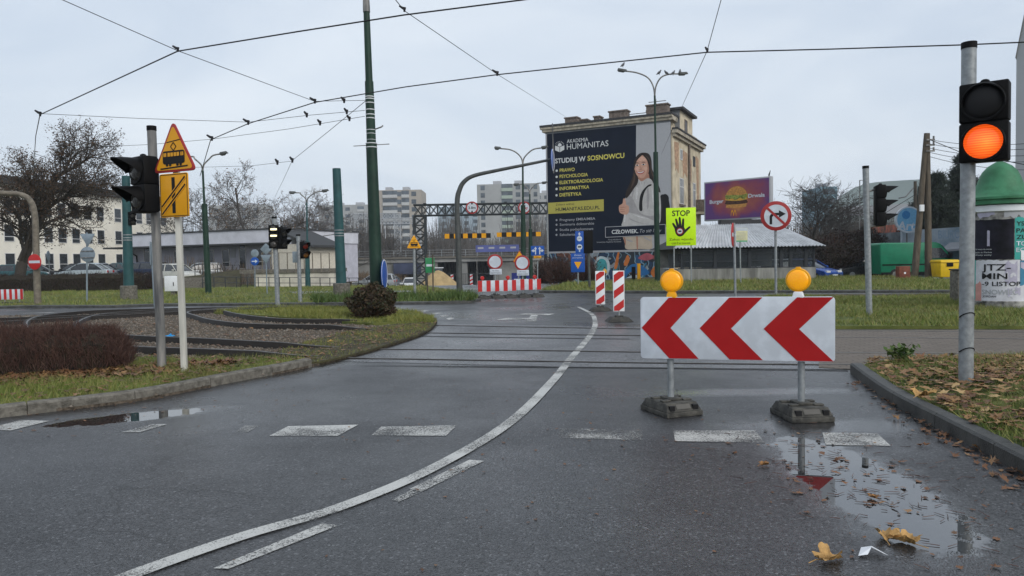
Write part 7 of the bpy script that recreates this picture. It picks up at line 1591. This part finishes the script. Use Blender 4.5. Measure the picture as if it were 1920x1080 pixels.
# fallen leaves
LO = np.array([(-.5,0),(-.28,.2),(-.34,.42),(-.05,.3),(.1,.52),(.2,.24),(.52,.26),(.36,.03),(.52,-.24),(.2,-.22),(.1,-.5),(-.05,-.28),(-.34,-.4),(-.28,-.18)])
def leaves(name, P, Z, s0, s1, m, label, curl=.35):
    n = len(P); S_ = rng.uniform(s0,s1,n)[:,None]; a = rng.uniform(0,6.28,n)[:,None]; jr = rng.uniform(.55,1.2,(n,14)); asp = rng.uniform(.55,1.0,n)[:,None]; x = LO[None,:,0]*S_*jr*1.1; y = LO[None,:,1]*S_*jr*asp; cv = rng.uniform(0,curl,n)[:,None]
    z = (np.abs(y)*cv*1.6+np.maximum(0,x)*cv*.8)+rng.uniform(0,.16,(n,14))*S_*(.3+cv*2); tx = rng.normal(0,.25,n)[:,None]; z = z+x*tx*.5
    ca, sa = np.cos(a), np.sin(a); V = np.stack([x*ca-y*sa+P[:,0:1], x*sa+y*ca+P[:,1:2], z-z.min(1,keepdims=True)+Z[:,None]],-1)
    C = V.mean(1,keepdims=True)-[0,0,.0]; V = np.concatenate([V,C],1).reshape(-1,3); b_ = (np.arange(n)*15)[:,None,None]
    Fc = (np.array([(i,(i+1)%14,14) for i in range(14)])[None]+b_).reshape(-1,3); o = npmesh(name, V, Fc, m); tag(o, label, 'leaves', kind='stuff'); return o
M['leaf'] = island_mat('fallen_leaf', [(.17,.085,.032),(.30,.175,.07),(.10,.045,.022),(.40,.27,.12),(.20,.09,.04),(.07,.034,.02),(.24,.13,.055),(.11,.06,.03)], .6)
M['leafdark'] = island_mat('wet_dark_leaf', [(.11,.052,.025),(.20,.095,.042),(.065,.034,.02),(.27,.15,.065)], .5)
P = scatter(vnear, 15000); P = P[rng.uniform(size=len(P)) < .62+.5*np.sin(P[:,0]*2.3)*np.cos(P[:,1]*2.9)]
leaves('leaf_litter', P, vf(P[:,0],P[:,1])+.035, .05, .15, M['leaf'], 'brown and tan fallen leaves on the right verge')
P = np.stack([rng.uniform(A.x,B.x+1.4,3000)]*2,1); t_ = (P[:,0]-A.x)/(B.x-A.x); P[:,1] = A.y+(B.y-A.y)*t_-.42-np.abs(rng.normal(0,.30,len(P))); P = P[inpoly(P, np.array([(q[0],q[1]) for q in strip]))]
leaves('leaf_litter', P, np.full(len(P),.115), .07, .16, M['leafdark'], 'wet brown leaves heaped along the foot of the near hedge bush', .5)
P = scatter(strip, 900); leaves('leaf_litter', P, np.full(len(P),.13), .05, .12, M['leafdark'], 'scattered brown leaves in the grass along the left kerb')
P = scatter(dirt_poly, 420); leaves('leaf_litter', P, np.full(len(P),.07), .04, .10, M['leafdark'], 'few dark leaves on the soil nose')
P = scatter(isl, 1800); P = P[P[:,0] > -14]; leaves('leaf_litter', P, np.full(len(P),.06), .04, .11, M['leafdark'], 'brown leaves among the ballast stones')
# along the right kerb and in the puddle
kk = np.array([(q.x,q.y) for q in kr[3:27]]); i_ = rng.integers(0,len(kk)-1,150); tt = rng.uniform(size=(150,1)); P = kk[i_]*(1-tt)+kk[i_+1]*tt; P[:,0] -= np.abs(rng.normal(.03,.12,150))
leaves('leaf_litter', P, np.full(len(P),.005), .03, .09, M['leafdark'], 'dark wet leaves lying in the gutter of the right kerb', .6)
c_ = G(1620,920); P = np.stack([rng.normal(c_.x+.1,.36,110),rng.normal(c_.y+.1,.75,110)],1); leaves('leaf_litter', P, np.full(len(P),.004), .02, .065, M['leafdark'], 'bits of leaf floating in the right puddle', .15)
P = np.stack([rng.uniform(-1.5,3.2,260),rng.uniform(3.3,10,260)],1); leaves('leaf_litter', P, np.full(len(P),.004), .015, .04, M['leafdark'], 'tiny leaf scraps on the wet road', .15)
P = np.stack([rng.uniform(-5.2,-2.2,160),rng.uniform(6.4,10.5,160)],1); P = P[~inpoly(P, np.array([(q[0],q[1]) for q in isl]))]; leaves('leaf_litter', P, np.full(len(P),.004), .015, .05, M['leafdark'], 'small dark scraps on the road by the left kerb', .15)
# twigs in the puddle
n = 190; P = np.stack([rng.normal(c_.x+.15,.42,n),rng.normal(c_.y+.1,.8,n),np.full(n,.006)],1); n = len(P); a = rng.uniform(0,3.14,n); L_ = rng.uniform(.02,.10,n); E_ = P+np.stack([np.cos(a)*L_,np.sin(a)*L_,rng.uniform(0,.008,n)],1); V, Fc = prisms(P,E_,.0022,.0012,4); tag(npmesh('twig_litter', V, Fc, M['twig']), 'thin dark twigs and stalks lying in the right puddle', 'twigs', kind='stuff')
def big_leaf(label, px_, py_, size, rz_, m):
    p = G(px_,py_,.01); s_ = size*.62; N, K = 44, 4; sd_ = random.uniform(0,9); mb = MB(); V = [(0,0,.006)]
    for k in range(1,K+1):
        for j in range(N):
            a = 2*math.pi*j/N; lob = .50+.5*abs(math.cos(a*2.5))**.8*(1 if math.cos(a) > -.75 else .45)+.05*math.sin(a*17+sd_); r = s_*lob*k/K
            fold = abs(math.sin(a))*r*.42*(1+.4*math.sin(sd_+a*2)); cur = (k/K)**2*s_*.3*(.5+.5*math.sin(a*3+sd_)); V.append((r*math.cos(a)*1.1,r*math.sin(a)*.85,.006+fold+cur+.012*math.sin(a*9+k*2+sd_)*s_*6))
    Fc = [(0,1+j,1+(j+1)%N) for j in range(N)]+[(1+(k-1)*N+j,1+k*N+j,1+k*N+(j+1)%N,1+(k-1)*N+(j+1)%N) for k in range(1,K) for j in range(N)]
    mb.add(V,Fc); mb.tube([(-.02,0,.01),(-s_*.7,.01,.012),(-s_*1.35,.0,.006)],.0022,5); o = mb.build('fallen_leaf', m, None); o.location = (p.x,p.y,.002); o.rotation_euler = (0,0,rz_); tag(o,label,'leaf',group='large single leaves on the road'); return
ltan = mat('tan_dry_leaf',(.42,.25,.09),.65,var=.3,vs=20,bump=.4,bs=60); lbr = mat('brown_dry_leaf',(.26,.13,.045),.65,var=.3,vs=20,bump=.4,bs=60)
for q in (('tan curled leaf left of the white paper scrap at the bottom',1551,1049,.13,.3,ltan),('curled tan leaf above the white paper scrap in the puddle',1664,1008,.12,1.2,ltan),('tan leaf at the right, next to another behind the paper scrap',1700,1015,.13,2.2,ltan),('small brown leaf left of the right puddle',1432,871,.07,.5,lbr),('brown leaf on the puddle beyond the paper scrap',1637,932,.06,2.0,lbr),('brown leaf in the gutter by the right kerb end',1840,842,.12,1.0,lbr),('tan leaf standing on the verge near the kerb',1728,737,.2,.6,ltan)): big_leaf(*q)
bpy.data.objects['fallen_leaf.006'].location = (at(1730,737,6.55).x,6.55,.2)
p = G(1632,1040,.0); mb = MB(); mb.add([(-.075,-.03,.004),(-.02,.055,.012),(.03,.05,.02),(.075,-.035,.004),(.045,-.04,.018),(.01,.01,.03),(-.03,-.035,.012)],[(0,6,5,1),(1,5,2),(5,4,3,2)]); o = mb.build('paper_scrap', M['white'], None, smooth=0); o.location = (p.x,p.y,.004); tag(o,'crumpled white paper scrap lying in the right puddle','paper')
def rag(name, label, cat, px_, py_, z, s_, m, D=None):
    p = G(px_,py_,z); bm = bmesh.new(); bmesh.ops.create_icosphere(bm, subdivisions=3, radius=s_)
    for v in bm.verts: k = .75+.35*math.sin(v.co.x*40+1)*math.cos(v.co.y*37)+.15*math.sin(v.co.z*60); v.co = Vector((v.co.x*k,v.co.y*k,max(0,v.co.z*.6*k)))
    me = bpy.data.meshes.new(name); bm.to_mesh(me); bm.free(); o = link(name, me, m); o.location = (p.x,p.y,z-.01); tag(o,label,cat)
rag('crumpled_bag','crumpled bright blue bag on the ballast behind the signal pole','litter',319,630,.05,.10,mat('blue_bag',(.02,.25,.55),.4))
rag('crumpled_paper','small white paper on the ballast right of the white post','litter',405,639,.05,.06,M['white']); rag('crumpled_paper','yellow crumpled scrap on the gravel near the road','litter',619,640,.06,.07,mat('yellow_scrap',(.7,.42,.1),.5))
# weeds sprouting beside the slabs at right
def sprout(label, x, y, D, hgt, n, k):
    c = at(x,y,D); c.z = float(vh(c.x,c.y)) if c.y < 9.4 else .01; s = thing('weed_tuft', label, 'weed', c); a = rng.uniform(0,6.28,n); L_ = rng.uniform(.4,1,n)*hgt; B_ = np.stack([rng.normal(0,.05*k,n),rng.normal(0,.05,n),0*a],1); E_ = B_+np.stack([np.cos(a)*L_*.5,np.sin(a)*L_*.5,L_],1)
    V, Fc = prisms(B_,E_,.004,.001,3); npmesh('stems', V, Fc, M['weeds'], s); quads(np.repeat(E_,3,0)+rng.normal(0,.025,(3*n,3)), .05, M['weeds'], 'leaves', s)
sprout('larger green weed tuft at the back of the right verge near the kerb end', 1690, 684, 9.2, .18, 45, 1.3)
# ---------------------------------------------------------------- person by the graffiti
def skin_mesh(name, V, E, R_, m, parent):
    me = bpy.data.meshes.new(name); me.from_pydata(V, E, []); o = link(name, me, m, parent); md = o.modifiers.new('skin','SKIN'); 
    for i, r in enumerate(R_): me.skin_vertices[0].data[i].radius = (r if isinstance(r,tuple) else (r,r))
    me.skin_vertices[0].data[0].use_root = True; md.use_smooth_shade = True; sb = o.modifiers.new('sub','SUBSURF'); sb.levels = 1; sb.render_levels = 2; return o
D = 53; p = at(1134,530,D); zf = hz(p.x,D); zh_ = at(1134,501,D).z-zf; 
s = thing('person', 'person in a yellow jacket walking along the graffiti wall', 'person', Vector((p.x,D,zf)), .5); k = zh_/1.75
J = [(0,0,.95),(0,0,1.15),(0,0,1.38),(0,0,1.5),(0,-.02,1.6),(0,-.02,1.70), (-.18,0,1.40),(-.24,.02,1.14),(-.22,-.14,.94),(-.22,-.2,.84), (.18,0,1.40),(.25,-.02,1.14),(.22,-.16,.98),(.2,-.22,.90), (-.09,0,.88),(-.11,-.06,.48),(-.11,.06,.08),(-.11,-.08,.04),(.09,0,.88),(.11,.04,.48),(.11,.16,.10),(.11,.04,.04)]
Ed = [(0,1),(1,2),(2,3),(3,4),(4,5),(2,6),(6,7),(7,8),(8,9),(2,10),(10,11),(11,12),(12,13),(0,14),(14,15),(15,16),(16,17),(0,18),(18,19),(19,20),(20,21)]
Rr = [.13,.12,.13,.06,.095,.07,.06,.05,.038,.035,.06,.05,.038,.035,.09,.06,.042,.04,.09,.06,.042,.04]
S_ = lambda L: [tuple(c*k for c in q) for q in L]
skin_mesh('body', S_(J), Ed, [r*k for r in Rr], mat('skin_tone',(.45,.27,.19),.6), s)
ji = [0,1,2,3,6,7,8,10,11,12]; mp_ = {a_:b_ for b_,a_ in enumerate(ji)}
skin_mesh('jacket', S_([J[i] for i in ji[:3]]+[(0,0,1.46)]+[J[i] for i in ji[4:]]), [(mp_[a_],mp_[b_]) for a_,b_ in Ed if a_ in mp_ and b_ in mp_], [r*k for r in (.19,.18,.185,.08,.09,.078,.06,.09,.078,.06)], mat('yellow_jacket',(.62,.34,.02),.7), s)
ti = [0,14,15,16,18,19,20]; mp_ = {a_:b_ for b_,a_ in enumerate(ti)}
skin_mesh('trousers', S_([J[i] for i in ti]), [(mp_[a_],mp_[b_]) for a_,b_ in Ed if a_ in mp_ and b_ in mp_], [r*k for r in (.15,.11,.08,.07,.11,.08,.07)], mat('dark_trousers',(.02,.022,.03),.8), s)
mb = MB(Matrix.Translation((0,-.01*k,1.70*k))); mb.lathe([(.105*k,-.06*k),(.11*k,0),(.09*k,.06*k),(.03*k,.09*k)],14); mb.build('hair', M['hair'], s)
# ---------------------------------------------------------------- haze
mb = MB(); mb.box(-420,420,-60,420,-6,60); hz_o = mb.build('haze', None, None, smooth=0); hz_o['kind'] = 'stuff'
hm_ = bpy.data.materials.new('haze_air'); hm_.use_nodes = True; nt = hm_.node_tree; nt.nodes.clear()
pv = nd(nt, 'ShaderNodeVolumePrincipled', {'Color':(.86,.91,.97,1), 'Density':.00035, 'Anisotropy':.2}); o_ = nd(nt, 'ShaderNodeOutputMaterial'); nt.links.new(pv.outputs[0], o_.inputs['Volume']); hz_o.data.materials.append(hm_)
for o in COL.objects:
    l = o.get('label')
    if l and len(l.split()) > 16: print('LONG', len(l.split()), l)
